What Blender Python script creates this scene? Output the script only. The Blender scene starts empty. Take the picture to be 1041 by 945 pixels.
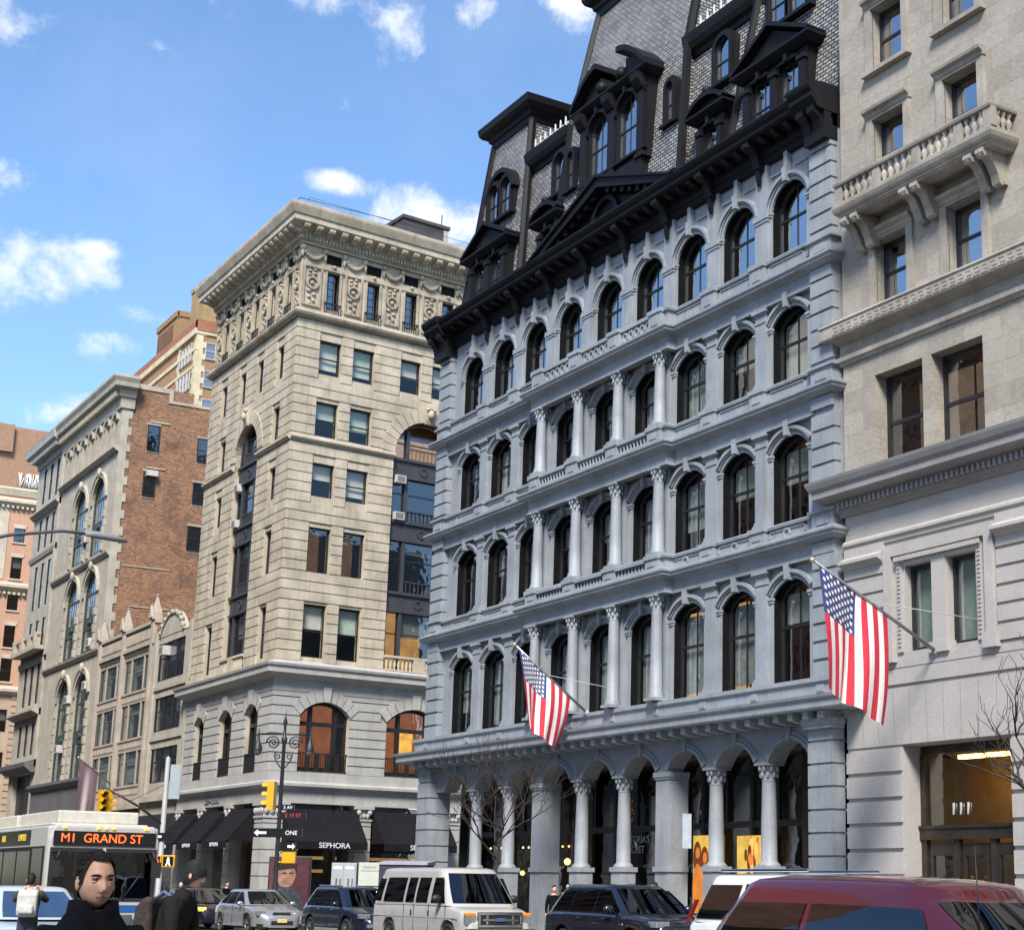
import bpy, bmesh, math, random
from mathutils import Vector, Matrix, noise
sc = bpy.context.scene
COL = sc.collection
rad = math.radians
sin, cos, pi = math.sin, math.cos, math.pi
rng = random.Random(7)

# ------------------------------------------------------------------ materials
MATS = {}
def nt(name):
    m = bpy.data.materials.new(name); m.use_nodes = True
    t = m.node_tree; b = t.nodes['Principled BSDF']
    return m, t, b
def L(t, a, b): t.links.new(a, b)
def node(t, kind, **kw):
    n = t.nodes.new(kind)
    for k, v in kw.items():
        if k.startswith('i_'): n.inputs[k[2:].replace('_', ' ')].default_value = v
        else: setattr(n, k, v)
    return n
def c4(c): return (c[0], c[1], c[2], 1)
def mixc(t, fac, a, b, mode='MIX'):
    n = t.nodes.new('ShaderNodeMix'); n.data_type = 'RGBA'; n.blend_type = mode
    for s, v in ((0, fac), (6, a), (7, b)):
        if hasattr(v, 'is_linked') or hasattr(v, 'links'): L(t, v, n.inputs[s])
        else: n.inputs[s].default_value = v if s == 0 else c4(v)
    return n.outputs[2]
def ramp(t, src, p0, p1, c0=(0,0,0), c1=(1,1,1)):
    r = t.nodes.new('ShaderNodeValToRGB'); L(t, src, r.inputs[0])
    r.color_ramp.elements[0].position = p0; r.color_ramp.elements[1].position = p1
    r.color_ramp.elements[0].color = c4(c0); r.color_ramp.elements[1].color = c4(c1)
    return r.outputs[0]
def wpos(t, scale=(1,1,1)):
    g = t.nodes.new('ShaderNodeNewGeometry')
    m = t.nodes.new('ShaderNodeMapping'); m.inputs['Scale'].default_value = scale
    L(t, g.outputs['Position'], m.inputs[0]); return m.outputs[0]
def noisen(t, vec, scale, detail=5, rough=.6):
    n = node(t, 'ShaderNodeTexNoise'); n.inputs['Scale'].default_value = scale
    n.inputs['Detail'].default_value = detail; n.inputs['Roughness'].default_value = rough
    L(t, vec, n.inputs['Vector']); return n.outputs['Fac']
def stone(name, base, var=.25, streak=.3, rough=.85, bump=.25, tint=None, grime=(.10,.085,.07), metal=0, fine=18, spec=.3):
    """weathered masonry or painted metal: two tones of mottling, rain streaks and grain"""
    if name in MATS: return MATS[name]
    m, t, b = nt(name)
    p = wpos(t)
    dark = tuple(c*(1-var) for c in base); lite = tuple(min(.9, c*(1+var*.8)) for c in base)
    if tint: lite = tint
    c = mixc(t, ramp(t, noisen(t, p, .9, 6), .32, .68), dark, lite)
    c = mixc(t, ramp(t, noisen(t, p, fine, 4, .7), .3, .75, (.72,)*3, (1.18,)*3), c, c)
    g = noisen(t, p, fine, 4, .7)
    mm = t.nodes.new('ShaderNodeMix'); mm.data_type = 'RGBA'; mm.blend_type = 'MULTIPLY'; mm.inputs[0].default_value = .55
    L(t, c, mm.inputs[6]); L(t, ramp(t, g, .25, .8, (.62,)*3, (1.2,)*3), mm.inputs[7]); c = mm.outputs[2]
    if streak:
        s = noisen(t, wpos(t, (2.6, 2.6, .22)), 1.6, 6, .65)
        f = t.nodes.new('ShaderNodeMath'); f.operation = 'MULTIPLY'; f.inputs[1].default_value = streak
        L(t, ramp(t, s, .5, .78), f.inputs[0]); c = mixc(t, f.outputs[0], c, grime)
    L(t, c, b.inputs['Base Color'])
    b.inputs['Roughness'].default_value = rough; b.inputs['Metallic'].default_value = metal
    b.inputs['Specular IOR Level'].default_value = spec
    bp = node(t, 'ShaderNodeBump'); bp.inputs['Strength'].default_value = bump; bp.inputs['Distance'].default_value = .03
    L(t, noisen(t, p, fine*.7, 6, .7), bp.inputs['Height']); L(t, bp.outputs[0], b.inputs['Normal'])
    MATS[name] = m; return m
def brick(name, c1, c2, mortar, axes=('Y','Z'), bw=.22, rh=.075, var=.35, mort=.012, offset=.5, rough=.9, patch=(.08,.05,.04), pf=.35, bump=.5, streaky=False):
    if name in MATS: return MATS[name]
    m, t, b = nt(name)
    g = t.nodes.new('ShaderNodeNewGeometry'); sx = t.nodes.new('ShaderNodeSeparateXYZ'); L(t, g.outputs['Position'], sx.inputs[0])
    cb = t.nodes.new('ShaderNodeCombineXYZ')
    if axes[0] == 'XY':
        a = t.nodes.new('ShaderNodeMath'); a.operation = 'ADD'; L(t, sx.outputs['X'], a.inputs[0]); L(t, sx.outputs['Y'], a.inputs[1]); src = a.outputs[0]
    else: src = sx.outputs[axes[0]]
    L(t, src, cb.inputs[0]); L(t, sx.outputs['Z'], cb.inputs[1])
    br = node(t, 'ShaderNodeTexBrick'); L(t, cb.outputs[0], br.inputs['Vector'])
    br.inputs['Color1'].default_value = c4(c1); br.inputs['Color2'].default_value = c4(c2); br.inputs['Mortar'].default_value = c4(mortar)
    br.inputs['Scale'].default_value = 1; br.inputs['Brick Width'].default_value = bw; br.inputs['Row Height'].default_value = rh
    br.inputs['Mortar Size'].default_value = mort; br.inputs['Bias'].default_value = -.1; br.offset = offset
    p = wpos(t); c = br.outputs['Color']
    mm = t.nodes.new('ShaderNodeMix'); mm.data_type = 'RGBA'; mm.blend_type = 'MULTIPLY'; mm.inputs[0].default_value = 1
    L(t, c, mm.inputs[6]); L(t, ramp(t, noisen(t, wpos(t, (3.2,3.2,9)), 1.7, 6, .75), .3, .72, (1-var,)*3, (1+var,)*3), mm.inputs[7])
    f = t.nodes.new('ShaderNodeMath'); f.operation = 'MULTIPLY'; f.inputs[1].default_value = pf
    L(t, ramp(t, noisen(t, p, .55, 7, .7), .5, .66), f.inputs[0])
    c = mixc(t, f.outputs[0], mm.outputs[2], patch)
    L(t, c, b.inputs['Base Color']); b.inputs['Roughness'].default_value = rough
    bp = node(t, 'ShaderNodeBump'); bp.inputs['Strength'].default_value = bump; bp.inputs['Distance'].default_value = .02
    L(t, br.outputs['Fac'], bp.inputs['Height']); bp.invert = True; L(t, bp.outputs[0], b.inputs['Normal'])
    MATS[name] = m; return m
def plain(name, c, rough=.6, metal=0, var=.12, scale=6, coat=0, spec=.5, emit=None, estr=0, bump=0):
    if name in MATS: return MATS[name]
    m, t, b = nt(name)
    n = noisen(t, wpos(t), scale, 5)
    L(t, mixc(t, ramp(t, n, .3, .7), tuple(x*(1-var) for x in c), tuple(min(1, x*(1+var)) for x in c)), b.inputs['Base Color'])
    b.inputs['Roughness'].default_value = rough; b.inputs['Metallic'].default_value = metal
    b.inputs['Coat Weight'].default_value = coat; b.inputs['Coat Roughness'].default_value = .04
    b.inputs['Specular IOR Level'].default_value = spec
    if emit: b.inputs['Emission Color'].default_value = c4(emit); b.inputs['Emission Strength'].default_value = estr
    if bump:
        bp = node(t, 'ShaderNodeBump'); bp.inputs['Strength'].default_value = bump; bp.inputs['Distance'].default_value = .02
        L(t, n, bp.inputs['Height']); L(t, bp.outputs[0], b.inputs['Normal'])
    MATS[name] = m; return m
def glass(name, refl=.3, tint=(.55,.6,.6), rough=.01, wav=.012):
    """window glass: partly mirror, partly see-through, old panes slightly wavy"""
    if name in MATS: return MATS[name]
    m = bpy.data.materials.new(name); m.use_nodes = True; t = m.node_tree; t.nodes.remove(t.nodes['Principled BSDF'])
    out = t.nodes['Material Output']
    tr = node(t, 'ShaderNodeBsdfTransparent'); tr.inputs[0].default_value = c4(tint)
    gl = node(t, 'ShaderNodeBsdfGlossy'); gl.inputs['Color'].default_value = (.92,.95,1,1); gl.inputs['Roughness'].default_value = rough
    ge = node(t, 'ShaderNodeNewGeometry'); dt = node(t, 'ShaderNodeVectorMath', operation='DOT_PRODUCT'); L(t, ge.outputs['Normal'], dt.inputs[0]); L(t, ge.outputs['Incoming'], dt.inputs[1])
    ab = node(t, 'ShaderNodeMath', operation='ABSOLUTE'); L(t, dt.outputs['Value'], ab.inputs[0])
    om = node(t, 'ShaderNodeMath', operation='SUBTRACT'); om.inputs[0].default_value = 1; L(t, ab.outputs[0], om.inputs[1])
    pw = node(t, 'ShaderNodeMath', operation='POWER'); pw.inputs[1].default_value = 5; L(t, om.outputs[0], pw.inputs[0])
    a = node(t, 'ShaderNodeMath', operation='MULTIPLY_ADD'); a.inputs[1].default_value = .92-refl; a.inputs[2].default_value = .06+refl; a.use_clamp = True; L(t, pw.outputs[0], a.inputs[0])
    mx = node(t, 'ShaderNodeMixShader'); L(t, a.outputs[0], mx.inputs[0]); L(t, tr.outputs[0], mx.inputs[1]); L(t, gl.outputs[0], mx.inputs[2])
    bp = node(t, 'ShaderNodeBump'); bp.inputs['Strength'].default_value = 1; bp.inputs['Distance'].default_value = wav
    L(t, noisen(t, wpos(t), 1.3, 2), bp.inputs['Height']); L(t, bp.outputs[0], gl.inputs['Normal'])
    L(t, mx.outputs[0], out.inputs[0]); MATS[name] = m; return m
def paint(name, c, metal=0, rough=.35, coat=1, flake=.05):
    if name in MATS: return MATS[name]
    m = plain(name, c, rough, metal, flake, 2.5, coat); return m
def emis(name, c, s):
    if name in MATS: return MATS[name]
    m, t, b = nt(name); b.inputs['Base Color'].default_value = c4(tuple(x*.3 for x in c))
    n = noisen(t, wpos(t), 2.2, 3)
    mm = mixc(t, ramp(t, n, .3, .7), tuple(x*.55 for x in c), c)
    L(t, mm, b.inputs['Emission Color']); b.inputs['Emission Strength'].default_value = s
    MATS[name] = m; return m

# ------------------------------------------------------------------ mesh building
def arcpts(w, zp, rise, n=12):
    if rise < 1e-3: return [(-w, zp), (w, zp)]
    if rise > w*.95: return [(-w*cos(pi*i/n), zp+rise*sin(pi*i/n)) for i in range(n+1)]
    R = (w*w+rise*rise)/(2*rise); cz = zp+rise-R; a = math.asin(w/R)
    return [(R*sin(-a+2*a*i/n), cz+R*cos(-a+2*a*i/n)) for i in range(n+1)]
def arcoff(pts, d):
    """offset an arch line outward by d"""
    out = []; n = len(pts)
    for i, (u, z) in enumerate(pts):
        a = pts[max(0, i-1)]; b = pts[min(n-1, i+1)]
        tx, tz = b[0]-a[0], b[1]-a[1]; l = math.hypot(tx, tz) or 1
        out.append((u-tz/l*d, z+tx/l*d))
    return out
class MB:
    """collects geometry in local coordinates: u along, o outwards (= -y), z up"""
    def __init__(s): s.v = []; s.f = []; s.m = []; s.s = []
    def add(s, vs, fs, m=0, sm=False):
        k = len(s.v); s.v += [(u, -o, z) for u, o, z in vs]
        for f in fs: s.f.append([i+k for i in f]); s.m.append(m); s.s.append(sm)
    def box(s, u0, u1, o0, o1, z0, z1, m=0):
        s.add([(u0,o0,z0),(u1,o0,z0),(u1,o1,z0),(u0,o1,z0),(u0,o0,z1),(u1,o0,z1),(u1,o1,z1),(u0,o1,z1)],
              [(0,3,2,1),(4,5,6,7),(0,1,5,4),(1,2,6,5),(2,3,7,6),(3,0,4,7)], m)
    def frust(s, a, z0, b, z1, m=0):
        (u0,u1,o0,o1), (U0,U1,O0,O1) = a, b
        s.add([(u0,o0,z0),(u1,o0,z0),(u1,o1,z0),(u0,o1,z0),(U0,O0,z1),(U1,O0,z1),(U1,O1,z1),(U0,O1,z1)],
              [(0,3,2,1),(4,5,6,7),(0,1,5,4),(1,2,6,5),(2,3,7,6),(3,0,4,7)], m)
    def quad(s, a, b, c, d, m=0): s.add([a,b,c,d], [(0,1,2,3)], m)
    def uprism(s, pts, o0, o1, m=0, sm=False):
        """extrude an outline in the wall plane (u,z) between two depths"""
        n = len(pts); v = [(u,o0,z) for u,z in pts]+[(u,o1,z) for u,z in pts]
        s.add(v, [tuple(range(n)), tuple(range(2*n-1, n-1, -1))]+[(i,(i+1)%n,n+(i+1)%n,n+i) for i in range(n)], m, sm)
    def oprism(s, pts, u0, u1, m=0):
        """extrude a side profile (o,z) along u"""
        n = len(pts); v = [(u0,o,z) for o,z in pts]+[(u1,o,z) for o,z in pts]
        s.add(v, [tuple(range(n)), tuple(range(2*n-1, n-1, -1))]+[(i,(i+1)%n,n+(i+1)%n,n+i) for i in range(n)], m)
    def strip(s, A, B, o0, o1, m=0):
        """solid ribbon between two lines in the wall plane"""
        n = len(A); v = []
        for (a, b) in zip(A, B): v += [(a[0],o0,a[1]),(b[0],o0,b[1]),(b[0],o1,b[1]),(a[0],o1,a[1])]
        f = []
        for i in range(n-1):
            for k in range(4): f.append((4*i+k, 4*i+(k+1)%4, 4*i+4+(k+1)%4, 4*i+4+k))
        f += [(0,3,2,1), tuple(4*(n-1)+k for k in range(4))]
        s.add(v, f, m)
    def lathe(s, u, o, prof, n=16, m=0, sm=True):
        v = []; f = []; k = len(prof)
        for r, z in prof:
            for i in range(n): v.append((u+r*cos(2*pi*i/n), o+r*sin(2*pi*i/n), z))
        for j in range(k-1):
            for i in range(n): f.append((j*n+i, j*n+(i+1)%n, (j+1)*n+(i+1)%n, (j+1)*n+i))
        s.add(v, f, m, sm); s.add(v[:n], [tuple(range(n-1,-1,-1))], m); s.add(v[-n:], [tuple(range(n))], m)
    def tube(s, pts, rads, n=8, m=0, sm=True):
        pts = [Vector(p) for p in pts]
        if not isinstance(rads, (list, tuple)): rads = [rads]*len(pts)
        v = []; f = []; k = len(pts); up = None
        for j, p in enumerate(pts):
            d = (pts[min(k-1, j+1)]-pts[max(0, j-1)])
            if d.length < 1e-9: d = Vector((0,0,1))
            d.normalize()
            if up is None:
                up = d.cross(Vector((0,0,1)))
                if up.length < .01: up = d.cross(Vector((1,0,0)))
            else: up = up - d*up.dot(d)
            up.normalize(); w = d.cross(up)
            for i in range(n):
                q = p+(up*cos(2*pi*i/n)+w*sin(2*pi*i/n))*rads[j]; v.append((q.x, q.y, q.z))
        for j in range(k-1):
            for i in range(n): f.append((j*n+i, j*n+(i+1)%n, (j+1)*n+(i+1)%n, (j+1)*n+i))
        f += [tuple(range(n-1,-1,-1)), tuple(range((k-1)*n, k*n))]
        s.add(v, f, m, sm)
    def ball(s, c, r, n=12, m=0):
        if not isinstance(r, (list, tuple)): r = (r, r, r)
        v = []; f = []; h = n//2
        for j in range(h+1):
            a = pi*j/h
            for i in range(n): v.append((c[0]+r[0]*sin(a)*cos(2*pi*i/n), c[1]+r[1]*sin(a)*sin(2*pi*i/n), c[2]+r[2]*cos(a)))
        for j in range(h):
            for i in range(n): f.append((j*n+i, j*n+(i+1)%n, (j+1)*n+(i+1)%n, (j+1)*n+i))
        s.add(v, f, m, True)
    def sweep(s, path, prof, m=0):
        """mitred moulding: profile (out,z) along a plan path (u,o'), outward on the right of travel (plan in x,y)"""
        n = len(path); k = len(prof); v = []; f = []
        P = [Vector(p) for p in path]
        for i in range(n):
            d0 = (P[i]-P[i-1]).normalized() if i > 0 else None
            d1 = (P[i+1]-P[i]).normalized() if i < n-1 else None
            n0 = Vector((d0.y, -d0.x)) if d0 else None; n1 = Vector((d1.y, -d1.x)) if d1 else None
            if n0 and n1:
                q = n0+n1; q = q/(1+n0.dot(n1))
            else: q = n0 or n1
            for out, z in prof: w = P[i]+q*out; v.append((w.x, -w.y, z))
        for i in range(n-1):
            for j in range(k): f.append((i*k+j, i*k+(j+1)%k, (i+1)*k+(j+1)%k, (i+1)*k+j))
        f += [tuple(range(k)), tuple(range(n*k-1, (n-1)*k-1, -1))]
        s.add(v, f, m)
    def wall(s, u0, u1, z0, z1, ops, o=0, depth=.3, m=0, mr=None):
        """wall sheet with openings (u,w,zs,zp,rise): centre, half width, sill, spring, rise - with reveals"""
        mr = m if mr is None else mr; cur = u0
        R = lambda a, b, c, d: (b > a+1e-6 and d > c+1e-6) and s.quad((a,o,c),(b,o,c),(b,o,d),(a,o,d), m)
        for (u, w, zs, zp, rise) in sorted(ops):
            R(cur, u-w, z0, z1); R(u-w, u+w, z0, zs)
            A = [(u+a, z) for a, z in arcpts(w, zp, rise)]
            for p, q in zip(A[:-1], A[1:]):
                s.quad((p[0],o,p[1]),(q[0],o,q[1]),(q[0],o,z1),(p[0],o,z1), m)
                s.quad((p[0],o,p[1]),(q[0],o,q[1]),(q[0],o-depth,q[1]),(p[0],o-depth,p[1]), mr)
            for a in (u-w, u+w): s.quad((a,o,zs),(a,o,zp),(a,o-depth,zp),(a,o-depth,zs), mr)
            if zs > z0+1e-4: s.quad((u-w,o,zs),(u+w,o,zs),(u+w,o-depth,zs),(u-w,o-depth,zs), mr)
            cur = u+w
        R(cur, u1, z0, z1)
    def mesh(s, name, mats, recalc=True):
        me = bpy.data.meshes.new(name); me.from_pydata(s.v, [], s.f)
        for x in (mats if isinstance(mats, (list, tuple)) else [mats]): me.materials.append(x)
        me.polygons.foreach_set('material_index', s.m); me.polygons.foreach_set('use_smooth', s.s)
        if recalc and len(s.f) < 60000:
            b = bmesh.new(); b.from_mesh(me); bmesh.ops.recalc_face_normals(b, faces=b.faces); b.to_mesh(me); b.free()
        me.update(); return me
class Fr:
    def __init__(s, O=(0,0), th=0): s.O = Vector((O[0], O[1], 0)); s.th = th
    def pt(s, u=0, o=0, z=0):
        c, n = cos(s.th), sin(s.th); return Vector((s.O.x+u*c+o*n, s.O.y+u*n-o*c, z))
F0 = Fr()
def obj(name, me, mats=None, par=None, fr=F0, u=0, o=0, z=0, rot=0):
    if isinstance(me, MB): me = me.mesh(name, mats)
    ob = bpy.data.objects.new(name, me); COL.objects.link(ob)
    ob.location = fr.pt(u, o, z); ob.rotation_euler = (0, 0, fr.th+rot)
    if par is not None: parent(ob, par)
    return ob
def wmat(ob):
    m = Matrix.LocRotScale(ob.location, ob.rotation_euler, ob.scale)
    return (wmat(ob.parent) @ ob.matrix_parent_inverse @ m) if ob.parent else m
def parent(ob, par):
    ob.parent = par; ob.matrix_parent_inverse = wmat(par).inverted()
def thing(name, label, cat, loc=(0,0,0), group=None, rz=0):
    e = bpy.data.objects.new(name, None); COL.objects.link(e); e.location = loc; e.rotation_euler = (0,0,rz)
    e.empty_display_size = .3
    return tag(e, label, cat, group)
def tag(o, label, cat, group=None):
    o['label'] = label; o['category'] = cat
    if group: o['group'] = group
    return o
def part(name, mb, mats, par, **kw):
    """mesh whose coordinates are local to its parent (rotated and placed with it)"""
    me = mb.mesh(name, mats) if isinstance(mb, MB) else mb
    ob = bpy.data.objects.new(name, me); COL.objects.link(ob); ob.parent = par
    if 'loc' in kw: ob.location = kw['loc']
    if 'rot' in kw: ob.rotation_euler = kw['rot']
    if 'label' in kw: ob['label'] = kw['label']
    return ob
def struct(name, mb, mats, **kw):
    o = obj(name, mb, mats, **kw); o['kind'] = 'structure'; return o
def bevel(o, w, seg=2):
    b = o.modifiers.new('soft_edges', 'BEVEL'); b.width = w; b.segments = seg; b.limit_method = 'ANGLE'; b.angle_limit = rad(35); return o
def text(name, s, size, mat, par=None, fr=F0, u=0, o=0, z=0, ext=.01, align='CENTER', local=False, rot=None, sx=1):
    cu = bpy.data.curves.new(name, 'FONT'); cu.body = s; cu.size = size; cu.extrude = ext; cu.align_x = align; cu.align_y = 'CENTER'
    cu.materials.append(mat); ob = bpy.data.objects.new(name, cu); COL.objects.link(ob)
    if local:
        ob.location = (u, -o, z); ob.rotation_euler = rot or (pi/2, 0, 0)
    else:
        ob.location = fr.pt(u, o, z); ob.rotation_euler = rot or (pi/2, 0, fr.th)
    bpy.context.view_layer.update()
    me = bpy.data.meshes.new_from_object(ob.evaluated_get(bpy.context.evaluated_depsgraph_get())); me.name = name
    me.transform(Matrix.Diagonal((sx, 1, 1, 1)))
    o2 = bpy.data.objects.new(name, me); COL.objects.link(o2); o2.location = ob.location; o2.rotation_euler = ob.rotation_euler
    bpy.data.objects.remove(ob); bpy.data.curves.remove(cu); o2.name = name
    if par is not None:
        if local: o2.parent = par
        else: parent(o2, par)
    return o2
def copies(name, me, par, fr, spots):
    for u, o, z in spots: obj(name, me, None, par, fr, u, o, z)
# windows -------------------------------------------------------------
def win_meshes(key, w, h, rise, fw=.07, mid=.5, mull=True, fd=.09, arch_n=12, cols=0, rows=0):
    """sash window of half width w; z from 0 to h at the spring, arched by rise; returns frame and pane meshes"""
    f = MB(); A = arcpts(w, h, rise, arch_n)
    if rise > 1e-3: B = arcoff(A, -fw); B[0] = (-w+fw, h); B[-1] = (w-fw, h); f.strip(A, B, 0, fd)
    else: f.box(-w, w, 0, fd, h-fw, h)
    f.box(-w, -w+fw, 0, fd, 0, h-(fw if rise < 1e-3 else 0)); f.box(w-fw, w, 0, fd, 0, h-(fw if rise < 1e-3 else 0)); f.box(-w+fw, w-fw, 0, fd, 0, fw*1.2)
    if mid: zm = (h+rise)*mid; f.box(-w+fw, w-fw, -.02, fd-.03, zm-fw*.55, zm+fw*.55)
    if mull: f.box(-.022, .022, .01, fd-.04, fw*1.2, h+rise-fw)
    for i in range(1, cols): x = -w+2*w*i/cols; f.box(x-.02, x+.02, .01, fd-.045, fw, h-fw)
    for i in range(1, rows): x = h*i/rows; f.box(-w+fw, w-fw, .012, fd-.05, x-.02, x+.02)
    p = MB(); pts = [(w-fw*.6, fw*.5), (w-fw*.6, h-fw*.6 if rise < 1e-3 else h)]+([] if rise < 1e-3 else [(a, z-fw*.5) for a, z in A[::-1][1:-1]])+[(-w+fw*.6, h-fw*.6 if rise < 1e-3 else h), (-w+fw*.6, fw*.5)]
    p.add([(a, .028, z) for a, z in pts], [tuple(range(len(pts)))])
    return f, p
WIN = {}
def window(par, fr, u, o, z, key, fmat, gmat, spec, blind=None, bfrac=.5, lit=None):
    if key not in WIN:
        f, p = win_meshes(key, **spec); WIN[key] = (f.mesh('window', fmat), p.mesh('pane', gmat))
    fm, pm = WIN[key]
    wo = obj('window', fm, None, par, fr, u, o, z); po = obj('pane', pm, None, wo, fr, u, o, z)
    w, h = spec['w'], spec['h']+spec.get('rise', 0)
    if blind:
        k = ('blind', w, h, round(bfrac, 2), blind.name)
        if k not in WIN:
            b = MB(); b.box(-w+.06, w-.06, -.14, -.13, h*(1-bfrac), h*.97 if spec.get('rise', 0) < .01 else spec['h']+spec['rise']*.3)
            WIN[k] = b.mesh('blind', blind)
        obj('blind', WIN[k], None, wo, fr, u, o, z)
    if lit:
        k = ('lit', w, h, lit.name)
        if k not in WIN:
            b = MB(); b.box(-w-.1, w+.1, -1.3, -1.25, -.2, h+.1); WIN[k] = b.mesh('lit_room', lit)
        obj('lit_room', WIN[k], None, wo, fr, u, o, z)
    return wo
# ------------------------------------------------------------------ camera, sky, sun
cam = bpy.data.cameras.new('camera'); camo = bpy.data.objects.new('camera', cam); COL.objects.link(camo); sc.camera = camo
yaw, pit, rol = rad(56.969), rad(12.878), rad(.818)
Wv = Vector((-sin(yaw)*cos(pit), cos(yaw)*cos(pit), sin(pit))); rv = Vector((cos(yaw), sin(yaw), 0)); uv = rv.cross(Wv)
Rv = cos(rol)*rv+sin(rol)*uv; Uv = -sin(rol)*rv+cos(rol)*uv
CAMP = Vector((0, -29, 1.65))
camo.matrix_world = Matrix((( Rv.x, Uv.x, -Wv.x, CAMP.x), (Rv.y, Uv.y, -Wv.y, CAMP.y), (Rv.z, Uv.z, -Wv.z, CAMP.z), (0,0,0,1)))
cam.sensor_fit = 'HORIZONTAL'; cam.sensor_width = 36
cam.lens = 1660.8/1041*36; cam.shift_x = (520.5-662.4)/1041; cam.shift_y = (524.0-472.5)/1041
cam.clip_start = .1; cam.clip_end = 5000
SUN_EL, SUN_AZ = rad(47), rad(50)      # azimuth measured from -Y (behind the camera) towards +X
sund = Vector((sin(SUN_AZ)*cos(SUN_EL), -cos(SUN_AZ)*cos(SUN_EL), sin(SUN_EL)))
sl = bpy.data.lights.new('sun', 'SUN'); sl.energy = 3.4; sl.angle = rad(16); sl.color = (1, .95, .87)
so = bpy.data.objects.new('sun', sl); COL.objects.link(so); so.location = (20, -40, 80)
so.rotation_euler = (-sund).to_track_quat('-Z', 'Y').to_euler()
wd = bpy.data.worlds.new('World'); sc.world = wd; wd.use_nodes = True
t = wd.node_tree; bg = t.nodes['Background']
sky = node(t, 'ShaderNodeTexSky'); sky.sky_type = 'NISHITA'; sky.sun_disc = False; sky.sun_elevation = SUN_EL
sky.sun_rotation = math.atan2(sund.x, sund.y); sky.altitude = 0; sky.air_density = 1.0; sky.dust_density = .3; sky.ozone_density = 3
tc = node(t, 'ShaderNodeTexCoord'); dirv = tc.outputs['Generated']
hs = node(t, 'ShaderNodeHueSaturation'); hs.inputs['Hue'].default_value = .5; hs.inputs['Saturation'].default_value = 1.08; hs.inputs['Value'].default_value = 1.22; L(t, sky.outputs[0], hs.inputs['Color'])
nz = noisen(t, dirv, 7, 9, .62)
dx = node(t, 'ShaderNodeVectorMath', operation='SCALE'); dx.inputs['Scale'].default_value = .07
nv = node(t, 'ShaderNodeTexNoise'); nv.inputs['Scale'].default_value = 5; nv.inputs['Detail'].default_value = 5; L(t, dirv, nv.inputs['Vector'])
sb = node(t, 'ShaderNodeVectorMath', operation='SUBTRACT'); sb.inputs[1].default_value = (.5,.5,.5); L(t, nv.outputs['Color'], sb.inputs[0]); L(t, sb.outputs[0], dx.inputs[0])
wv = node(t, 'ShaderNodeVectorMath', operation='ADD'); L(t, dirv, wv.inputs[0]); L(t, dx.outputs[0], wv.inputs[1])
acc = None
# cloud banks by direction: centre, half extents along azimuth and height, strength
for (c, sa, sz, k) in [((-.921,.194,.336),.040,.020,1),((-.912,.216,.349),.020,.007,.9),((-.928,.172,.326),.022,.018,.9),((-.784,.384,.488),.018,.012,1.05),
        ((-.751,.434,.502),.026,.026,1.35),((-.833,.392,.386),.040,.016,1.1),((-.862,.325,.398),.022,.006,1.0),((-.908,.162,.386),.018,.012,.75),((-.945,.201,.256),.022,.010,.8),
        ((-.818,.303,.490),.022,.013,.85),((-.811,.334,.478),.018,.016,.8),((-.915,.25,.317),.026,.008,.85),((-.928,.232,.295),.022,.009,.6),((-.874,.139,.466),.03,.018,.5),
        ((-.85,.25,.46),.05,.006,.35),((.3,-.8,.35),.25,.06,.8),((.7,.2,.6),.3,.2,.8)]:
    s1 = node(t, 'ShaderNodeVectorMath', operation='SUBTRACT'); s1.inputs[1].default_value = c; L(t, wv.outputs[0], s1.inputs[0])
    h = math.hypot(c[0], c[1]); ta = Vector((-c[1]/h, c[0]/h, 0)); tz = ta.cross(Vector(c)); tz.normalize()
    parts = []
    for ax, sz_ in ((ta, sa), (tz, sz), (Vector(c).normalized(), max(sa, sz)*3)):
        d = node(t, 'ShaderNodeVectorMath', operation='DOT_PRODUCT'); d.inputs[1].default_value = ax/sz_; L(t, s1.outputs[0], d.inputs[0]); parts.append(d.outputs['Value'])
    cx = node(t, 'ShaderNodeCombineXYZ'); [L(t, p_, cx.inputs[i]) for i, p_ in enumerate(parts)]
    ln = node(t, 'ShaderNodeVectorMath', operation='LENGTH'); L(t, cx.outputs[0], ln.inputs[0])
    mr = node(t, 'ShaderNodeMapRange', interpolation_type='SMOOTHSTEP'); L(t, ln.outputs['Value'], mr.inputs[0]); mr.inputs[1].default_value = 0; mr.inputs[2].default_value = 1.9; mr.inputs[3].default_value = k; mr.inputs[4].default_value = 0
    if acc is None: acc = mr.outputs[0]
    else:
        mx = node(t, 'ShaderNodeMath', operation='MAXIMUM'); L(t, acc, mx.inputs[0]); L(t, mr.outputs[0], mx.inputs[1]); acc = mx.outputs[0]
nb = node(t, 'ShaderNodeTexNoise'); nb.inputs['Scale'].default_value = 19; nb.inputs['Detail'].default_value = 10; nb.inputs['Roughness'].default_value = .66; L(t, wv.outputs[0], nb.inputs['Vector'])
m1 = node(t, 'ShaderNodeMath', operation='MULTIPLY_ADD'); L(t, nb.outputs['Fac'], m1.inputs[0]); m1.inputs[1].default_value = 3.6; m1.inputs[2].default_value = -1.85
ad = node(t, 'ShaderNodeMath', operation='ADD'); L(t, m1.outputs[0], ad.inputs[0])
a2 = node(t, 'ShaderNodeMath', operation='MULTIPLY'); a2.inputs[1].default_value = 1.25; L(t, acc, a2.inputs[0]); L(t, a2.outputs[0], ad.inputs[1])
dens = node(t, 'ShaderNodeMapRange', interpolation_type='SMOOTHSTEP'); L(t, ad.outputs[0], dens.inputs[0]); dens.inputs[1].default_value = .34; dens.inputs[2].default_value = 1.5
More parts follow.
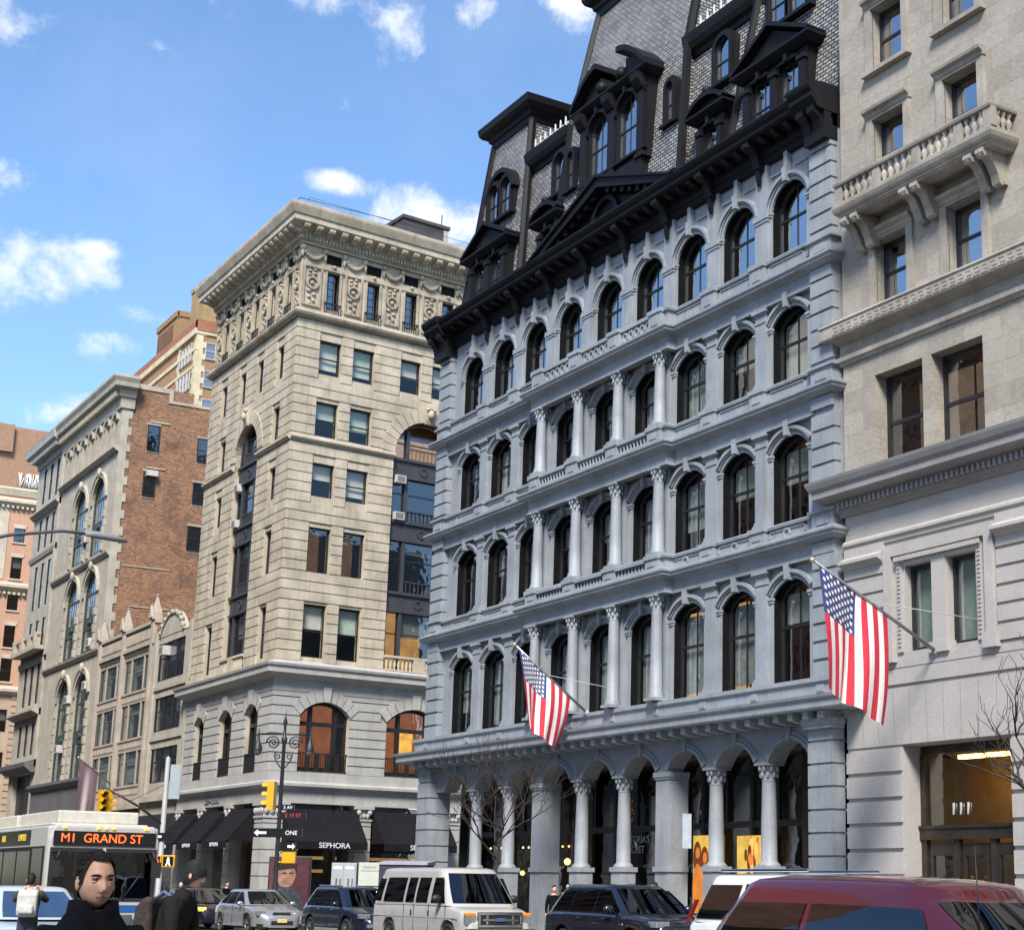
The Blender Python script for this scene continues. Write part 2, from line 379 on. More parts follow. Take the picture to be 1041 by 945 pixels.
haze = node(t, 'ShaderNodeMapRange'); L(t, nz, haze.inputs[0]); haze.inputs[1].default_value = .5; haze.inputs[2].default_value = .85; haze.inputs[3].default_value = 0; haze.inputs[4].default_value = .10
dm = node(t, 'ShaderNodeMath', operation='MAXIMUM'); L(t, dens.outputs[0], dm.inputs[0]); L(t, haze.outputs[0], dm.inputs[1])
skyc = mixc(t, dm.outputs[0], hs.outputs[0], (5.6, 5.75, 6.0))
L(t, skyc, bg.inputs['Color']); bg.inputs['Strength'].default_value = .1
sc.view_settings.view_transform = 'Standard'; sc.view_settings.look = 'None'; sc.view_settings.gamma = 1; sc.view_settings.use_curve_mapping = False
sc.view_settings.exposure = 1.06
sc.cycles.use_denoising = True
sc.cycles.max_bounces = 7; sc.cycles.diffuse_bounces = 3; sc.cycles.glossy_bounces = 4; sc.cycles.transparent_max_bounces = 12; sc.cycles.transmission_bounces = 3
sc.cycles.caustics_reflective = False; sc.cycles.caustics_refractive = False; sc.cycles.sample_clamp_indirect = 6

# ------------------------------------------------------------------ shared materials
GREY = stone('grey_iron_paint', (.285,.305,.33), .16, .5, .55, .15, grime=(.15,.13,.105), fine=14, spec=.4)
GREYD = stone('grey_iron_shaded_paint', (.235,.255,.275), .12, .3, .55, .15, grime=(.13,.13,.13), fine=14, spec=.4)  # shaded copy of the grey paint, shade put into the colour
DARKT = stone('dark_roof_trim_paint', (.009,.008,.010), .2, .3, .55, .15, grime=(.022,.02,.018), spec=.2)
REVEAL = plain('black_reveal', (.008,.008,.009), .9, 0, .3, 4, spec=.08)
SLATE = brick('slate_tiles', (.36,.345,.315), (.15,.145,.15), (.022,.022,.024), ('XY','Z'), .27, .135, .4, .026, .5, .45, (.46,.42,.34), .22, 1)
IRON = plain('black_window_iron', (.014,.014,.016), .45, 0, .3, 4)
GLASS = glass('old_window_glass', .22, (.78,.83,.82))
GLASST = glass('sky_lit_glass', .5)
GLASSD = glass('shop_glass', .10, (.5,.52,.5))
LIME = stone('tan_limestone', (.48,.41,.305), .24, .46, .85, .4, (.58,.50,.38), (.13,.105,.08))
LIMED = stone('grey_limestone_base', (.40,.385,.36), .15, .3, .85, .3, None, (.15,.13,.11))
ORN = stone('carved_limestone', (.40,.345,.26), .3, .55, .9, .6, None, (.10,.08,.06), fine=9)
L111 = stone('mottled_limestone', (.31,.275,.23), .2, .42, .85, .35, (.43,.39,.335), (.19,.155,.12), fine=11)
ASHLAR = brick('ashlar_limestone', (.345,.31,.262), (.27,.238,.195), (.235,.205,.17), ('XY','Z'), 1.35, .62, .28, .009, .5, .85, (.43,.39,.335), .5, .12)
L111G = stone('grey_cornice_stone', (.27,.255,.25), .12, .2, .85, .2, None, (.2,.18,.16))
L111B = stone('pale_base_stone', (.42,.39,.365), .08, .14, .85, .15, None, (.25,.22,.2))
DARKIN = plain('dark_interior', (.10,.085,.07), .9, 0, .3, 1.2)
BLIND = plain('pale_window_blind', (.52,.52,.46), .9, 0, .12, 2)
BLINDG = plain('green_window_blind', (.42,.50,.42), .9, 0, .12, 2)
CURT = plain('grey_curtain', (.40,.40,.37), .9, 0, .25, 3)
WARM = emis('warm_lit_room', (1.0,.50,.14), .55)
WARM2 = emis('bright_lit_room', (1.0,.56,.12), 1.0)
BRONZE = plain('bronze_door_metal', (.06,.05,.042), .4, .6, .3, 3)

# ------------------------------------------------------------------ 1. the grey cast-iron building
g = thing('cast_iron_building', 'long pale grey cast iron building with dark slate mansard roof and arcaded ground floor', 'building', (-47.4, 0, 0.12))
GX0, GX1 = -60.9, -34.75
bays = [-58.1,-55.45,-52.88,-50.25,-47.5,-44.85,-42.28,-39.63,-37.02]
bounds = [-56.75,-54.15,-51.6,-48.88,-46.18,-43.55,-40.95,-38.32]
FL = [dict(s=7.50,sp=10.08,r=.45,cap=10.92,lip=11.42), dict(s=12.2,sp=14.42,r=.45,cap=15.15,lip=15.70), dict(s=16.55,sp=18.45,r=.45,cap=19.12,lip=19.65), dict(s=20.6,sp=22.25,r=.75,cap=23.95,lip=24.0)]
m = MB(); zz = [7.1, 11.3, 15.5, 19.5, 24.1]
for k, F in enumerate(FL):
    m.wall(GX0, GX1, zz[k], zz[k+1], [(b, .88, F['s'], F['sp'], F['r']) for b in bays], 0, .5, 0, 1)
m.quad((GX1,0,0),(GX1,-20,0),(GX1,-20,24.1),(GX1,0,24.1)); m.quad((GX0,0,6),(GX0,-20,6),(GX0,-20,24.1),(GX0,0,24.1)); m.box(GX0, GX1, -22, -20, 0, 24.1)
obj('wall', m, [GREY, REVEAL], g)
m = MB()
for z in (5.9, 7.0, 11.6, 15.9, 19.9, 24.1): m.box(GX0+.1, GX1-.1, -8, -.7, z-.15, z)
m.box(GX0+.1, GX1-.1, -8.2, -8, 0, 24)
obj('interior', m, DARKIN, g)
for k, F in enumerate(FL):
    # arch surround with jamb piers, shared by all the windows of the floor
    w = .88; A = arcpts(w, F['sp']-F['s'], F['r'], 14); m = MB(); h = F['sp']-F['s']
    for s in (-1, 1):
        a, b = sorted((s*w, s*(w+.15))); m.box(a, b, 0, .07, 0, h-.16); a, b = sorted((s*(w-.02), s*(w+.19))); m.box(a, b, 0, .11, h-.16, h-.08); m.box(a-.02, b+.02, 0, .14, h-.08, h)
    m.strip(A, arcoff(A, .09), 0, .07); m.strip(arcoff(A, .11), arcoff(A, .17), 0, .11); m.strip(arcoff(A, .17), arcoff(A, .27), 0, .18)
    za = h+F['r']; m.uprism([(-.07, za-.04), (.07, za-.04), (.11, za+.42), (-.11, za+.42)], 0, .27)
    if k == 3:
        m.uprism([(-.09, za+.1), (.09, za+.1), (.09, 23.95-F['s']), (-.09, 23.95-F['s'])], 0, .2)
        for s in (-1, 1):
            a, b = sorted((s*.28, s*.92)); m.box(a, b, 0, .06, za+.42, za+.49)
    surr = m.mesh('arch_surround', GREY)
    for i, b in enumerate(bays):
        obj('arch_surround', surr, None, g, F0, b, 0, F['s'])
        key = 'grey%d' % k
        bl = None; fr_ = .5; lit = None
        if k < 3:
            q = rng.random()
            if q < .85: bl, fr_ = rng.choice((CURT, BLIND)), rng.choice((.4, .45, .5, .7, .92))
            if k == 0 and i in (4, 6, 7): bl, fr_ = CURT, .92
        if (k, i) in ((1, 8), (0, 5), (0, 6)): lit = WARM
        window(g, F0, b, -.33, F['s'], key, IRON, GLASST if k == 3 else GLASS, dict(w=.88, h=h, rise=F['r'], fw=.075, mid=.56), bl, fr_, lit)
def pil_mesh(F, k):
    h = F['cap']-F['s']; w = .27
    m = MB(); m.box(-w-.06, w+.06, 0, .26, 0, .12); m.box(-w-.03, w+.03, 0, .22, .12, .22); m.box(-w, w, 0, .17, .22, h-.42)
    m.box(-w-.03, w+.03, 0, .20, h-.42, h-.36); m.box(-w, w, 0, .17, h-.36, h-.16); m.box(-w-.04, w+.04, 0, .21, h-.16, h-.1); m.box(-w-.09, w+.09, 0, .27, h-.1, h)
    return m.mesh('pilaster', GREY)
def cap_mb(m, u, o, z, r, H):
    m.lathe(u, o, [(r*1.02, z), (r*1.12, z+.03), (r*1.0, z+.06), (r*1.05, z+H*.4), (r*1.35, z+H*.8), (r*1.45, z+H*.86)], 14)
    for i in range(8):
        a = i*pi/4; rr = r*1.18
        m.ball((u+rr*cos(a), o+rr*sin(a), z+H*.35), (r*.28, r*.28, H*.2), 6)
        a += pi/8; rr = r*1.35; m.ball((u+rr*cos(a), o+rr*sin(a), z+H*.68), (r*.27, r*.27, H*.18), 6)
    m.box(u-r*1.55, u+r*1.55, o-r*1.55, o+r*1.55, z+H*.86, z+H)
def col_mesh(F):
    h = F['cap']-F['s']; m = MB(); r = .2; o = .42
    m.box(-.29, .29, .13, .71, 0, .09); m.lathe(0, o, [(.27,.09),(.28,.14),(.23,.18),(.25,.23),(r,.27),(r*1.0,h*.4),(r*.86,h-.5)], 18)
    cap_mb(m, 0, o, h-.5, r*.86, .5); m.box(-.2, .2, 0, .2, 0, h); return m.mesh('column', GREY)
for k, F in enumerate(FL[:3]):
    pm, cm = pil_mesh(F, k), col_mesh(F)
    for i, b in enumerate(bounds):
        obj('column' if 2 <= i <= 5 else 'pilaster', cm if 2 <= i <= 5 else pm, None, g, F0, b, 0, F['s'])
F = FL[3]; m = MB(); h = 24.0-F['s']; w = .30
m.box(-w, w, 0, .14, 0, h); m.box(-w-.06, w+.06, 0, .2, 22.1-F['s'], 22.28-F['s']); m.box(-w-.03, w+.03, 0, .17, 22.0-F['s'], 22.1-F['s'])
pm = m.mesh('pilaster', GREY)
for b in bounds: obj('pilaster', pm, None, g, F0, b, 0, F['s'])
# entablature ledges with the centre breaking forward
PX0, PX1 = -52.0, -43.15
for k, F in enumerate(FL[:3]):
    c, lip = F['cap'], F['lip']; m = MB()
    path = [(GX0+.9, 0), (PX0, 0), (PX0, -.35), (PX1, -.35), (PX1, 0), (GX1-.9, 0)]
    m.sweep(path, [(-.05,c),(.24,c),(.24,c+.06),(.20,c+.08),(.20,lip-.10),(.30,lip-.04),(.46,lip),(.50,lip+.02),(.50,lip+.07),(.56,lip+.13),(.56,lip+.2),(.40,lip+.28),(-.05,lip+.3)])
    obj('ledge', m, GREY, g)
    s = FL[k+1]['s']; m = MB()
    m.sweep(path, [(-.02,lip+.29),(.16,lip+.29),(.16,s-.12),(.24,s-.12),(.26,s-.04),(.22,s),(-.02,s)])
    for i, b in enumerate(bounds):
        e = .35 if 2 <= i <= 5 else 0
        m.box(b-.36, b+.36, 0, .34+e, lip+.30, s-.14); m.box(b-.4, b+.4, 0, .39+e, s-.14, s+.003)
        m.box(b-.2, b+.2, .3, .365+e, lip+.40, s-.22)
    for i, b in enumerate(bays):
        if i in (3,4,5): continue
        A = [(b-.85, lip+.36), (b+.85, lip+.36), (b+.85, s-.18), (b-.85, s-.18)]
        for p, q in zip(A, A[1:]+A[:1]): m.box(min(p[0],q[0])-.03, max(p[0],q[0])+.03, .1, .195, min(p[1],q[1])-.03, max(p[1],q[1])+.03)
        if k == 0 and i > 5: m.lathe(b, .2, [(.001,(lip+s)/2+.08),(.001,(lip+s)/2+.08)], 3); m.strip([(b+.17*cos(a*pi/8), (lip+s)/2+.06+.17*sin(a*pi/8)) for a in range(17)], [(b+.11*cos(a*pi/8), (lip+s)/2+.06+.11*sin(a*pi/8)) for a in range(17)], .15, .22)
    obj('sill_band', m, GREY, g)
    for i in (3,4,5):
        b = bays[i]; m = MB()
        if k == 2:
            for q in range(5):
                x = b-.72+q*.36; m.strip([(x+.16*cos(a*pi/8), (lip+s)/2+.08+.2*sin(a*pi/8)) for a in range(17)], [(x+.10*cos(a*pi/8), (lip+s)/2+.08+.13*sin(a*pi/8)) for a in range(17)], .50, .58)
            m.box(b-.95, b+.95, .48, .6, lip+.3, lip+.4); m.box(b-.95, b+.95, .46, .62, s-.16, s-.06)
        else:
            for q in range(9): m.lathe(b-.84+q*.21, .56, [(.05,lip+.38),(.05,lip+.44),(.035,lip+.48),(.075,lip+.6),(.04,s-.27),(.055,s-.22),(.055,s-.18)], 8)
            m.box(b-.95, b+.95, .48, .66, lip+.3, lip+.385); m.box(b-.95, b+.95, .46, .68, s-.185, s-.06)
        obj('balustrade', m, GREY, g)
# rusticated corner piers
for (a, b) in ((GX0, GX0+1.0), (GX1-1.0, GX1)):
    m = MB(); z = 7.45; m.box(a+.03, b-.03, 0, .2, 7.0, 24.05)
    stops = [(11.1, 11.9), (15.35, 16.2), (19.3, 20.2)]
    while z < 23.9:
        z1 = z+.50
        if not any(z < q1 and z1 > q0 for q0, q1 in stops): m.box(a, b, 0, .28, z+.045, z1-.03)
        z = z1+.01
    for k, F in enumerate(FL[:3]):
        lip = F['lip']
        m.sweep([(a, .3), (a, -.28), (b, -.28), (b, .3)], [(-.1,lip-.12),(.05,lip-.08),(.2,lip),(.24,lip+.03),(.24,lip+.08),(.3,lip+.13),(.3,lip+.2),(.1,lip+.3),(-.1,lip+.3)])
        m.box(a+.02, b-.02, .2, .30, lip-.45, lip-.12); m.box(a+.02, b-.02, 0, .30, lip+.3, lip+.72); m.sweep([(a, .3), (a, -.28), (b, -.28), (b, .3)], [(-.1,lip+.7),(.1,lip+.74),(.1,lip+.82),(-.1,lip+.86)])
        m.box(a+.25, b-.25, .28, .33, lip+.38, lip+.62)
    m.box(a+.02, b-.02, 0, .31, 23.5, 24.02)
    obj('corner_pier', m, GREY, g)
# big ground-floor cornice with blocks
m = MB(); E0, E1 = GX0-.1, GX1+.1
m.sweep([(E0, 2), (E0, 0), (E1, 0), (E1, 2)], [(-.1,6.28),(.12,6.28),(.16,6.42),(.30,6.46),(.30,6.50),(.95,6.50),(.98,6.55),(.98,6.74),(1.06,6.80),(1.08,6.88),(.5,6.94),(.5,6.95),(.42,6.97),(.42,7.30),(.50,7.34),(.50,7.46),(-.1,7.5)])
for b in [GX0+.5]+bounds+[GX1-.5]:
    m.box(b-.17, b+.17, .3, .445, 7.03, 7.26); m.box(b-.12, b+.12, .3, .46, 7.07, 7.22)
obj('ground_cornice', m, GREY, g)
m = MB(); m.oprism([(.0,6.5),(.82,6.5),(.82,6.30),(.74,6.27),(.5,6.23),(.14,6.22),(0,6.22)], -.12, .12)
copies('cornice_block', m.mesh('cornice_block', GREY), g, F0, [(E0+.3+k*.664, 0, 0) for k in range(40)])
# arcade
m = MB(); AZ = 5.28
ops = [(b, .96 if True else 0, 5.28, 5.30, .56) for b in bays]
m.wall(GX0, GX1, 5.28, 6.3, ops, .12, .55); m.wall(GX0, GX1, 5.28, 6.3, ops, -.43, .02)
for b in bays:
    A = [(b+a, z) for a, z in arcpts(.96, 5.30, .56, 14)]
    m.strip(A, arcoff(A, .12), .1, .19); m.strip(arcoff(A, .14), arcoff(A, .22), .1, .17); m.uprism([(b-.09,5.83),(b+.09,5.83),(b+.12,6.2),(b-.12,6.2)], .1, .22)
m.box(GX0+.3, GX1-.3, -1.9, -.42, 5.95, 6.05)
obj('arcade_wall', m, GREYD, g)
cm = MB(); cm.box(-.34, .34, -.34, .34, .02, .5); cm.box(-.29, .29, -.29, .29, .5, 2.2); cm.box(-.34, .34, -.34, .34, 2.2, 2.35)
cm.lathe(0, 0, [(.33,2.35),(.33,2.4),(.27,2.45),(.235,2.5),(.235,3.4),(.205,4.75)], 20); cap_mb(cm, 0, 0, 4.75, .205, .53); cmm = cm.mesh('ground_column', GREY)
pm = MB(); pm.box(-.40, .40, -.5, .3, .02, .45); pm.box(-.36, .36, -.5, .26, .45, 2.2); pm.box(-.41, .41, -.5, .32, 2.2, 2.35); pm.box(-.36, .36, -.5, .26, 2.35, 5.05); pm.box(-.4, .4, -.5, .3, 5.05, 5.12); pm.box(-.43, .43, -.5, .33, 5.12, 5.28); pmm = pm.mesh('ground_pier', GREY)
for i, b in enumerate(bounds): obj('ground_pier' if i in (2, 5) else 'ground_column', pmm if i in (2, 5) else cmm, None, g, F0, b, -.12)
for (a, b) in ((GX0, GX0+1.05), (GX1-1.05, GX1)):
    m = MB(); m.box(a+.04, b-.04, -.5, .40, 0, 6.3); z = .1
    while z < 6.2: m.box(a, b, -.5, .45, z+.04, min(z+.60, 6.22)); z += .62
    obj('ground_corner_pier', m, GREY, g)
m = MB(); m.box(GX1-1.06, GX1+.12, .1, .62, 6.02, 6.12); m.box(GX1-1.1, GX1+.16, .1, .66, 6.12, 6.3); obj('pier_cap', m, GREY, g)
# shopfront set back behind the arcade
m = MB(); SO = -1.55
for i, b in enumerate(bays):
    lo = bounds[i-1] if i else GX0+1; hi = bounds[i] if i < 8 else GX1-1
    m.box(lo-.08, lo+.08, SO-.05, SO+.12, 0, 5.95); m.box(lo+.08, hi-.08, SO, SO+.1, 3.55, 3.75); m.box(lo+.08, hi-.08, SO, SO+.12, 0.0, .55)
    if i < 3: m.box(lo+.06, lo+.5, SO-.02, SO+.2, .3, 5.9); 
    m.box(b-.05, b+.05, SO, SO+.1, 3.75, 5.95)
obj('shopfront_frame', m, IRON, g)
m = MB(); m.quad((GX0+1,SO+.04,.5),(GX1-1,SO+.04,.5),(GX1-1,SO+.04,5.95),(GX0+1,SO+.04,5.95)); obj('shop_glass', m, GLASSD, g)
m = MB(); m.box(GX0+1, bounds[2], -2.3, -2.2, .1, 5.9, 1); m.box(GX0+.02, GX0+.1, -20, -1.5, 0, 6, 0); m.box(bounds[2], GX1-1, -3.0, -2.9, 0, 6, 0)
obj('shop_backdrop', m, [plain('black_backdrop', (.012,.012,.013), .7), plain('shop_wall_beige', (.13,.105,.08), .8, 0, .6, 1.4)], g)
rr = random.Random(3); m = MB()
for i in range(3):
    for q in range(7):
        x = bays[i]+rr.uniform(-.9,.9); z = rr.uniform(.8,3.2); w = rr.uniform(.08,.28); m.box(x-w, x+w, -2.15, -2.05, z, z+rr.uniform(.2,.8), rr.choice((0,0,1,2)))
obj('shop_display', m, [plain('display_cloth', (.35,.3,.25), .9, 0, .4), plain('display_dark', (.05,.05,.06), .9, 0, .4), plain('display_red', (.3,.08,.05), .9, 0, .4)], g)
m = MB()
for i in range(3):
    for q in range(4): m.ball((bays[i]-.7+q*.45, -1.85, 3.15), .045, 8)
m.ball((bays[2]+.2, -1.8, 2.6), .13, 10); m.ball((bays[1]-.6, -1.8, 2.2), .10, 10)
obj('shop_lamp', m, emis('shop_lamp_glow', (1,.72,.32), 2.5), g)
text('shop_lettering', "VICTORIA'S\nSECRET", .34, plain('dull_letters', (.22,.22,.23), .6), g, F0, bays[4]-.1, SO+.07, 3.12, .004)
m = MB(); m.box(-37.9, -36.1, -1.42, -1.36, 3.9, 5.9); obj('transom_panel', m, plain('yellow_transom', (.33,.26,.09), .6, 0, .35, 1.6), g)
m = MB(); m.box(-38.15,-35.85,-1.4,-1.25,3.5,3.85); m.box(-38.15,-37.9,-1.4,-1.2,.1,5.9); m.box(-36.1,-35.85,-1.4,-1.2,.1,5.9); m.box(-37.9,-36.1,-1.42,-1.36,.1,2.7); m.box(-37.9,-36.1,-1.4,-1.3,2.65,2.85); m.box(-37.9,-36.1,-1.45,-1.38,2.85,3.5)
for s in (-.2,.35): m.box(-37+s-.06,-37+s+.06,-1.39,-1.33,2.98,3.4)
obj('side_door', m, BRONZE, g)
# roof cornice, dark
m = MB(); path = [(GX0-.12, 0), (GX1+.02, 0)]
m.sweep(path, [(-.1,23.9),(.16,23.9),(.2,23.98),(.18,24.12),(.26,24.16),(.26,24.22),(.22,24.24),(.22,24.5),(.35,24.56),(.82,24.58),(.86,24.64),(.86,24.74),(.95,24.82),(1.0,24.92),(1.0,24.99),(.3,25.08),(-.1,25.1)])
obj('roof_cornice', m, DARKT, g)
bm_ = MB(); bm_.oprism([(.1,24.56),(.8,24.56),(.8,24.40),(.66,24.33),(.5,24.3),(.42,24.1),(.34,23.82),(.24,23.72),(.1,23.7)], -.17, .17); bm_.oprism([(.2,23.75),(.32,23.75),(.28,23.45),(.22,23.25),(.2,23.25)], -.09, .09); bm_.ball((0,.72,24.44),(.19,.12,.11),8)
br_ = bm_.mesh('cornice_bracket', DARKT)
for b in bounds: obj('cornice_bracket', br_, None, g, F0, b)
m = MB(); m.oprism([(.1,24.57),(.72,24.57),(.72,24.46),(.5,24.40),(.1,24.40)], -.1, .1); spots = []
for i in range(9):
    lo = bounds[i-1] if i else GX0+1; hi = bounds[i] if i < 8 else GX1-1; n = 4
    spots += [(lo+(hi-lo)*q/n, 0, 0) for q in range(1, n)]
copies('roof_cornice_block', m.mesh('roof_cornice_block', DARKT), g, F0, spots)
for (a, b) in ((GX0-.3, GX0+1.05), (GX1-1.05, GX1+.04)):
    m = MB(); m.sweep([(a, -.45), (b, -.45)], [(-.5,24.3),(.3,24.34),(.5,24.6),(.55,24.66),(.55,24.8),(.64,24.9),(.68,25.0),(.68,25.1),(.1,25.2),(-.5,25.2)])
    for x in (a+.28, b-.28): m.oprism([(.1,24.45),(.85,24.45),(.85,24.25),(.6,24.1),(.5,23.75),(.3,23.55),(.1,23.5)], x-.16, x+.16)
    m.sweep([(a+.05, -.28), (b-.03, -.28)], [(-.28,23.6),(.1,23.6),(.14,23.7),(-.28,23.72)])
    m.box(a+.1, b-.02, 0, .5, 23.45, 24.4)
    obj('cornice_end', m, DARKT, g)
# pediment in the middle of the cornice
m = MB(); xc = -47.1; hw_ = 5.0; zb, za = 24.95, 26.65
m.uprism([(xc-hw_+.4, zb), (xc+hw_-.4, zb), (xc, za-.25)], -.2, .45)
for s in (-1, 1):
    P = [(xc+s*hw_, zb), (xc, za), (xc, za-.36), (xc+s*(hw_-.85), zb)]
    m.uprism(P if s > 0 else P[::-1], .2, .95); Q = [(xc+s*(hw_+.05), zb+.02), (xc, za+.12), (xc, za), (xc+s*(hw_-.2), zb+.02)]; m.uprism(Q, .2, 1.05)
for q in range(1, 9):
    for s in (-1, 1):
        x = xc+s*hw_*q/10; z = za-(za-zb)*q/10-.42; m.box(x-.12, x+.12, .4, .8, z-.1, z+.14)
A = arcpts(.75, zb+.15, .75, 12); A = [(xc+a, z) for a, z in A]; m.strip(A, arcoff(A, .18), .4, .62)
obj('pediment', m, DARKT, g)
# mansard
def slate(name, a, z0, b, z1, trim=True):
    m = MB(); m.frust(a, z0, b, z1); o = obj(name, m, SLATE, g)
    if trim:
        for i, j in ((0,3),(1,3)):
            m = MB(); m.tube([(a[i], a[j], z0), (b[i], b[j], z1)], .17, 6, sm=False)
            obj('roof_hip', m, DARKT, g)
    return o
def roof_cap(x0, x1, o0, o1, z, h, ov=.55):
    m = MB(); m.sweep([(x0, -o0), (x0, -o1), (x1, -o1), (x1, -o0), (x0, -o0)][0:5], [(-.1,z),(.08,z),(.12,z+h*.25),(.2,z+h*.3),(.24,z+h*.45),(ov-.1,z+h*.55),(ov,z+h*.7),(ov+.05,z+h),(-.1,z+h)]); m.box(x0-.1, x1+.1, o0, o1+.1, z+h*.9, z+h-.01)
    obj('roof_cap', m, DARKT, g)
for (x0, x1, X0, X1) in ((-60.6,-55.4,-59.55,-56.2), (-41.1,-35.0,-39.5,-35.5)):
    slate('mansard_tower', (x0,x1,-6,-.45), 25.0, (X0,X1,-5,-1.25), 33.3); roof_cap(X0, X1, -5, -1.25, 33.2, .95)
for (x0, x1) in ((-56,-52.6), (-44.3,-40.2)):
    slate('mansard_roof', (x0,x1,-8,-.75), 25.0, (x0,x1,-8,-1.25), 31.0, False)
    m = MB(); m.sweep([(x0, 1.2), (x1, 1.2)], [(-.2,30.65),(.05,30.65),(.1,30.8),(.25,30.9),(.35,31.1),(.4,31.3),(.42,31.45),(-.2,31.5)]); obj('roof_cap', m, DARKT, g)
    m = MB(); x = x0+.25; m.box(x0, x1, -1.32, -1.26, 31.5, 31.56)
    while x < x1-.1:
        m.strip([(x+.16*cos(a*pi/6), 31.80+.2*sin(a*pi/6)) for a in range(13)], [(x+.09*cos(a*pi/6), 31.80+.12*sin(a*pi/6)) for a in range(13)], -1.32, -1.27)
        m.uprism([(x-.24,31.55),(x-.16,31.55),(x-.17,32.15),(x-.2,32.3),(x-.23,32.15)], -1.32, -1.27); x += .42
    obj('roof_cresting', m, plain('white_cresting', (.62,.62,.6), .6), g)
slate('mansard_roof', (-52.8,-43.9,-9,-.45), 25.0, (-52.3,-44.1,-8.5,-.95), 31.3)
slate('mansard_roof', (-52.3,-44.1,-8.5,-.95), 31.3, (-52.1,-44.3,-7.5,-2.0), 36.4)
roof_cap(-52.1, -44.3, -7.5, -2.0, 36.3, 1.1)
m = MB(); m.box(-50.4,-46.1,-1.2,-.3,26.0,27.5); m.box(-53,-43.8,-1,-.25,25.0,25.9); m.sweep([(-53.05,1),(-53.05,.2),(-43.75,.2),(-43.75,1)], [(-.1,25.85),(.08,25.85),(.14,26.0),(-.1,26.05)]); obj('roof_plinth', m, DARKT, g)
DG = glass('dormer_glass', .45, (.3,.33,.35))
def dormer(xc, n, ww, hh, z0, o, ped, gap=.3, arch=0, order=False, name='dormer', bal=True):
    """dark painted dormer: n sash windows between piers under a pediment"""
    W = n*ww+(n+1)*gap; x0 = xc-W/2; m = MB(); zt = z0+.35+hh+arch
    ops = [(x0+gap+ww/2+i*(ww+gap), ww/2, z0+.35, z0+.35+hh, arch) for i in range(n)]
    m.wall(x0, x0+W, z0, zt+.25, ops, o, .4); m.box(x0, x0+.04, o-2.0, o-.001, z0, zt+.25); m.box(x0+W-.04, x0+W, o-2.0, o-.001, z0, zt+.25); m.box(x0-.05, x0+W+.05, o-2.2, o+.05, zt+.25, zt+.32)
    for i in range(n+1):
        x = x0+gap/2+i*(ww+gap); m.box(x-gap*.36, x+gap*.36, o-.02, o+.12, z0+.05, zt-.05); m.box(x-gap*.5, x+gap*.5, o-.02, o+.17, zt-.25, zt-.1); m.box(x-gap*.5, x+gap*.5, o-.02, o+.17, z0, z0+.16)
        if order: m.oprism([(o,zt+.25),(o+.45,zt+.25),(o+.4,zt),(o+.2,zt-.3),(o,zt-.4)], x-gap*.45, x+gap*.45)
    m.box(x0-.05, x0+W+.05, o-.02, o+.14, z0+.28, z0+.38)
    for u, w_, s_, p_, r_ in ops:
        A = [(u+a, z) for a, z in arcpts(w_, p_, r_ if r_ else 0, 10)]
        if r_: m.strip(A, arcoff(A, .13), o-.02, o+.12)
        else: m.uprism([(u-w_-.05,p_),(u-w_*.5,p_+.16),(u+w_*.5,p_+.16),(u+w_+.05,p_)], o-.02, o+.1)
        m.uprism([(u-.06,p_+r_-.02),(u+.06,p_+r_-.02),(u+.09,p_+r_+.24),(u-.09,p_+r_+.24)], o-.02, o+.2)
    m.sweep([(x0-.05, -o+1.2), (x0-.05, -o), (x0+W+.05, -o), (x0+W+.05, -o+1.2)], [(-.05,zt+.2),(.1,zt+.22),(.26,zt+.34),(.34,zt+.42),(.34,zt+.5),(-.05,zt+.55)])
    zb = zt+.5
    if ped == 'tri':
        m.uprism([(xc-W/2-.1,zb),(xc+W/2+.1,zb),(xc,zb+W*.27)], o-1.6, o+.1)
        for s in (-1,1): m.uprism([(xc+s*(W/2+.34),zb),(xc,zb+W*.30),(xc,zb+W*.30+.16),(xc+s*(W/2+.38),zb+.12)], o-1.6, o+.36)
    elif ped == 'arch':
        A = [(xc+a, z) for a, z in arcpts(W/2+.28, zb, W*.28, 14)]; m.uprism(A, o-1.5, o+.08); m.strip(A, arcoff(A, .16), o-1.5, o+.36); m.ball((xc, o+.2, zb+W*.28+.28), .17, 10); m.lathe(xc, o+.2, [(.1,zb+W*.28),(.05,zb+W*.28+.15)], 8)
    elif ped == 'broken':
        for s in (-1,1):
            A = [(xc+s*(W/2+.3-q*.21), zb+1.15*sin(min(1,q/9)*pi*.5)) for q in range(10)]; B = [(a, z+.22) for a, z in A]; m.strip(A, B, o-1.2, o+.42)
            m.uprism([(xc+s*(W/2+.1),zb),(xc+s*.9,zb),(xc+s*.9,zb+.95),(xc+s*1.6,zb+.8)], o-1.2, o+.05); m.ball((xc+s*.7, o+.1, zb+.4), .26, 10)
    d = obj(name, m, DARKT, g)
    for i, (u, w_, s_, p_, r_) in enumerate(ops):
        window(g, F0, u, o-.2, s_, 'dor%.2f_%.2f_%.2f' % (w_, hh, r_), IRON, DG, dict(w=w_, h=hh, rise=r_, fw=.06, mid=.48, mull=ww > 1.0))
    m = MB(); m.box(x0+.06, x0+W-.06, o-.34, o-.30, z0+.3, zt+.2); obj('dormer_backing', m, REVEAL, d)
for xc in (-57.9, -38.15): dormer(xc, 2, 1.05, 1.85, 25.1, -.3, 'tri', .42)
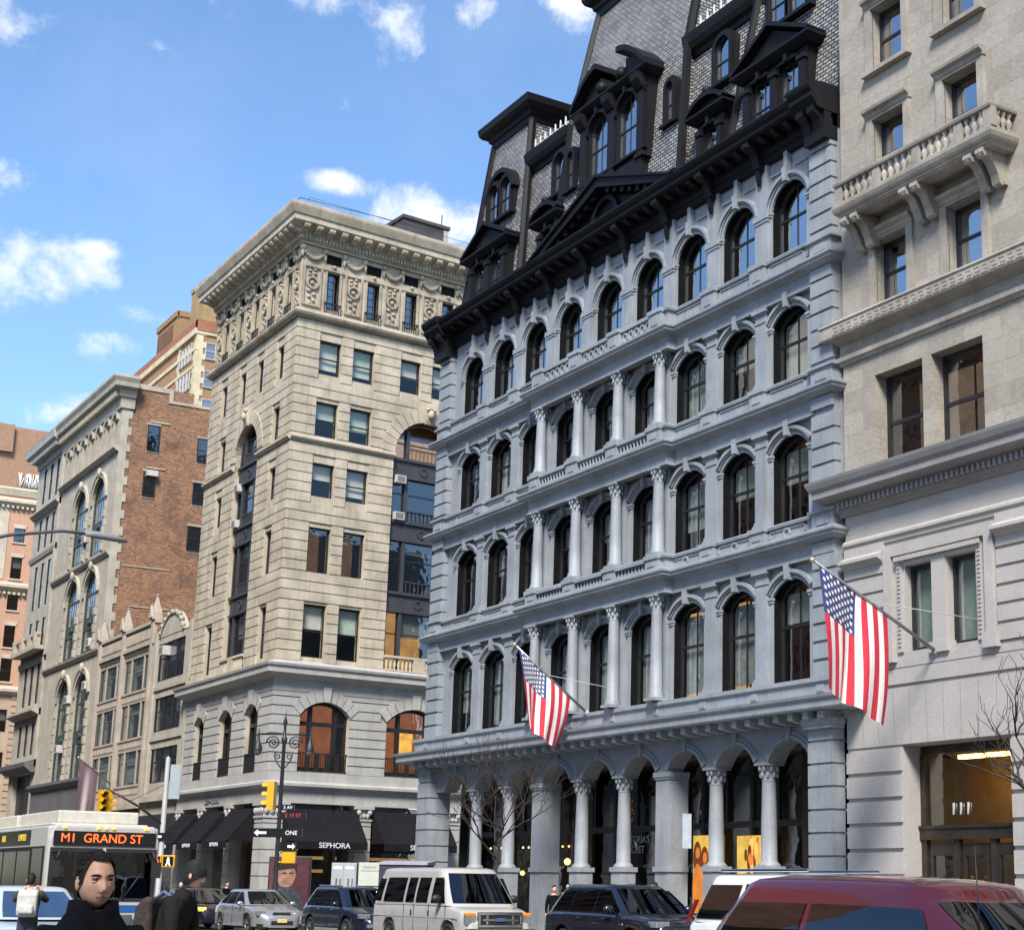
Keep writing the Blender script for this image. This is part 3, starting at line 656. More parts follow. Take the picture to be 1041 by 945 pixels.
def arched(xc, n, ww, hh, z0, o, gap=.22):
    dormer_mb = MB(); W = n*ww+(n+1)*gap; x0 = xc-W/2
    ops = [(x0+gap+ww/2+i*(ww+gap), ww/2, z0+.12, z0+.12+hh, ww/2) for i in range(n)]
    top = z0+.12+hh+ww/2
    for u, w_, s_, p_, r_ in ops:
        A = [(u+a, z) for a, z in arcpts(w_, p_, r_, 12)]; m_ = dormer_mb
        J = [(u-w_, s_)]+A+[(u+w_, s_)]; m_.strip(J, [(u-w_-.16, s_)]+arcoff(A, .16)+[(u+w_+.16, s_)], o-.9, o+.1); m_.strip([(u-w_-.16, s_)]+arcoff(A, .16)+[(u+w_+.16, s_)], [(u-w_-.24, s_)]+arcoff(A, .24)+[(u+w_+.24, s_)], o-.9, o+.02)
    dormer_mb.box(x0-.1, x0+W+.1, o-.9, o+.16, z0, z0+.12)
    if n > 1:
        A = [(xc+a, z) for a, z in arcpts(W/2-.05, z0+hh-.1, W*.42, 16)]; dormer_mb.strip(A, arcoff(A, .2), o-.9, o+.14)
    d = obj('roof_window', dormer_mb, DARKT, g)
    for u, w_, s_, p_, r_ in ops: window(g, F0, u, o-.1, s_, 'rw%.2f_%.2f' % (w_, hh), IRON, DG, dict(w=w_, h=hh, rise=r_, fw=.05, mid=.45, mull=False))
    m_ = MB()
    for u, w_, s_, p_, r_ in ops: m_.uprism([(u-w_, s_), (u+w_, s_)]+[(u+a, z) for a, z in arcpts(w_, p_, r_, 10)][::-1], o-.16, o-.13)
    obj('dormer_backing', m_, REVEAL, d)
for xc in (-57.9, -38.0): arched(xc, 2, .85, 1.25, 29.15, -.74)
for xc in (-53.2, -42.0):
    dormer(xc-.15, 1, .85, 1.7, 25.1, -.6, 'arch', .34); arched(xc+.1, 1, .85, 1.25, 28.65, -.93)
dormer(-48.25, 2, 1.45, 1.95, 27.45, -.4, 'broken', .58, .67, True)
for xc in (-51.75, -44.75): arched(xc, 1, .42, 1.35, 28.2, -.66)
# ------------------------------------------------------------------ 2. the stone corner building across the side street
s_ = thing('corner_building', 'ornate tan limestone corner building with heavy bracketed cornice and black shop awnings', 'building', (-79.2, 0, 0.12))
TH = math.atan2(.99619, -.08717); FW = Fr(); FS = Fr((-79.2, 0), TH)
SX0 = -92.95; CX = -79.2; SU = 15.0
def plan(ret=0.0):
    e = FS.pt(SU); return [(SX0, 4+0), (SX0, 0), (CX, 0), (e.x, e.y)]
def courses(fr, u0, u1, z0, z1, ops, step, m, o0=0, o1=.075, gap=.055):
    """rusticated courses running between the openings"""
    z = z0
    while z < z1-.08:
        ze = min(z+step, z1); a, b = z+gap/2, ze-gap/2
        cur = u0; spans = []
        for (u, w, zs, zp, r) in sorted(ops):
            if b <= zs+.02 or a >= zp+r: continue
            ww = w
            if a > zp and r > 0:
                k = min(1, (a-zp)/r); ww = w*math.sqrt(max(0, 1-k*k)) if r > w*.9 else w*math.sqrt(max(0, 1-k))
                ww = max(ww, w*.0)+.35
            spans.append((u-ww, u+ww))
        for (p, q) in spans+[(u1, u1)]:
            if p > cur+.05: m.box(cur+.004, p-.004 if p < u1 else p, o0-.01, o1, a, b)
            cur = max(cur, q)
        z = ze
nW = (-90.2, -81.6); AWC, ASC = -85.9, 8.1
top4 = [-90.6, -87.4, -84.6, -81.5]
wops_hi = [(x, .55, 28.12, 30.0, 0) for x in top4]
rows = [(24.7, 26.6), (21.45, 23.25), (17.4, 19.8), (13.0, 15.75)]
wops = []
for (a, b) in rows: wops += [(x, .56, a, b, 0) for x in nW]
S2 = [(1.95,), (3.95,)]
su_all = (1.95, 3.95, 12.25, 14.2)
m = MB()
def stack(m, fr, u0, u1, cols, zlo, zhi, depth=.45):
    """wall strip with a vertical stack of openings in each column"""
    cur = u0
    for u, w, ops in cols:
        if u-w > cur: m.quad((cur,0,zlo),(u-w,0,zlo),(u-w,0,zhi),(cur,0,zhi))
        z = zlo
        for i, (zs, zp, r) in enumerate(ops):
            zt = ops[i+1][0] if i+1 < len(ops) else zhi
            m.wall(u-w, u+w, z, zt if i+1 == len(ops) else zp+r+.001, [(u, w, zs, zp, r)], 0, depth)
            z = zt if i+1 == len(ops) else zp+r+.001
        cur = u+w
    if cur < u1: m.quad((cur,0,zlo),(u1,0,zlo),(u1,0,zhi),(cur,0,zhi))
rr4 = [(b[0], b[1], 0) for b in rows[::-1]]
def sash_col(u, w): return (u, w, rr4+[(28.12, 30.0, 0)])
ARW, ARS = 1.85, 2.02
# west (avenue) wall
cw = [(nW[0], .56, rr4), (AWC, ARW, [(12.75, 24.75, ARW)]), (nW[1], .56, rr4)]
stack(m, FW, SX0, CX, cw, 12.4, 27.4); m.wall(SX0, CX, 27.4, 31.3, wops_hi, 0, .4)
lv2w = [(-90.5, .78, 7.3, 10.25, .42), (-86.1, 1.0, 7.3, 10.2, .5), (-82.1, .95, 7.3, 10.2, .5)]
m.wall(SX0, CX, 6.8, 12.4, lv2w, 0, .5)
fzw = [(x, .5, 31.8, 33.9, 0) for x in (-91.0, -88.5, -85.95, -83.4, -80.9)]
m.wall(SX0, CX, 31.3, 37.0, fzw, -.05, .5)
m.quad((SX0,0,0),(SX0,-14,0),(SX0,-14,37),(SX0,0,37)); 
obj('wall', m, LIME, s_, FW)
m = MB(); cs = [(u, .64, rr4) for u in su_all[:2]]+[(ASC, ARS, [(12.75, 24.6, ARS)])]+[(u, .64, rr4) for u in su_all[2:]]
stack(m, FS, 0, SU, cs, 12.4, 27.4)
hi_s = [(u, .64, 28.12, 30.0, 0) for u in (1.95, 3.95, 6.87, 8.87, 12.25, 14.2)]
m.wall(0, SU, 27.4, 31.3, hi_s, 0, .4)
lv2s = [(2.85, 1.38, 7.3, 10.05, .72), (8.1, 1.66, 7.3, 10.0, .78), (13.3, 1.38, 7.3, 10.05, .72)]
m.wall(0, SU, 6.8, 12.4, lv2s, 0, .5)
fzs = [(u, .5, 31.8, 33.9, 0) for u in (1.88, 4.31, 6.67, 9.05, 11.4, 13.7)]
m.wall(0, SU, 31.3, 37.0, fzs, -.05, .5)
obj('wall', m, LIME, s_, FS)
# rusticated courses
m = MB(); allW = [(u, w+.03, a, b, r) for u, w, st in cw for a, b, r in st]+[(u, w+.03, a, b, 0) for u, w, a, b, r in wops_hi]
courses(FW, SX0, CX+.075, 12.75, 30.95, allW, .52, m); obj('rusticated_courses', m, LIME, s_, FW)
m = MB(); courses(FW, SX0, CX+.09, 7.15, 11.2, [(u, w+.03, a, b, r) for u, w, a, b, r in lv2w], .47, m, 0, .10, .06); obj('base_courses', m, LIMED, s_, FW)
m = MB(); allS = [(u, w+.03, a, b, r) for u, w, st in cs for a, b, r in st]+[(u, w+.03, a, b, 0) for u, w, a, b, r in hi_s]
courses(FS, -.075, SU, 12.75, 30.95, allS, .52, m); obj('rusticated_courses', m, LIME, s_, FS)
m = MB(); courses(FS, -.09, SU, 7.15, 11.2, [(u, w+.03, a, b, r) for u, w, a, b, r in lv2s], .47, m, 0, .10, .06); obj('base_courses', m, LIMED, s_, FS)
# voussoirs and keystones
def vouss(fr, u, w, zp, r, n, H, o1=.12, key=True, mt=LIME):
    m = MB(); A = arcpts(w, zp, r, n)
    B = arcoff(A, H)
    for i in range(n):
        k = 1.25 if i == n//2 else 1
        a, b, c, d = A[i], A[i+1], B[i+1], B[i]
        g_ = .04
        def lp(p, q, t_): return (p[0]+(q[0]-p[0])*t_, p[1]+(q[1]-p[1])*t_)
        m.uprism([(u+x, z) for x, z in (lp(a,b,g_), lp(b,a,g_), lp(lp(b,a,g_), lp(c,d,g_), k), lp(lp(a,b,g_), lp(d,c,g_), k))], -.02, o1+(.10 if i == n//2 else 0))
    if key: m.oprism([(0,zp+r-.1),(.2,zp+r-.1),(.26,zp+r+.1),(.3,zp+r+.5),(.42,zp+r+.75),(.42,zp+r+.9),(0,zp+r+.95)], u-.26, u+.26); m.ball((u, .36, zp+r+.42), (.2,.14,.26), 10); m.ball((u-.2, .34, zp+r+.72), .12, 8); m.ball((u+.2, .34, zp+r+.72), .12, 8)
    obj('arch_stones', m, mt, s_, fr)
vouss(FW, AWC, ARW, 24.75, ARW, 15, .75); vouss(FS, ASC, ARS, 24.6, ARS, 17, .8)
for u, w, a, b, r in lv2w: vouss(FW, u, w+.05, b, r, 5, .62, .14, False, LIMED)
for u, w, a, b, r in lv2s: vouss(FS, u, w+.05, b, r, 9, .62, .14, False, LIMED)
# mouldings round the corner
def belt(name, prof, mt):
    m = MB(); m.sweep(plan(), prof); return obj(name, m, mt, s_)
belt('main_cornice', [(-.1,35.15),(.12,35.15),(.12,35.25),(.22,35.3),(.22,35.5),(.3,35.55),(.34,35.72),(.95,35.98),(.98,36.02),(.98,36.3),(1.06,36.36),(1.2,36.72),(1.22,36.8),(1.22,36.95),(.3,37.15),(-.1,37.2)], LIME)
belt('upper_ledge', [(-.1,31.0),(.12,31.0),(.2,31.05),(.34,31.12),(.40,31.25),(.34,31.38),(.16,31.5),(-.1,31.55)], ORN)
belt('middle_ledge', [(-.1,24.28),(.14,24.28),(.2,24.34),(.26,24.4),(.26,24.5),(.14,24.58),(-.1,24.6)], LIME) if False else None
belt('lower_cornice', [(-.1,11.2),(.12,11.2),(.14,11.75),(.2,11.8),(.3,11.84),(.62,12.0),(.66,12.04),(.66,12.28),(.75,12.38),(.78,12.5),(.2,12.7),(.1,12.75),(-.1,12.75)], LIMED)
belt('shop_cornice', [(-.1,5.62),(.2,5.62),(.2,6.18),(.26,6.22),(.26,6.28),(.42,6.38),(.5,6.45),(.5,6.58),(.3,6.66),(.14,6.7),(.14,7.16),(-.1,7.18)], LIMED)
for fr, a, b, gaps in ((FW, SX0, CX+.1, [(AWC-ARW, AWC+ARW)]), (FS, -.1, SU, [(ASC-ARS, ASC+ARS)])):
    (p, q), = gaps
    for x0, x1 in ((a, p), (q, b)):
        m = MB(); m.sweep([(x0, 0), (x1, 0)], [(-.05,24.28),(.14,24.28),(.2,24.34),(.26,24.4),(.26,24.5),(.14,24.58),(-.05,24.6)])
        obj('middle_ledge', m, LIME, s_, fr)
# modillions and dentils
for fr, a, b in ((FW, SX0-.3, CX+.7), (FS, -.5, SU)):
    mo = MB(); mo.oprism([(.2,35.95),(.92,36.0),(.92,35.84),(.86,35.74),(.7,35.72),(.55,35.62),(.3,35.55),(.2,35.55)], -.17, .17)
    copies('cornice_block', mo.mesh('cornice_block', LIME), s_, fr, [(a+.25+k*.74, 0, 0) for k in range(int((b-a-.25)/.74)+1)])
    mo = MB(); x = a+.3
    while x < b-.3: mo.box(x-.06, x+.06, .2, .33, 35.34, 35.53); x += .2
    obj('dentils', mo, LIME, s_, fr)['kind'] = 'stuff'
# carved top storey
def carving(fr, ws, ends):
    pos = [ends[0]]+list(ws)+[ends[1]]
    for i in range(len(pos)-1):
        a = pos[i]+(.72 if i else .12); b = pos[i+1]-(.72 if i < len(pos)-2 else .12)
        if b-a < .35: continue
        c = (a+b)/2; h = min(.55, (b-a)/2); m = MB()
        for A_, B_, z0, z1 in ((c-h, c+h, 31.75, 34.0),):
            for p, q in (((A_,z0),(A_+.07,z1)), ((B_-.07,z0),(B_,z1))): m.box(p[0], q[0], -.06, .06, z0, z1)
            m.box(A_+.07, B_-.07, -.06, .06, z1-.07, z1); m.box(A_+.07, B_-.07, -.06, .06, z0, z0+.07)
        ring = lambda R, r_: m.strip([(c+R*cos(q*pi/9), 33.05+R*sin(q*pi/9)) for q in range(19)], [(c+r_*cos(q*pi/9), 33.05+r_*sin(q*pi/9)) for q in range(19)], -.05, .09)
        ring(.36, .26); m.ball((c, 0, 33.05), (.13,.12,.13), 8)
        for q in range(5): m.ball((c+(.17 if q%2 else -.17)*(1-q*.12), -.02, 32.6-q*.17), (.17-.02*q,.1,.12), 6)
        for q in range(4): m.ball((c+(.15 if q%2 else -.15), -.02, 33.5+q*.11), (.13,.09,.10), 6)
        obj('carved_panel', m, ORN, s_, fr)
        m = MB(); w = h+.25
        for q in range(11):
            x = c-w*.8+1.6*w*q/10; z = 34.85-.42*(1-((q-5)/5)**2)
            m.ball((x, .02, z), (.13,.12,.14), 6)
        for q in (-1, 1): m.ball((c+q*w*.82, .05, 34.95), (.17,.14,.17), 8); m.ball((c+q*w*.86, .03, 34.6), (.1,.1,.22), 6)
        obj('carved_garland', m, ORN, s_, fr)
    for u in ws:
        m = MB(); m.box(u-.62, u+.62, -.05, .05, 33.95, 34.1); m.box(u-.5, u-.38, -.06, .03, 31.6, 33.9); m.box(u+.38, u+.5, -.06, .03, 31.6, 33.9); m.box(u-.44, u+.44, -.09, -.045, 34.35, 34.9, 1); m.ball((u, .05, 34.2), .12, 8)
        obj('window_surround', m, [ORN, REVEAL], s_, fr)
        m = MB()
        for q in range(8): m.box(u-.5+q*.14, u-.475+q*.14, .06, .09, 31.55, 32.1)
        m.box(u-.52, u+.52, .05, .1, 32.08, 32.13); obj('window_guard', m, IRON, s_, fr)
carving(FW, [x for x, *_ in fzw], (SX0, CX)); carving(FS, [x for x, *_ in fzs], (0, SU))
for fr, ls in ((FW, fzw), (FS, fzs)):
    for u, *_ in ls: window(s_, fr, u, -.35, 31.8, 'seph_fz', IRON, GLASS, dict(w=.5, h=2.1, rise=0, fw=.055, mid=0, mull=False, cols=3, rows=5))
# sash windows
GLASSB = glass('blind_window_glass', 0, (.92,.93,.9))
def sash(fr, u, w, z0, z1, i):
    q = rng.random(); bl = None; f = .5
    if q < .75: bl = rng.choice((BLIND, BLIND, BLINDG)); f = rng.choice((.45, .5, .62, .8, .95))
    window(s_, fr, u, -.27, z0, 'ss%.2f_%.2f_%d' % (w, z1-z0, bool(bl)), IRON, GLASSB if bl else GLASS, dict(w=w, h=z1-z0, rise=0, fw=.06, mid=.5, mull=False), bl, f)
for i, (a, b) in enumerate(rows):
    for x in nW: sash(FW, x, .56, a, b, i)
    for x in su_all:
        if i == 2 and x < 5: window(s_, FS, x, -.27, a, 'sstall', IRON, GLASSD, dict(w=.64, h=b-a, rise=0, fw=.06, mid=0, mull=False), None, 0, emis('brown_lit_room', (.16,.09,.05), .8))
        else: sash(FS, x, .64, a, b, i)
for x in top4: sash(FW, x, .55, 28.12, 30.0, 5)
for u, w, a, b, r in hi_s: sash(FS, u, w, 28.12, 30.0, 5)
# iron bay fronts in the tall arches
def bayfront(fr, uc, w, spr):
    m = MB(); o = -.32
    m.box(uc-w, uc-w+.14, o-.1, o+.06, 12.75, spr); m.box(uc+w-.14, uc+w, o-.1, o+.06, 12.75, spr)
    A = [(uc+a, z) for a, z in arcpts(w, spr, w, 16)]; B = arcoff(A, -.16); m.strip(A, B, o-.1, o+.06)
    lv = [12.75, 16.9, 20.8, 24.3]; 
    for k, z in enumerate(lv[1:]):
        m.box(uc-w+.14, uc+w-.14, o-.12, o+.12, z-.85, z+.02); m.box(uc-w+.1, uc+w-.1, o-.1, o+.24, z-.02, z+.14); m.box(uc-w+.1, uc+w-.1, o-.1, o+.2, z-.98, z-.85)
        m.strip([(uc+.16*cos(q*pi/8), z-.44+.16*sin(q*pi/8)) for q in range(17)], [(uc+.26*cos(q*pi/8), z-.44+.26*sin(q*pi/8)) for q in range(17)], o+.1, o+.17)
        for q in range(9): x = uc-w*.5+w*q/8; m.box(x-.02, x+.02, o+.05, o+.09, z+.15, z+.75)
        m.box(uc-w*.5, uc+w*.5, o+.04, o+.1, z+.72, z+.78)
    for s in (-1, 1): m.box(uc+s*w*.52-.10, uc+s*w*.52+.10, o-.08, o+.14, 12.75, spr+w*.7)
    b_ = obj('iron_bay_front', m, stone('dark_iron_bay', (.045,.043,.048), .2, .3, .5, .1, grime=(.09,.085,.08), spec=.5), s_, fr)
    zl = [(12.78, 16.0), (17.0, 19.9), (20.9, 23.4), (24.4, spr+w*.62)]
    for k, (a, b) in enumerate(zl):
        for (x0, x1) in ((uc-w+.14, uc-w*.52-.1), (uc-w*.52+.1, uc+w*.52-.1), (uc+w*.52+.1, uc+w-.14)):
            lit = None
            if k == 0: lit = WARM
            if k == 3: lit = WARM
            window(s_, fr, (x0+x1)/2, o-.06, a, 'bay%.2f_%.2f' % (x1-x0, b-a), IRON, GLASSD, dict(w=(x1-x0)/2, h=b-a, rise=0, fw=.06, mid=.62, mull=False), BLIND if (k in (0,1) and x1-x0 > .8) else None, .24 if k else .42, lit if x1-x0 > .8 or k == 3 else None)
    for (x, z) in ((uc-w+.5, 23.0), (uc-w+.5, 20.95)):
        q = MB(); q.box(x-.3, x+.3, o-.1, o+.4, z, z+.42); q.box(x-.24, x+.24, o+.4, o+.41, z+.05, z+.37, 1); obj('air_conditioner', q, [plain('aged_white_metal', (.5,.48,.44), .5, 0, .2), plain('ac_grille', (.16,.15,.14), .7)], s_, fr)
bayfront(FW, AWC, ARW, 24.75); bayfront(FS, ASC, ARS, 24.6)
for fr, uc, w in ((FW, AWC, ARW), (FS, ASC, ARS)):
    m = MB(); x = uc-w+.15
    while x < uc+w:
        if abs(x-uc-.1) > .34: m.lathe(x, .08, [(.06,12.8),(.04,12.9),(.09,13.05),(.045,13.35),(.06,13.42)], 8)
        x += .24
    m.box(uc-w, uc+w, -.06, .22, 12.72, 12.8); m.box(uc-w, uc+w, -.06, .2, 13.42, 13.54); m.box(uc-.3, uc+.4, -.03, .19, 12.8, 13.42)
    obj('balustrade', m, LIME, s_, fr)
# second-floor arched windows, warm inside
for fr, ls, nn in ((FW, lv2w, 1), (FS, lv2s, 3)):
    for i, (u, w, a, b, r) in enumerate(ls):
        m = MB(); A = [(u+x, z) for x, z in arcpts(w, b, r, 10)]; m.strip(A, arcoff(A, -.14), -.4, -.2)
        m.box(u-w, u-w+.12, -.4, -.2, a, b); m.box(u+w-.12, u+w, -.4, -.2, a, b); m.box(u-w+.12, u+w-.12, -.4, -.2, 9.55, 9.75); m.box(u-w+.12, u+w-.12, -.42, -.22, a, a+.15)
        bars = (-w*.5, w*.52) if nn == 3 else (0,)
        for q in bars: m.box(u+q-.09, u+q+.09, -.4, -.18, a, b+r*.6)
        d = obj('arched_window', m, IRON, s_, fr)
        p = MB(); pts = [(u-w+.1,a),(u+w-.1,a),(u+w-.1,b)]+[(x,z-.05) for x, z in A[::-1][1:-1]]+[(u-w+.1,b)]; p.add([(x,-.33,z) for x, z in pts], [tuple(range(len(pts)))]); obj('pane', p, GLASSD, d, fr)
        p = MB(); p.box(u-w-.2, u+w+.2, -1.75, -1.7, a-.2, b+r)
        obj('lit_room', p, emis('rusty_lit_room', (.62,.21,.07), .5), d, fr)
        if i == 1 and nn == 3: p = MB(); p.box(u-.55, u+.35, -.75, -.7, a+.9, a+2.3); obj('lit_lamp_panel', p, emis('amber_lamp', (1,.50,.08), 1.3), d, fr)
        p = MB()
        n = int(2*w/.13)
        for q in range(n+1): x = u-w+.06+q*(2*w-.12)/n; p.box(x-.015, x+.015, -.02, .02, a-.1, a+.85)
        p.box(u-w, u+w, -.03, .03, a+.82, a+.88); p.box(u-w, u+w, -.03, .03, a-.06, a)
        if nn == 3:
            for q in (-.6, -.2, .2, .6): p.box(u+q*w-.13, u+q*w+.13, -.01, .015, a, a+.8)
        obj('window_guard', p, IRON, s_, fr)
# shop floor
m = MB(); m.box(SX0+.3, CX-.6, -4, -3.9, 0, 5.7); m.box(SX0+.3, CX-.6, -4, -.6, 5.55, 5.62); obj('shop_back', m, DARKIN, s_)
m = MB(); m.box(.6, SU, -4, -3.9, 0, 5.7); m.box(.6, SU, -4, -.6, 5.55, 5.62); obj('shop_back', m, DARKIN, s_, FS)
def shop_col(fr, u, w, o0=-.55, o1=.22):
    m = MB(); z = .12; i = 0
    m.box(u-w+.03, u+w-.03, o0, o1-.04, 0, 5.65)
    while z < 4.75: m.box(u-w, u+w, o0+.01, o1, z+.02, min(z+.62, 4.85)-.02); z += .64; i += 1
    m.box(u-w-.03, u+w+.03, o0, o1+.05, 4.85, 4.95); m.box(u-w-.12, u+w+.12, o0, o1+.1, 5.45, 5.62)
    for s in (-1, 1): m.ball((u+s*w*.75, o1+.04, 5.28), (.14,.12,.16), 8)
    for q in (-.5, 0, .5): m.ball((u+q*w, o1+.02, 5.1), (.1,.09,.14), 6)
    obj('shop_pier', m, LIMED, s_, fr)
for x, w in ((-92.45, .35), (-88.6, .36), (-84.2, .40)): shop_col(FW, x, w)
m = MB(); m.box(CX-.95, CX+.17, -1.0, .2, 0, 5.65); z = .12
while z < 4.75: m.box(CX-1.0, CX+.22, -1.05, .24, z+.02, z+.60); z += .64
m.box(CX-1.05, CX+.28, -1.1, .3, 4.85, 4.95); m.box(CX-1.1, CX+.36, -1.1, .36, 5.45, 5.62)
for q in range(4): m.ball((CX-.85+q*.33, .28, 5.2), (.14,.1,.17), 8); m.ball((CX+.26, .1-q*.3, 5.2), (.1,.14,.17), 8)
obj('corner_pier', m, LIMED, s_)
for u, w in ((5.3, .42), (10.6, .42)): shop_col(FS, u, w)
SHG = emis('shop_shelf_glow', (.75,.42,.16), .55)
m = MB()
for k, (fr, a, b) in enumerate(((FS, .9, 4.8), (FS, 5.8, 10.1))):
    for z in (.6, 1.25, 1.9, 2.55): m.box(a, b, -1.6, -1.3, z, z+.05, 0); m.box(a, b, -1.62, -1.58, z+.36, z+.52, 1)
obj('shop_shelves', m, [plain('shelf_wood', (.12,.07,.05), .6), SHG], s_, FS)
m = MB(); m.box(.9, 4.8, -1.0, -.95, .3, 2.0); obj('window_graphic', m, plain('purple_window_graphic', (.16,.08,.13), .7, 0, .6, 3), s_, FS)
m = MB(); m.quad((.6,-.5,.2),(SU,-.5,.2),(SU,-.5,5.6),(.6,-.5,5.6)); obj('shop_glass', m, GLASSD, s_, FS)
m = MB(); m.quad((SX0+.3,-.5,.2),(CX-1,-.5,.2),(CX-1,-.5,5.6),(SX0+.3,-.5,5.6)); obj('shop_glass', m, GLASSD, s_, FW)
AWN = plain('black_awning_canvas', (.010,.009,.011), .9, 0, .3, 5, spec=.15, bump=.3); LET = plain('white_letters', (.75,.75,.75), .6)
for fr, a, b, sz in ((FW, -92.0, -89.05, .27), (FW, -88.15, -84.7, .27), (FW, -83.75, -80.3, .27), (FS, .75, 4.85, .36), (FS, 5.8, 10.1, .36)):
    m = MB(); n = 8; w2 = .04
    top, bot, out = 5.35, 3.72, 1.35
    for i in range(n):
        x0 = a+(b-a)*i/n; x1 = a+(b-a)*(i+1)/n; sg = lambda k: .05*sin(pi*((k*2) % n)/n)
        for j in range(6):
            P_ = lambda x, t_: (x, .24+out*t_-.03*sin(pi*t_)*(1+.5*sin(x*3.1)), top+(bot-top)*t_-(.07+.03*sin(x*2.3+a))*sin(pi*t_))
            m.quad(P_(x0, j/6), P_(x1, j/6), P_(x1, (j+1)/6), P_(x0, (j+1)/6))
    m.add([(a,.24,top),(a,.24+out,bot),(a,.24,bot)], [(0,1,2)]); m.add([(b,.24,top),(b,.24+out,bot),(b,.24,bot)], [(0,1,2)])
    m.box(a, b, .22+out, .25+out, bot-.36, bot+.005)
    aw = obj('awning', m, AWN, s_, fr)
    text('awning_lettering', 'SEPHORA', sz, LET, aw, fr, (a+b)/2+(.2 if fr is FS else 0), .27+out, bot-.17, .006, sx=1.12)
text('sign_lettering', 'SEPHORA', .36, plain('steel_letters', (.33,.33,.34), .4, .5), s_, FW, -87.0, .235, 5.9, .02, sx=1.5)
# roof bulkhead and rail
e = FS.pt(8.6, -4.6); m = MB(); m.box(7.6, 10.6, -5.8, -3.0, 36, 39.8); m.box(7.5, 10.7, -5.9, -2.9, 39.7, 39.9); m.lathe(10.2, -3.1, [(.04,39.8),(.04,40.6)], 6); m.box(10.3,10.6,-2.99,-2.95,38.9,39.6,1)
obj('roof_bulkhead', m, [stone('dark_bulkhead', (.075,.07,.075), .2, .3, .8, .2, grime=(.03,.03,.03)), LIMED], s_, FS)
m = MB(); m.tube([(SX0-.5,.5,37.5),(CX+.4,.5,37.5)], .02, 5); m.tube([(CX+.4,.5,37.5),(CX+.4,-8,37.5)], .02, 5)
obj('roof_rail', m, IRON, s_); m = MB(); m.tube([(0,.3,37.7),(15,.3,37.7)], .012, 5); [m.tube([(x,.3,37.0),(x,.3,37.7)], .01, 5) for x in (0,2.5,5,7.5,10,12.5)]; obj('roof_rail', m, IRON, s_, FS)
m = MB(); P = plan(); m.box(SX0, CX-.1, -14, -.1, 36.9, 37.0); obj('roof', m, DARKIN, s_)
m = MB()
for z in (7.2, 12.5, 16.6, 20.6, 24.4, 27.8, 31.2): m.box(SX0+.1, CX-1.3, -5, -.6, z-.15, z)
m.box(SX0+.1, CX-2, -5.2, -5, 7, 36); obj('interior', m, DARKIN, s_)
m = MB()
for z in (7.2, 12.5, 16.6, 20.6, 24.4, 27.8, 31.2): m.box(.5, SU-.1, -2.8, -.6, z-.15, z)
m.box(.5, SU-.1, -3.0, -2.8, 7, 36); obj('interior', m, DARKIN, s_, FS)

# ------------------------------------------------------------------ 3. limestone building on the right
b_ = thing('limestone_building', 'mottled beige limestone building with stone balcony and bronze entrance at right edge', 'building', (-27, 0, 0.12))
BX0, BX1 = -34.6, -4.0
wx = [-32.42, -29.5, -24.6, -21.7, -16.8, -13.9, -9.0]
m = MB(); hi = []
m.wall(BX0, BX1, 17.0, 21.0, [(x, .66, 17.72, 19.65, 0) for x in wx], 0, .42)
m.wall(BX0, BX1, 21.0, 24.2, [(x, .66, 21.2, 23.38, 0) for x in wx], 0, .42)
m.wall(BX0, BX1, 24.2, 27.9, [(x, .66, 24.97, 26.9, 0) for x in wx], 0, .42)
m.wall(BX0, BX1, 27.9, 31.6, [(x, .66, 28.6, 30.6, 0) for x in wx], 0, .42); m.wall(BX0, BX1, 31.6, 36, [(x, .66, 32.3, 34.3, 0) for x in wx], 0, .42)
bw = [(-32.28, .97), (-30.0, .97), (-24.4, .97), (-22.1, .97), (-16.6, .97), (-14.3, .97)]
m.wall(BX0, BX1, 12.9, 17.0, [(x, w, 13.0, 15.75, 0) for x, w in bw], 0, .62)
m.quad((BX0,0,7),(BX0,-16,7),(BX0,-16,36),(BX0,0,36)); obj('wall', m, ASHLAR, b_)
m = MB(); m.wall(BX0, BX1, 7.5, 12.9, [(x, .52, 7.85, 10.15, 0) for x in (-31.65, -30.05, -23.9, -22.3, -16.1, -14.5)], 0, .4); m.wall(BX0, BX1, 5.42, 7.5, [], 0, .4)
m.wall(BX0, BX1, 0, 5.42, [(-30.45, 1.95, .02, 5.419, 0), (-22.6, 1.95, .02, 5.419, 0), (-14.6, 1.95, .02, 5.419, 0)], 0, .85); m.quad((BX0,0,0),(BX0,-1,0),(BX0,-1,8),(BX0,0,8)); obj('base_wall', m, L111B, b_)
m = MB(); m.box(BX0+.1, BX1, -6, -5.8, 0, 36)
for z in (5.6, 12.6, 16.9, 20.8, 24.0, 27.8, 31.5): m.box(BX0+.1, BX1, -5.8, -.9, z-.2, z)
obj('interior', m, DARKIN, b_)
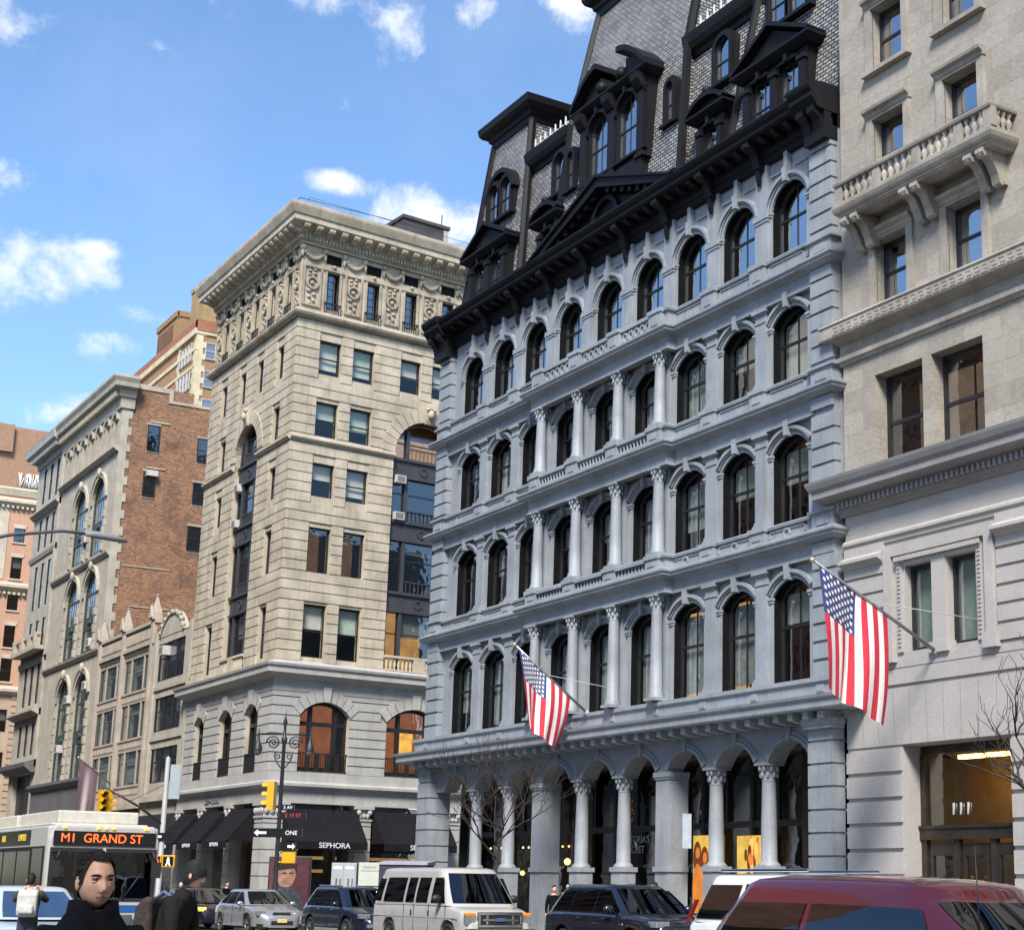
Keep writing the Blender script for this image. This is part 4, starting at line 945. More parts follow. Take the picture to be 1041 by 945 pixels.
for k, (z0, z1) in enumerate(((17.72,19.65),(21.2,23.38),(24.97,26.9),(28.6,30.6))):
    for x in wx:
        m = MB(); o1 = .10
        for s in (-1, 1): a, b = sorted((x+s*.66, x+s*.92)); m.box(a, b, -.02, o1, z0-.02, z1+.1)
        m.box(x-.92, x+.92, -.02, o1, z1+.1, z1+.28) if False else m.box(x-.66, x+.66, -.02, o1, z1+.02, z1+.1)
        m.sweep([(x-.95, 0), (x+.95, 0)], [(-.02,z1+.1),(o1+.02,z1+.1),(o1+.05,z1+.2),(o1+.16,z1+.26),(o1+.18,z1+.34),(-.02,z1+.36)])
        m.box(x-1.0, x+1.0, -.02, .2, z0-.15, z0-.02)
        obj('window_surround', m, L111, b_)
        window(b_, F0, x, -.36, z0, 'b111_%.2f' % (z1-z0), IRON, glass('clear_upper_glass', .46), dict(w=.66, h=z1-z0, rise=0, fw=.085, mid=.52, mull=False), CURT if (k == 0 and x == wx[1]) else None, .9)
for x, w in bw: window(b_, F0, x, -.52, 13.0, 'b111tall', IRON, GLASS, dict(w=.97, h=2.75, rise=0, fw=.10, mid=.5, mull=False), None, .5, emis('dim_brown_room', (.30,.20,.13), .35))
for x in (-31.65, -30.05, -23.9, -22.3, -16.1, -14.5): window(b_, F0, x, -.3, 7.85, 'b111low', IRON, GLASS, dict(w=.52, h=2.3, rise=0, fw=.09, mid=0, mull=False), BLINDG, .95)
for xc in (-30.85, -23.1, -15.3):
    m = MB()
    for (a, b, zlo, zhi, o) in ((xc-2.05, xc-1.75, 7.75, 10.75, .14), (xc+1.75, xc+2.05, 7.75, 10.75, .14)): m.box(a, b, 0, o, zlo, zhi)
    m.box(xc-1.75, xc+1.75, 0, .14, 10.45, 10.75); m.box(xc-1.6, xc-1.4, 0, .06, 7.85, 10.4); m.box(xc+1.4, xc+1.6, 0, .06, 7.85, 10.4); m.box(xc-.26, xc+.26, -.3, .05, 7.72, 10.2); m.box(xc-.34, xc+.34, -.3, .12, 7.7, 7.98)
    for s in (-1, 1):
        m.box(xc+s*1.9-.24, xc+s*1.9+.24, 0, .2, 7.6, 8.0)
        for q in range(22): m.box(xc+s*1.5-.05, xc+s*1.5+.05, .05, .09, 8.0+q*.11, 8.06+q*.11)
    for q in range(30): m.box(xc-1.6+q*.108, xc-1.54+q*.108, .10, .17, 10.28, 10.4)
    obj('window_frame_stone', m, L111B, b_)
ends = [(BX0, -32.95), (-28.75, -25.2), (-21.0, -17.4), (-13.2, BX1)]
for a, b in ends:
    z = 7.72; m = MB()
    while z < 10.9: m.box(a+.002, b, -.01, .07, z+.03, z+.42); z += .47
    m.sweep([(a, 0), (b, 0)], [(-.02,10.35),(.1,10.35),(.14,10.42),(.3,10.5),(.3,10.58),(.1,10.7),(-.02,10.7)]); obj('upper_courses', m, L111B, b_)
for a, b in ((BX0+.0, -32.42), (-28.48, -24.57), (-20.63, -16.57), (-12.63, BX1)):
    z = .12; m = MB()
    while z < 5.3: m.box(a+.002, b, -.01, .07, z+.03, min(z+.61, 5.42)-.03); z += .66
    obj('base_courses', m, L111B, b_)
m = MB(); m.box(BX0, BX1, -.005, .05, 7.02, 7.42); m.box(BX0, BX1, -.005, .035, 5.44, 6.9); m.box(BX0,BX1,-.005,.02,7.46,7.7); m.sweep([(BX0, 0), (BX1, 0)], [(-.02,10.9),(.05,10.9),(.06,11.0),(.12,11.05),(.12,11.12),(.05,11.2),(-.02,11.2)])
for x in [BX0+.7+i*.62 for i in range(48)]: m.quad((x,.0365,5.46),(x+.012,.0365,5.46),(x+.012+((x+30.4)*.03),.0365,6.88),(x+((x+30.4)*.03),.0365,6.88), 1)
obj('lintel_band', m, [L111B, plain('dark_joint', (.16,.15,.14), .9)], b_)
m = MB(); m.sweep([(BX0-.02, 1), (BX0-.02, 0), (BX1, 0)], [(-.02,11.9),(.08,11.9),(.12,12.0),(.26,12.06),(.26,12.24),(.34,12.3),(.62,12.4),(.66,12.44),(.66,12.6),(.74,12.7),(.8,12.84),(.82,12.92),(.2,13.0),(-.02,13.02)])
obj('belt_cornice', m, L111G, b_); m = MB(); x = BX0+.1
while x < BX1: m.box(x, x+.1, .2, .4, 12.08, 12.24); x += .19
obj('dentils', m, L111G, b_)['kind'] = 'stuff'
m = MB(); m.sweep([(BX0-.02, 1), (BX0-.02, 0), (BX1, 0)], [(-.02,16.35),(.06,16.35),(.1,16.42),(.16,16.46),(.16,16.58),(.06,16.66),(.06,16.95),(.2,17.02),(.46,17.1),(.48,17.14),(.48,17.46),(.52,17.5),(.5,17.56),(-.02,17.64)]); obj('belt_course', m, L111, b_)
m = MB(); x = BX0+.1
while x < BX1-.4:
    for (a, b, c, d) in ((0,.24,.0,.025),(0,.025,.025,.2),(0,.24,.2,.225),(.215,.24,.08,.2),(.08,.215,.08,.105),(.08,.105,.105,.15)): m.box(x+a, x+b, .47, .495, 17.17+c, 17.17+d)
    x += .3
obj('meander_band', m, L111, b_)
# balcony
m = MB(); a, b = -33.75, -27.55
m.sweep([(a, 0), (a, -.95), (b, -.95), (b, 0)], [(-.5,20.32),(-.12,20.32),(-.06,20.42),(.0,20.46),(.04,20.52),(.08,20.62),(.08,20.7),(-.5,20.7)]); m.box(a+.1, b-.1, 0, .9, 20.38, 20.69); obj('balcony_floor', m, L111, b_)
m = MB(); m.sweep([(a, 0), (a, -.95), (b, -.95), (b, 0)], [(-.2,20.70),(.0,20.70),(.0,20.8),(-.2,20.8)]); m.sweep([(a, 0), (a, -.95), (b, -.95), (b, 0)], [(-.24,21.32),(.03,21.32),(.05,21.38),(.05,21.44),(-.24,21.5)])
n = 22; 
for i in range(n+1):
    x = a+.12+(b-a-.24)*i/n
    if i % 6 in (0,) or i in (n,): m.box(x-.15, x+.15, .74, .94, 20.8, 21.32)
    else: m.lathe(x, .84, [(.09,20.8),(.06,20.84),(.055,20.88),(.105,21.0),(.07,21.1),(.04,21.16),(.09,21.24),(.09,21.32)], 10)
for s in (a, b):
    for q in range(3): m.lathe(s+(.1 if s == a else -.1), .2+q*.2, [(.09,20.8),(.06,20.84),(.055,20.88),(.105,21.0),(.07,21.1),(.04,21.16),(.09,21.24),(.09,21.32)], 10)
obj('balcony_balustrade', m, L111, b_)
for x in (-33.5, -33.05, -31.0, -30.55, -28.5, -28.05):
    m = MB(); pr = [(0,20.36),(.88,20.36),(.9,20.22),(.82,20.12),(.66,20.14),(.52,20.02),(.36,19.72),(.3,19.5),(.22,19.44),(.16,19.5),(0,19.5)]; m.oprism(pr, x-.14, x+.14)
    m.lathe(x, .78, [(.001,20.2),(.001,20.2)], 3); m.ball((x,.78,20.2),(.17,.11,.11),8); m.ball((x,.2,19.55),(.17,.1,.1),8); obj('balcony_bracket', m, L111, b_)
# entrance
m = MB(); o = -.72
m.box(-32.4, -28.5, o, o+.2, 3.0, 3.3); m.box(-32.4, -28.5, o, o+.1, 5.2, 5.4); m.box(-32.4, -32.2, o, o+.14, .1, 5.2); m.box(-28.7, -28.5, o, o+.14, .1, 5.2); m.box(-32.4,-28.5,o-.02,o+.24,3.28,3.36)
for x in (-31.1, -29.8): m.box(x-.1, x+.1, o, o+.14, .1, 3.0)
obj('entrance_frame', m, BRONZE, b_)
for x in (-31.65, -30.45, -29.25):
    m = MB(); w = .46; m.box(x-w, x-w+.1, o+.02, o+.1, .15, 2.9); m.box(x+w-.1, x+w, o+.02, o+.1, .15, 2.9); m.box(x-w+.1, x+w-.1, o+.02, o+.1, 2.6, 2.9); m.box(x-w+.1, x+w-.1, o+.02, o+.1, .15, .5); d = obj('door', m, BRONZE, b_)
    m = MB(); m.quad((x-w+.1,o+.05,.5),(x+w-.1,o+.05,.5),(x+w-.1,o+.05,2.6),(x-w+.1,o+.05,2.6)); obj('pane', m, GLASSD, d)
m = MB(); m.quad((-32.2,o+.05,3.36),(-28.7,o+.05,3.36),(-28.7,o+.05,5.2),(-32.2,o+.05,5.2)); obj('transom_glass', m, glass('lobby_glass', .12, (.8,.8,.75), .005, .003), b_)
m = MB(); m.box(-35.5, -28.2, -4.6, -4.5, .1, 5.75); m.box(-28.3, -28.2, -4.5, -.9, .1, 5.75); m.box(-35.5, -28.2, -4.5, -.9, 5.7, 5.75); m.box(-35.5,-35.4,-4.5,-.9,.1,5.7)
obj('lobby_wall', m, plain('lobby_tan_wall', (.55,.36,.16), .5, 0, .15, 1.2), b_)
m = MB(); m.box(-33.6, -30.0, -3.3, -3.1, 5.3, 5.42); obj('lobby_cove_light', m, emis('cove_glow', (1,.62,.18), 7), b_)
text('lobby_number', '111', .44, plain('silver_number', (.62,.64,.62), .35, .3), b_, F0, -30.95, o+.09, 3.75, .015, sx=1.2)
# ------------------------------------------------------------------ 4. buildings farther up the avenue
TERRA = stone('buff_terracotta', (.44,.37,.30), .18, .32, .8, .25, None, (.14,.11,.09))
TERRA2 = stone('grey_buff_stone', (.43,.385,.31), .18, .34, .85, .3, None, (.13,.11,.09))
def strip_windows(par, u0, u1, z0, z1, n, o, mt, bl=None, lit=None, gl=GLASS, mid=.6):
    w = (u1-u0)/n
    for i in range(n):
        q = rng.random()
        window(par, F0, u0+w*(i+.5), o, z0, 'sw%s_%.2f_%.2f' % (par.name, w, z1-z0), mt, gl, dict(w=w/2-.02, h=z1-z0, rise=0, fw=.07, mid=mid, mull=False), bl if q < .5 else None, rng.choice((.3,.5,.9)), lit if q > .55 else None)
# narrow loft building with a shell parapet
c = thing('loft_building', 'narrow three storey buff building with rounded shell parapet beside the corner building', 'building', (-97.2, 0, .12))
m = MB(); x0, x1 = -100.35, -93.0
ops = [(-98.1, 1.35, a, b, 0) for a, b in ()]
for (a, b, zl, zh) in ((7.4, 9.45, 6.6, 10.0), (10.45, 12.5, 10.0, 13.0), (13.5, 15.8, 13.0, 16.2)):
    m.wall(x0, x1, zl, zh, [(-97.1, 2.6, a, b, 0)], 0, .45)
    for w_ in (-99.0, -97.3, -95.2): pass
A = [(-97.2+a, z) for a, z in arcpts(2.2, 16.2, 1.25, 14)]
m.uprism([(x0,16.2)]+[(x0+.9,16.25)]+A+[(x1-.9,16.25),(x1,16.2)], -.4, .03)
m.strip(A, arcoff(A, .16), -.3, .12)
for q in range(9): a = pi*(q+.5)/9; m.ball((-97.2-2.2*cos(a), .06, 16.25+1.3*sin(a)), .16, 6)
m.box(x0, x0+.45, 0, .14, 6.6, 16.6); m.box(x1-.45, x1, 0, .14, 6.6, 16.6); m.box(x0,x1,-.02,.1,12.95,13.2); m.box(x0,x1,-.02,.1,9.9,10.15); m.box(x0, x1, -.02, .3, 6.3, 6.65); m.box(x0, x1, -.3, .0, 5.4, 6.3); m.box(x0, x0+.5, -.3, .1, 0, 5.4); m.box(x1-.5, x1, -.3, .1, 0, 5.4)
obj('wall', m, TERRA2, c)
m = MB(); m.box(x0, x1, -10, -.8, 0, 16); m.box(x0+.2,x1-.2,-6,-2,16,17.3); m.box(-95.6, -93.1, -7.5, -3.2, 16, 21.6); obj('rear_mass', m, plain('dark_rear_wall', (.035,.033,.038), .8), c)
for a, b in ((7.4,9.45),(10.45,12.5),(13.5,15.8)):
    strip_windows(c, -99.7, -94.5, a, b, 3, -.15, IRON, CURT, emis('tan_lit_room', (.55,.36,.17), .45), GLASSD)
m = MB(); m.box(-98.6,-97.7,-.3,.35,15.0,15.55); m.box(-98.5,-97.8,.35,.36,15.08,15.48,1); obj('air_conditioner', m, [plain('aged_white_metal', (.5,.48,.44)), plain('ac_grille', (.16,.15,.14))], c)
m = MB(); m.quad((x0+.5,-.25,.2),(x1-.5,-.25,.2),(x1-.5,-.25,5.4),(x0+.5,-.25,5.4)); obj('shop_glass', m, GLASSD, c)
m = MB(); m.box(x0+.4, x1-.4, -.2, .35, 4.3, 5.5); obj('shop_fascia', m, plain('black_fascia', (.02,.02,.022), .6), c)
# two-bay gothic loft
c = thing('gothic_loft_building', 'low buff terracotta loft with pointed pinnacles and wide three part windows', 'building', (-107, 0, .12))
m = MB(); x0, x1 = -113.15, -100.4; bx = [(-112.75, -107.3), (-106.9, -101.1)]
for (a, b, zl, zh) in ((7.5, 9.6, 6.4, 10.0), (10.4, 12.6, 10.0, 13.0), (13.35, 15.5, 13.0, 17.4)):
    m.wall(x0, x1, zl, zh, [((p+q)/2, (q-p)/2, a, b, 0) for p, q in bx], 0, .4)
    for p, q in bx:
        for k in (.27, .73): xx = p+(q-p)*k; m.box(xx-.09, xx+.09, -.4, .0, a, b)
        for k in range(14): xx = p+.2+(q-p-.4)*k/13; m.box(xx-.1, xx+.1, -.01, .07, a-.55, a-.12)
    m.box(x0, x1, -.01, .12, a-.12, a)
m.box(x0, x1, -.02, .22, 16.0, 16.2); m.box(x0, x1, -.3, .16, 17.3, 17.5)
for k in range(44): xx = x0+.3+k*.28; m.box(xx-.08, xx+.08, -.01, .08, 16.5, 17.1)
for k in range(44): xx = x0+.3+k*.28; m.uprism([(xx-.12,16.0),(xx,15.75),(xx+.12,16.0)], -.01, .1)
for xx in (-112.85, -107.1, -100.75): m.box(xx-.2, xx+.2, 0, .24, 6.4, 17.6)
m.box(x0, x1, -.1, .4, 6.0, 6.4); m.box(x0, x0+.5, -.3, .1, 0, 6); m.box(x1-.5, x1, -.3, .1, 0, 6); m.box(-107.4,-106.8,-.3,.1,0,6)
obj('wall', m, TERRA, c)
for xx in (-112.85, -107.1, -100.75):
    m = MB(); m.frust((xx-.34,xx+.34,-.3,.36), 17.5, (xx-.3,xx+.3,-.26,.32), 17.9); m.frust((xx-.3,xx+.3,-.26,.32), 17.9, (xx-.03,xx+.03,0,.06), 19.0); m.uprism([(xx-.36,17.6),(xx+.36,17.6),(xx,18.4)], .3, .42); m.ball((xx,.03,19.05),.09,6)
    obj('pinnacle', m, TERRA, c)
m = MB(); m.box(x0, x1, -12, -.9, 0, 17.0); obj('rear_mass', m, plain('dark_rear_wall', (.035,.033,.038), .8), c)
for a, b in ((7.5,9.6),(10.4,12.6),(13.35,15.5)):
    for p, q in bx:
        d = q-p
        for (s0, s1) in ((.02,.25),(.29,.71),(.75,.98)): strip_windows(c, p+d*s0, p+d*s1, a, b, 1, -.14, plain('grey_green_sash', (.07,.09,.08), .5), CURT, None, GLASS, .68)
m = MB(); m.box(x0+.5, x1-.5, -.3, -.2, .2, 6); obj('shopfront', m, IRON, c)
m = MB(); m.box(x0+.6, x1-.6, .02, .3, 4.2, 5.4); obj('shop_fascia', m, plain('black_fascia', (.02,.02,.022)), c)
# brick-sided building with tall arched front
BRK = brick('old_red_brick', (.33,.135,.058), (.12,.045,.026), (.27,.19,.125), ('Y','Z'), .34, .13, .65, .022, .5, .9, (.06,.035,.028), .6)
c = thing('brick_building', 'tall brick sided building with stone front of paired giant arched windows', 'building', (-121, 0, .12))
x0, x1 = -129.0, -113.2
m = MB(); m.box(x0+.05, x1-.02, -5.0, -.55, 0, 36.1); m.box(x0+.05, x1, -14, -5.0, 0, 35.2)
obj('wall', m, BRK, c)
FSd = Fr((x1, 0), pi/2)
m = MB(); m.box(x1-.3, x1+.05, -3.4, -.5, 35.8, 36.15); m.box(x1-.4, x1+.06, -3.5, -3.2, 35.1, 36.15); m.box(x1-.4, x1+.06, -14, -3.5, 35.1, 35.3); obj('coping', m, TERRA, c)
m = MB()
for z in range(12): 
    pass
for k in range(48):
    z = 6.5+k*.6; d = .75 if k % 2 else .5; m.box(x1-.05, x1+.03, -d, .02, z, z+.6)
obj('side_quoin', m, TERRA2, c)
wn = [(2.3, 31.4, 33.3, .42), (2.25, 28.1, 29.9, .42), (6.0, 31.1, 32.9, .5), (5.9, 28.0, 29.6, .5), (5.75, 24.6, 26.4, .5)]
for y, a, b, w in wn:
    m = MB(); m.box(y-w-.04, y+w+.04, -.03, .03, a-.12, a); m.box(y-w-.06, y+w+.06, -.04, .02, b, b+.14); o_ = obj('window_trim', m, TERRA, c, FSd)
    w_ = window(c, FSd, y, .0, a, 'brkside%.2f_%.2f' % (w, b-a), IRON, GLASSD, dict(w=w, h=b-a, rise=0, fw=.06, mid=.5, mull=False))
    m = MB(); m.box(y-w, y+w, .003, .012, a, b); obj('dark_backing', m, plain('window_dark', (.01,.01,.012), .6), c, FSd)  # dark sheet behind the pane in place of an opening
m = MB(); m.box(2.0, 2.75, .03, .42, 29.55, 29.95); obj('air_conditioner', m, plain('aged_white_metal', (.5,.48,.44)), c, FSd)
for q in ((2.0,3.4,.01,.05,33.5,33.62), (2.0,3.3,.01,.05,30.15,30.25), (.9,4.2,.005,.03,23.0,23.08), (1.5,4.6,.005,.03,20.2,20.28)):
    m = MB(); m.box(*q); obj('brick_lintel', m, stone('pale_brick_band', (.45,.36,.27), .2), c, FSd)
m = MB(); ac = (-117.35, -122.4); aw = 1.75
m.wall(x0, x1, 31.2, 35.0, [(x0+1.5+k*2.13, .58, 31.8, 33.5, .58) for k in range(7)], 0, .4)
m.wall(x0, x1, 23.9, 31.2, [(u, aw, 24.3, 28.2, aw) for u in ac], 0, .6)
m.wall(x0, x1, 17.1, 23.9, [(u, aw, 17.3, 21.4, aw) for u in ac], 0, .6)
m.wall(x0, x1, 8.3, 17.1, [(u, aw, 8.4, 14.3, aw*.9) for u in ac], 0, .6); m.wall(x0, x1, 0, 8.3, [(-121, 6.2, .3, 5.6, 0)], 0, .5)
obj('front_wall', m, TERRA2, c)
m = MB()
for u in ac:
    for zs, zp, r in ((24.3,28.2,aw),(17.3,21.4,aw),(8.4,14.3,aw*.9)):
        A = [(u+a, z) for a, z in arcpts(aw, zp, r, 14)]; m.strip(A, arcoff(A, .3), 0, .12); m.strip(arcoff(A, .3), arcoff(A, .42), 0, .2); m.ball((u, .15, zp+r+.35), (.3,.2,.4), 8)
        for s in (-1,1):
            for k in range(int((zp-zs)/.6)): m.box(min(u+s*aw,u+s*(aw+.4)), max(u+s*aw,u+s*(aw+.4)), 0, .1 if k%2 else .16, zs+k*.6+.03, zs+k*.6+.57)
for k in range(7): 
    A = [(x0+1.5+k*2.13+a, z) for a, z in arcpts(.58, 33.5, .58, 8)]; m.strip(A, arcoff(A, .3), 0, .14)
for z in (23.85, 17.05): m.sweep([(x0,0),(x1,0)], [(-.02,z-.2),(.1,z-.2),(.25,z),(.28,z+.12),(-.02,z+.2)])
m.sweep([(x0,0),(x1,0)], [(-.02,31.1),(.15,31.1),(.4,31.3),(.4,31.42),(-.02,31.5)])
obj('front_trim', m, TERRA2, c)
m = MB(); m.sweep([(x0,2),(x0,0),(x1,0),(x1,.8)], [(-.1,34.2),(.15,34.2),(.2,34.9),(.35,35.0),(.4,35.4),(.8,35.6),(.85,35.9),(1.0,36.2),(1.0,36.4),(-.1,36.5)]); x = x0
while x < x1+.2: m.box(x, x+.22, .2, .62, 35.0, 35.42); x += .46
obj('cornice', m, TERRA2, c)
m = MB(); m.sweep([(x0,0),(x1,0)], [(-.02,8.0),(.2,8.0),(.5,8.3),(.5,8.5),(-.02,8.6)]); m.box(x0, x1, -.05, .15, 5.6, 8.0); obj('shop_cornice', m, stone('dark_shop_cornice', (.13,.125,.13), .15, .3, .7, .1), c)
GRN = plain('green_iron_sash', (.035,.05,.045), .5)
for u in ac:
    for zs, zp, r in ((24.3,28.2,aw),(17.3,21.4,aw),(8.4,14.3,aw*.9)):
        w_ = window(c, F0, u, -.2, zs, 'ga%.2f_%.2f' % (zp-zs, r), GRN, GLASS, dict(w=aw, h=zp-zs, rise=r, fw=.16, mid=.72, mull=True))
        m = MB(); m.box(u-.62, u-.52, -.25, -.16, zs, zp+r*.8); m.box(u+.52, u+.62, -.25, -.16, zs, zp+r*.8); zm = zs+(zp-zs)*.52; m.box(u-aw, u+aw, -.28, -.1, zm-.5, zm+.4); m.ball((u,-.08,zm),(.5,.1,.25),8); obj('spandrel', m, GRN, c)
for u, z in ((-119.9, 25.6), (-120.6, 14.0), (-116.0, 14.6), (-122.2, 10.6), (-116.0, 17.6)):
    m = MB(); m.box(u-.4, u+.4, -.3, .3, z, z+.55); m.box(u-.3, u+.3, .3, .31, z+.08, z+.47, 1); obj('air_conditioner', m, [plain('aged_white_metal', (.5,.48,.44)), plain('ac_grille', (.16,.15,.14))], c)
m = MB()
for k in range(7): m.box(x0+.9+k*2.13, x0+2.1+k*2.13, -.4, -.35, 31.7, 34.1)
obj('attic_glazing', m, IRON, c); m = MB(); m.box(-127.2, -114.8, -.5, -.4, .2, 5.6); obj('shopfront', m, IRON, c)
# narrow stone building
c = thing('narrow_stone_building', 'slim grey stone building with triple windows, small balcony and projecting cornice', 'building', (-133, 0, .12))
x0, x1 = -137.6, -129.0; m = MB(); tri = [-131.0, -133.1, -135.2]
lv = [(31.4,34.0,.4),(27.5,30.0,.0),(22.6,26.2,0),(18.9,21.6,0),(14.9,18.0,0),(11.0,13.4,0)]
for (a, b, r) in lv: m.wall(x0, x1, a-.6 if a != 31.4 else 30.4, b+(.4 if a < 31 else 1.4), [(u, .5, a, b, r) for u in tri], 0, .4)
m.wall(x0, x1, 0, 10.4, [(-133.3, 3.0, .3, 9.6, 0)], 0, .5); 
for z0, z1 in ((30.0,30.8),(26.2,27.3),(21.6,22.3),(18.0,18.6),(13.4,14.6)): m.box(x0, x1, -.3, -.005, z0, z1)
m.box(x0, x1, -12, -.6, 0, 35.4); m.box(x1-.5, x1, 0, .15, 10, 35)
obj('wall', m, TERRA2, c)
for z, d in ((30.6,.45),(27.0,.2),(18.3,.15),(14.2,.7)):
    m = MB(); m.sweep([(x0,0),(x1,0)], [(-.02,z-.3),(.1,z-.3),(d,z),(d,z+.16),(-.02,z+.25)]); obj('ledge', m, TERRA2, c)
m = MB(); m.sweep([(x0,1),(x0,0),(x1,0)], [(-.02,34.6),(.12,34.6),(.2,35.1),(1.0,35.6),(1.05,36.0),(1.1,36.2),(-.02,36.3)]); x = x0
while x < x1: m.box(x, x+.3, .1, .8, 35.05, 35.5); x += .62
obj('cornice', m, LIMED, c)
m = MB(); m.box(x0+.3, x1-.2, 0, .9, 18.9, 19.2)
for u in (-129.6,-131.6,-133.9,-136.6): m.box(u-.3,u+.3,.5,.9,19.2,20.2)
m.box(x0+.3,x1-.2,.6,.8,19.95,20.1); obj('balcony', m, TERRA2, c)
m = MB(); m.sweep([(x0,0),(x1,0)], [(-.02,9.6),(.3,9.6),(.8,10.0),(.85,10.3),(-.02,10.6)]); obj('shop_cornice', m, stone('dark_shop_cornice', (.13,.125,.13)), c)
for a, b, r in lv:
    for u in tri: window(c, F0, u, -.12, a, 'nst%.2f_%.2f' % (b-a, r), IRON, GLASS, dict(w=.5, h=b-a, rise=r, fw=.05, mid=.5, mull=False), BLIND if rng.random() < .8 else None, .95)
m = MB(); m.box(-136.3, -130.3, -.5, -.42, .2, 9.6); obj('shopfront', m, IRON, c)
# salmon brick block beyond the next street
SAL = brick('salmon_brick', (.56,.31,.20), (.50,.27,.17), (.45,.30,.21), ('XY','Z'), .3, .12, .15, .012, .5, .9, (.42,.25,.17), .3, .2)
SALT = brick('dull_upper_brick', (.36,.21,.13), (.30,.16,.10), (.30,.2,.14), ('XY','Z'), .3, .12, .25, .012, .5, .9, (.30,.22,.13), .5, .3)
c = thing('apartment_block', 'salmon brick apartment block with cream stone trim and small white roof letters', 'building', (-160, 10, .12))
FA = Fr((-155, -2.5), pi/2); W = 26.0
m = MB(); cols = [4.95+k*2.9 for k in range(8)]; lv = [(31.9,33.2),(28.5,30.5),(25.6,27.1),(22.2,24.2),(19.1,21.2)]; cuts = [36.2,31.2,27.9,24.9,21.7,18.4]
for i, (a, b) in enumerate(lv): m.wall(0, W, cuts[i+1], cuts[i], [(u, .48, a, b, 0) for u in cols], 0, .3)
m.box(.1, W, -4.2, -4.0, .2, 36)
for z in cuts: m.box(.1, W, -4, -.4, z-.1, z)
m.quad((0,0,18),(0,-30,18),(0,-30,36),(0,0,36)); obj('wall', m, SAL, c, FA)
m = MB(); 
for (a, b) in ((14.6,16.6),(10.8,12.8),(7.0,9.0)): m.wall(0, W, a-1.2, a+2.6, [(u, .5, a, b, 0) for u in cols], 0, .3)
m.box(0, W, -.3, -.005, 0, 5.8); m.box(0,W,-.3,-.005,17.2,18.4)
z = 5.9
while z < 18.2:
    for k in range(len(cols)+1):
        a = cols[k-1]+.75 if k else 0; b = cols[k]-.75 if k < len(cols) else W; m.box(a, b, 0, .09, z+.04, z+.52)
    z += .58
obj('lower_wall', m, stone('buff_lower_stone', (.47,.35,.25), .15, .25), c, FA)
m = MB(); m.box(1.2, W, -18, -.4, 36, 42.6); m.box(2.3, W, -12, -1.4, 42.6, 43.1); m.box(2.0,3.6,-3,.0,40.3,42.9); obj('upper_wall', m, SALT, c, FA)
m = MB()
for z, d, h in ((35.5,.5,.5),(18.2,.5,.5),(28.0-.35,.5,.5),(6.0,.3,.4)): m.sweep([(0,0),(W,0)], [(-.02,z-.3),(.15,z-.3),(d,z),(d,z+h*.5),(-.02,z+h)])
for z in (35.0,27.0):
    for k in range(60): m.box(.1+k*.43,.33+k*.43,0,.3,z,z+.24)
m.sweep([(0,0),(W,0)], [(-.02,36.2),(.1,36.2),(.3,36.8),(-.02,37.0)]); m.box(.0,3.9,0,.06,28.4,35.2)
for a, b in lv:
    for u in cols: m.box(u-.6,u+.6,0,.1,a-.14,a); m.uprism([(u-.5,b),(u-.62,b+.34),(u+.62,b+.34),(u+.5,b)], 0, .06)
obj('stone_trim', m, stone('cream_trim', (.58,.50,.38), .15, .3), c, FA)
for a, b in lv+[(14.6,16.6),(10.8,12.8),(7.0,9.0)]:
    for u in cols[:5]: window(c, FA, u, -.2, a, 'sal%.2f' % (b-a), IRON, GLASSD, dict(w=.48, h=b-a, rise=0, fw=.05, mid=.5, mull=False), BLIND if rng.random() < .5 else None, .5)
m = MB()
for k in range(7):
    u = 4.6+k*.34
    for q in range(3): m.tube([(u+rng.uniform(-.2,.2),-.3,36.9),(u+rng.uniform(-.2,.2),-.3,38.5)], .04, 5)
    m.tube([(u,-.3,36.9+.2*(k%3)),(u+.3,-.3,38.1)], .04, 5)
obj('roof_letter_frames', m, plain('white_cresting', (.62,.62,.6)), c, FA)
# tall brick tower behind
TWB = brick('yellow_brown_brick', (.33,.195,.095), (.25,.14,.065), (.30,.22,.13), ('XY','Z'), .3, .12, .25, .012, .5, .9, (.22,.13,.06), .4, .3)
CRM = stone('cream_quoins', (.60,.52,.36), .15, .3)
c = thing('brick_tower', 'tall tan brick tower with cream quoins, roof house and square chimney behind brick building', 'building', (-160, 25, .12))
tx, ty = -150.4, 16.0; FT = Fr((tx, ty), pi/2); FTW = Fr((0, ty), 0)
m = MB(); m.box(tx-21.5, tx-.45, -16, -.4, 0, 53.6); m.wall(tx-21.5, tx, 30, 53.8, [(tx-1.3-k*1.15, .36, z, z+1.7, 0) for z in (51.0,47.6,44.2,40.8) for k in ()], 0, .3)
obj('wall', m, TWB, c, FTW); 
m = MB(); m.box(0, 15, -.4, 0, 0, 53.8); obj('side_wall', m, TWB, c, FT)
m = MB(); m.box(tx-21.8, tx+.1, -.5, .25, 53.5, 54.1); m.box(tx-21.8, tx+.1, -.2, .12, 51.9, 52.3); m.box(tx-21.8,tx,-.2,.1,50.2,50.5)
for k in range(40):
    z = 30+k*.6; d = .9 if k%2 else .6; m.box(tx-d, tx+.06, -.2, .06, z, z+.6)
    m.box(tx-5.6-(.3 if k%2 else 0), tx-5.0, -.2, .07, z, z+.6)
obj('stone_trim', m, CRM, c, FTW)
m = MB()
for k in range(40): z = 30+k*.6; m.box(0, .9 if k%2 else .6, -.2, .07, z, z+.6)
m.box(-.1, 15, -.3, .15, 53.55, 53.85); obj('stone_trim', m, CRM, c, FT)
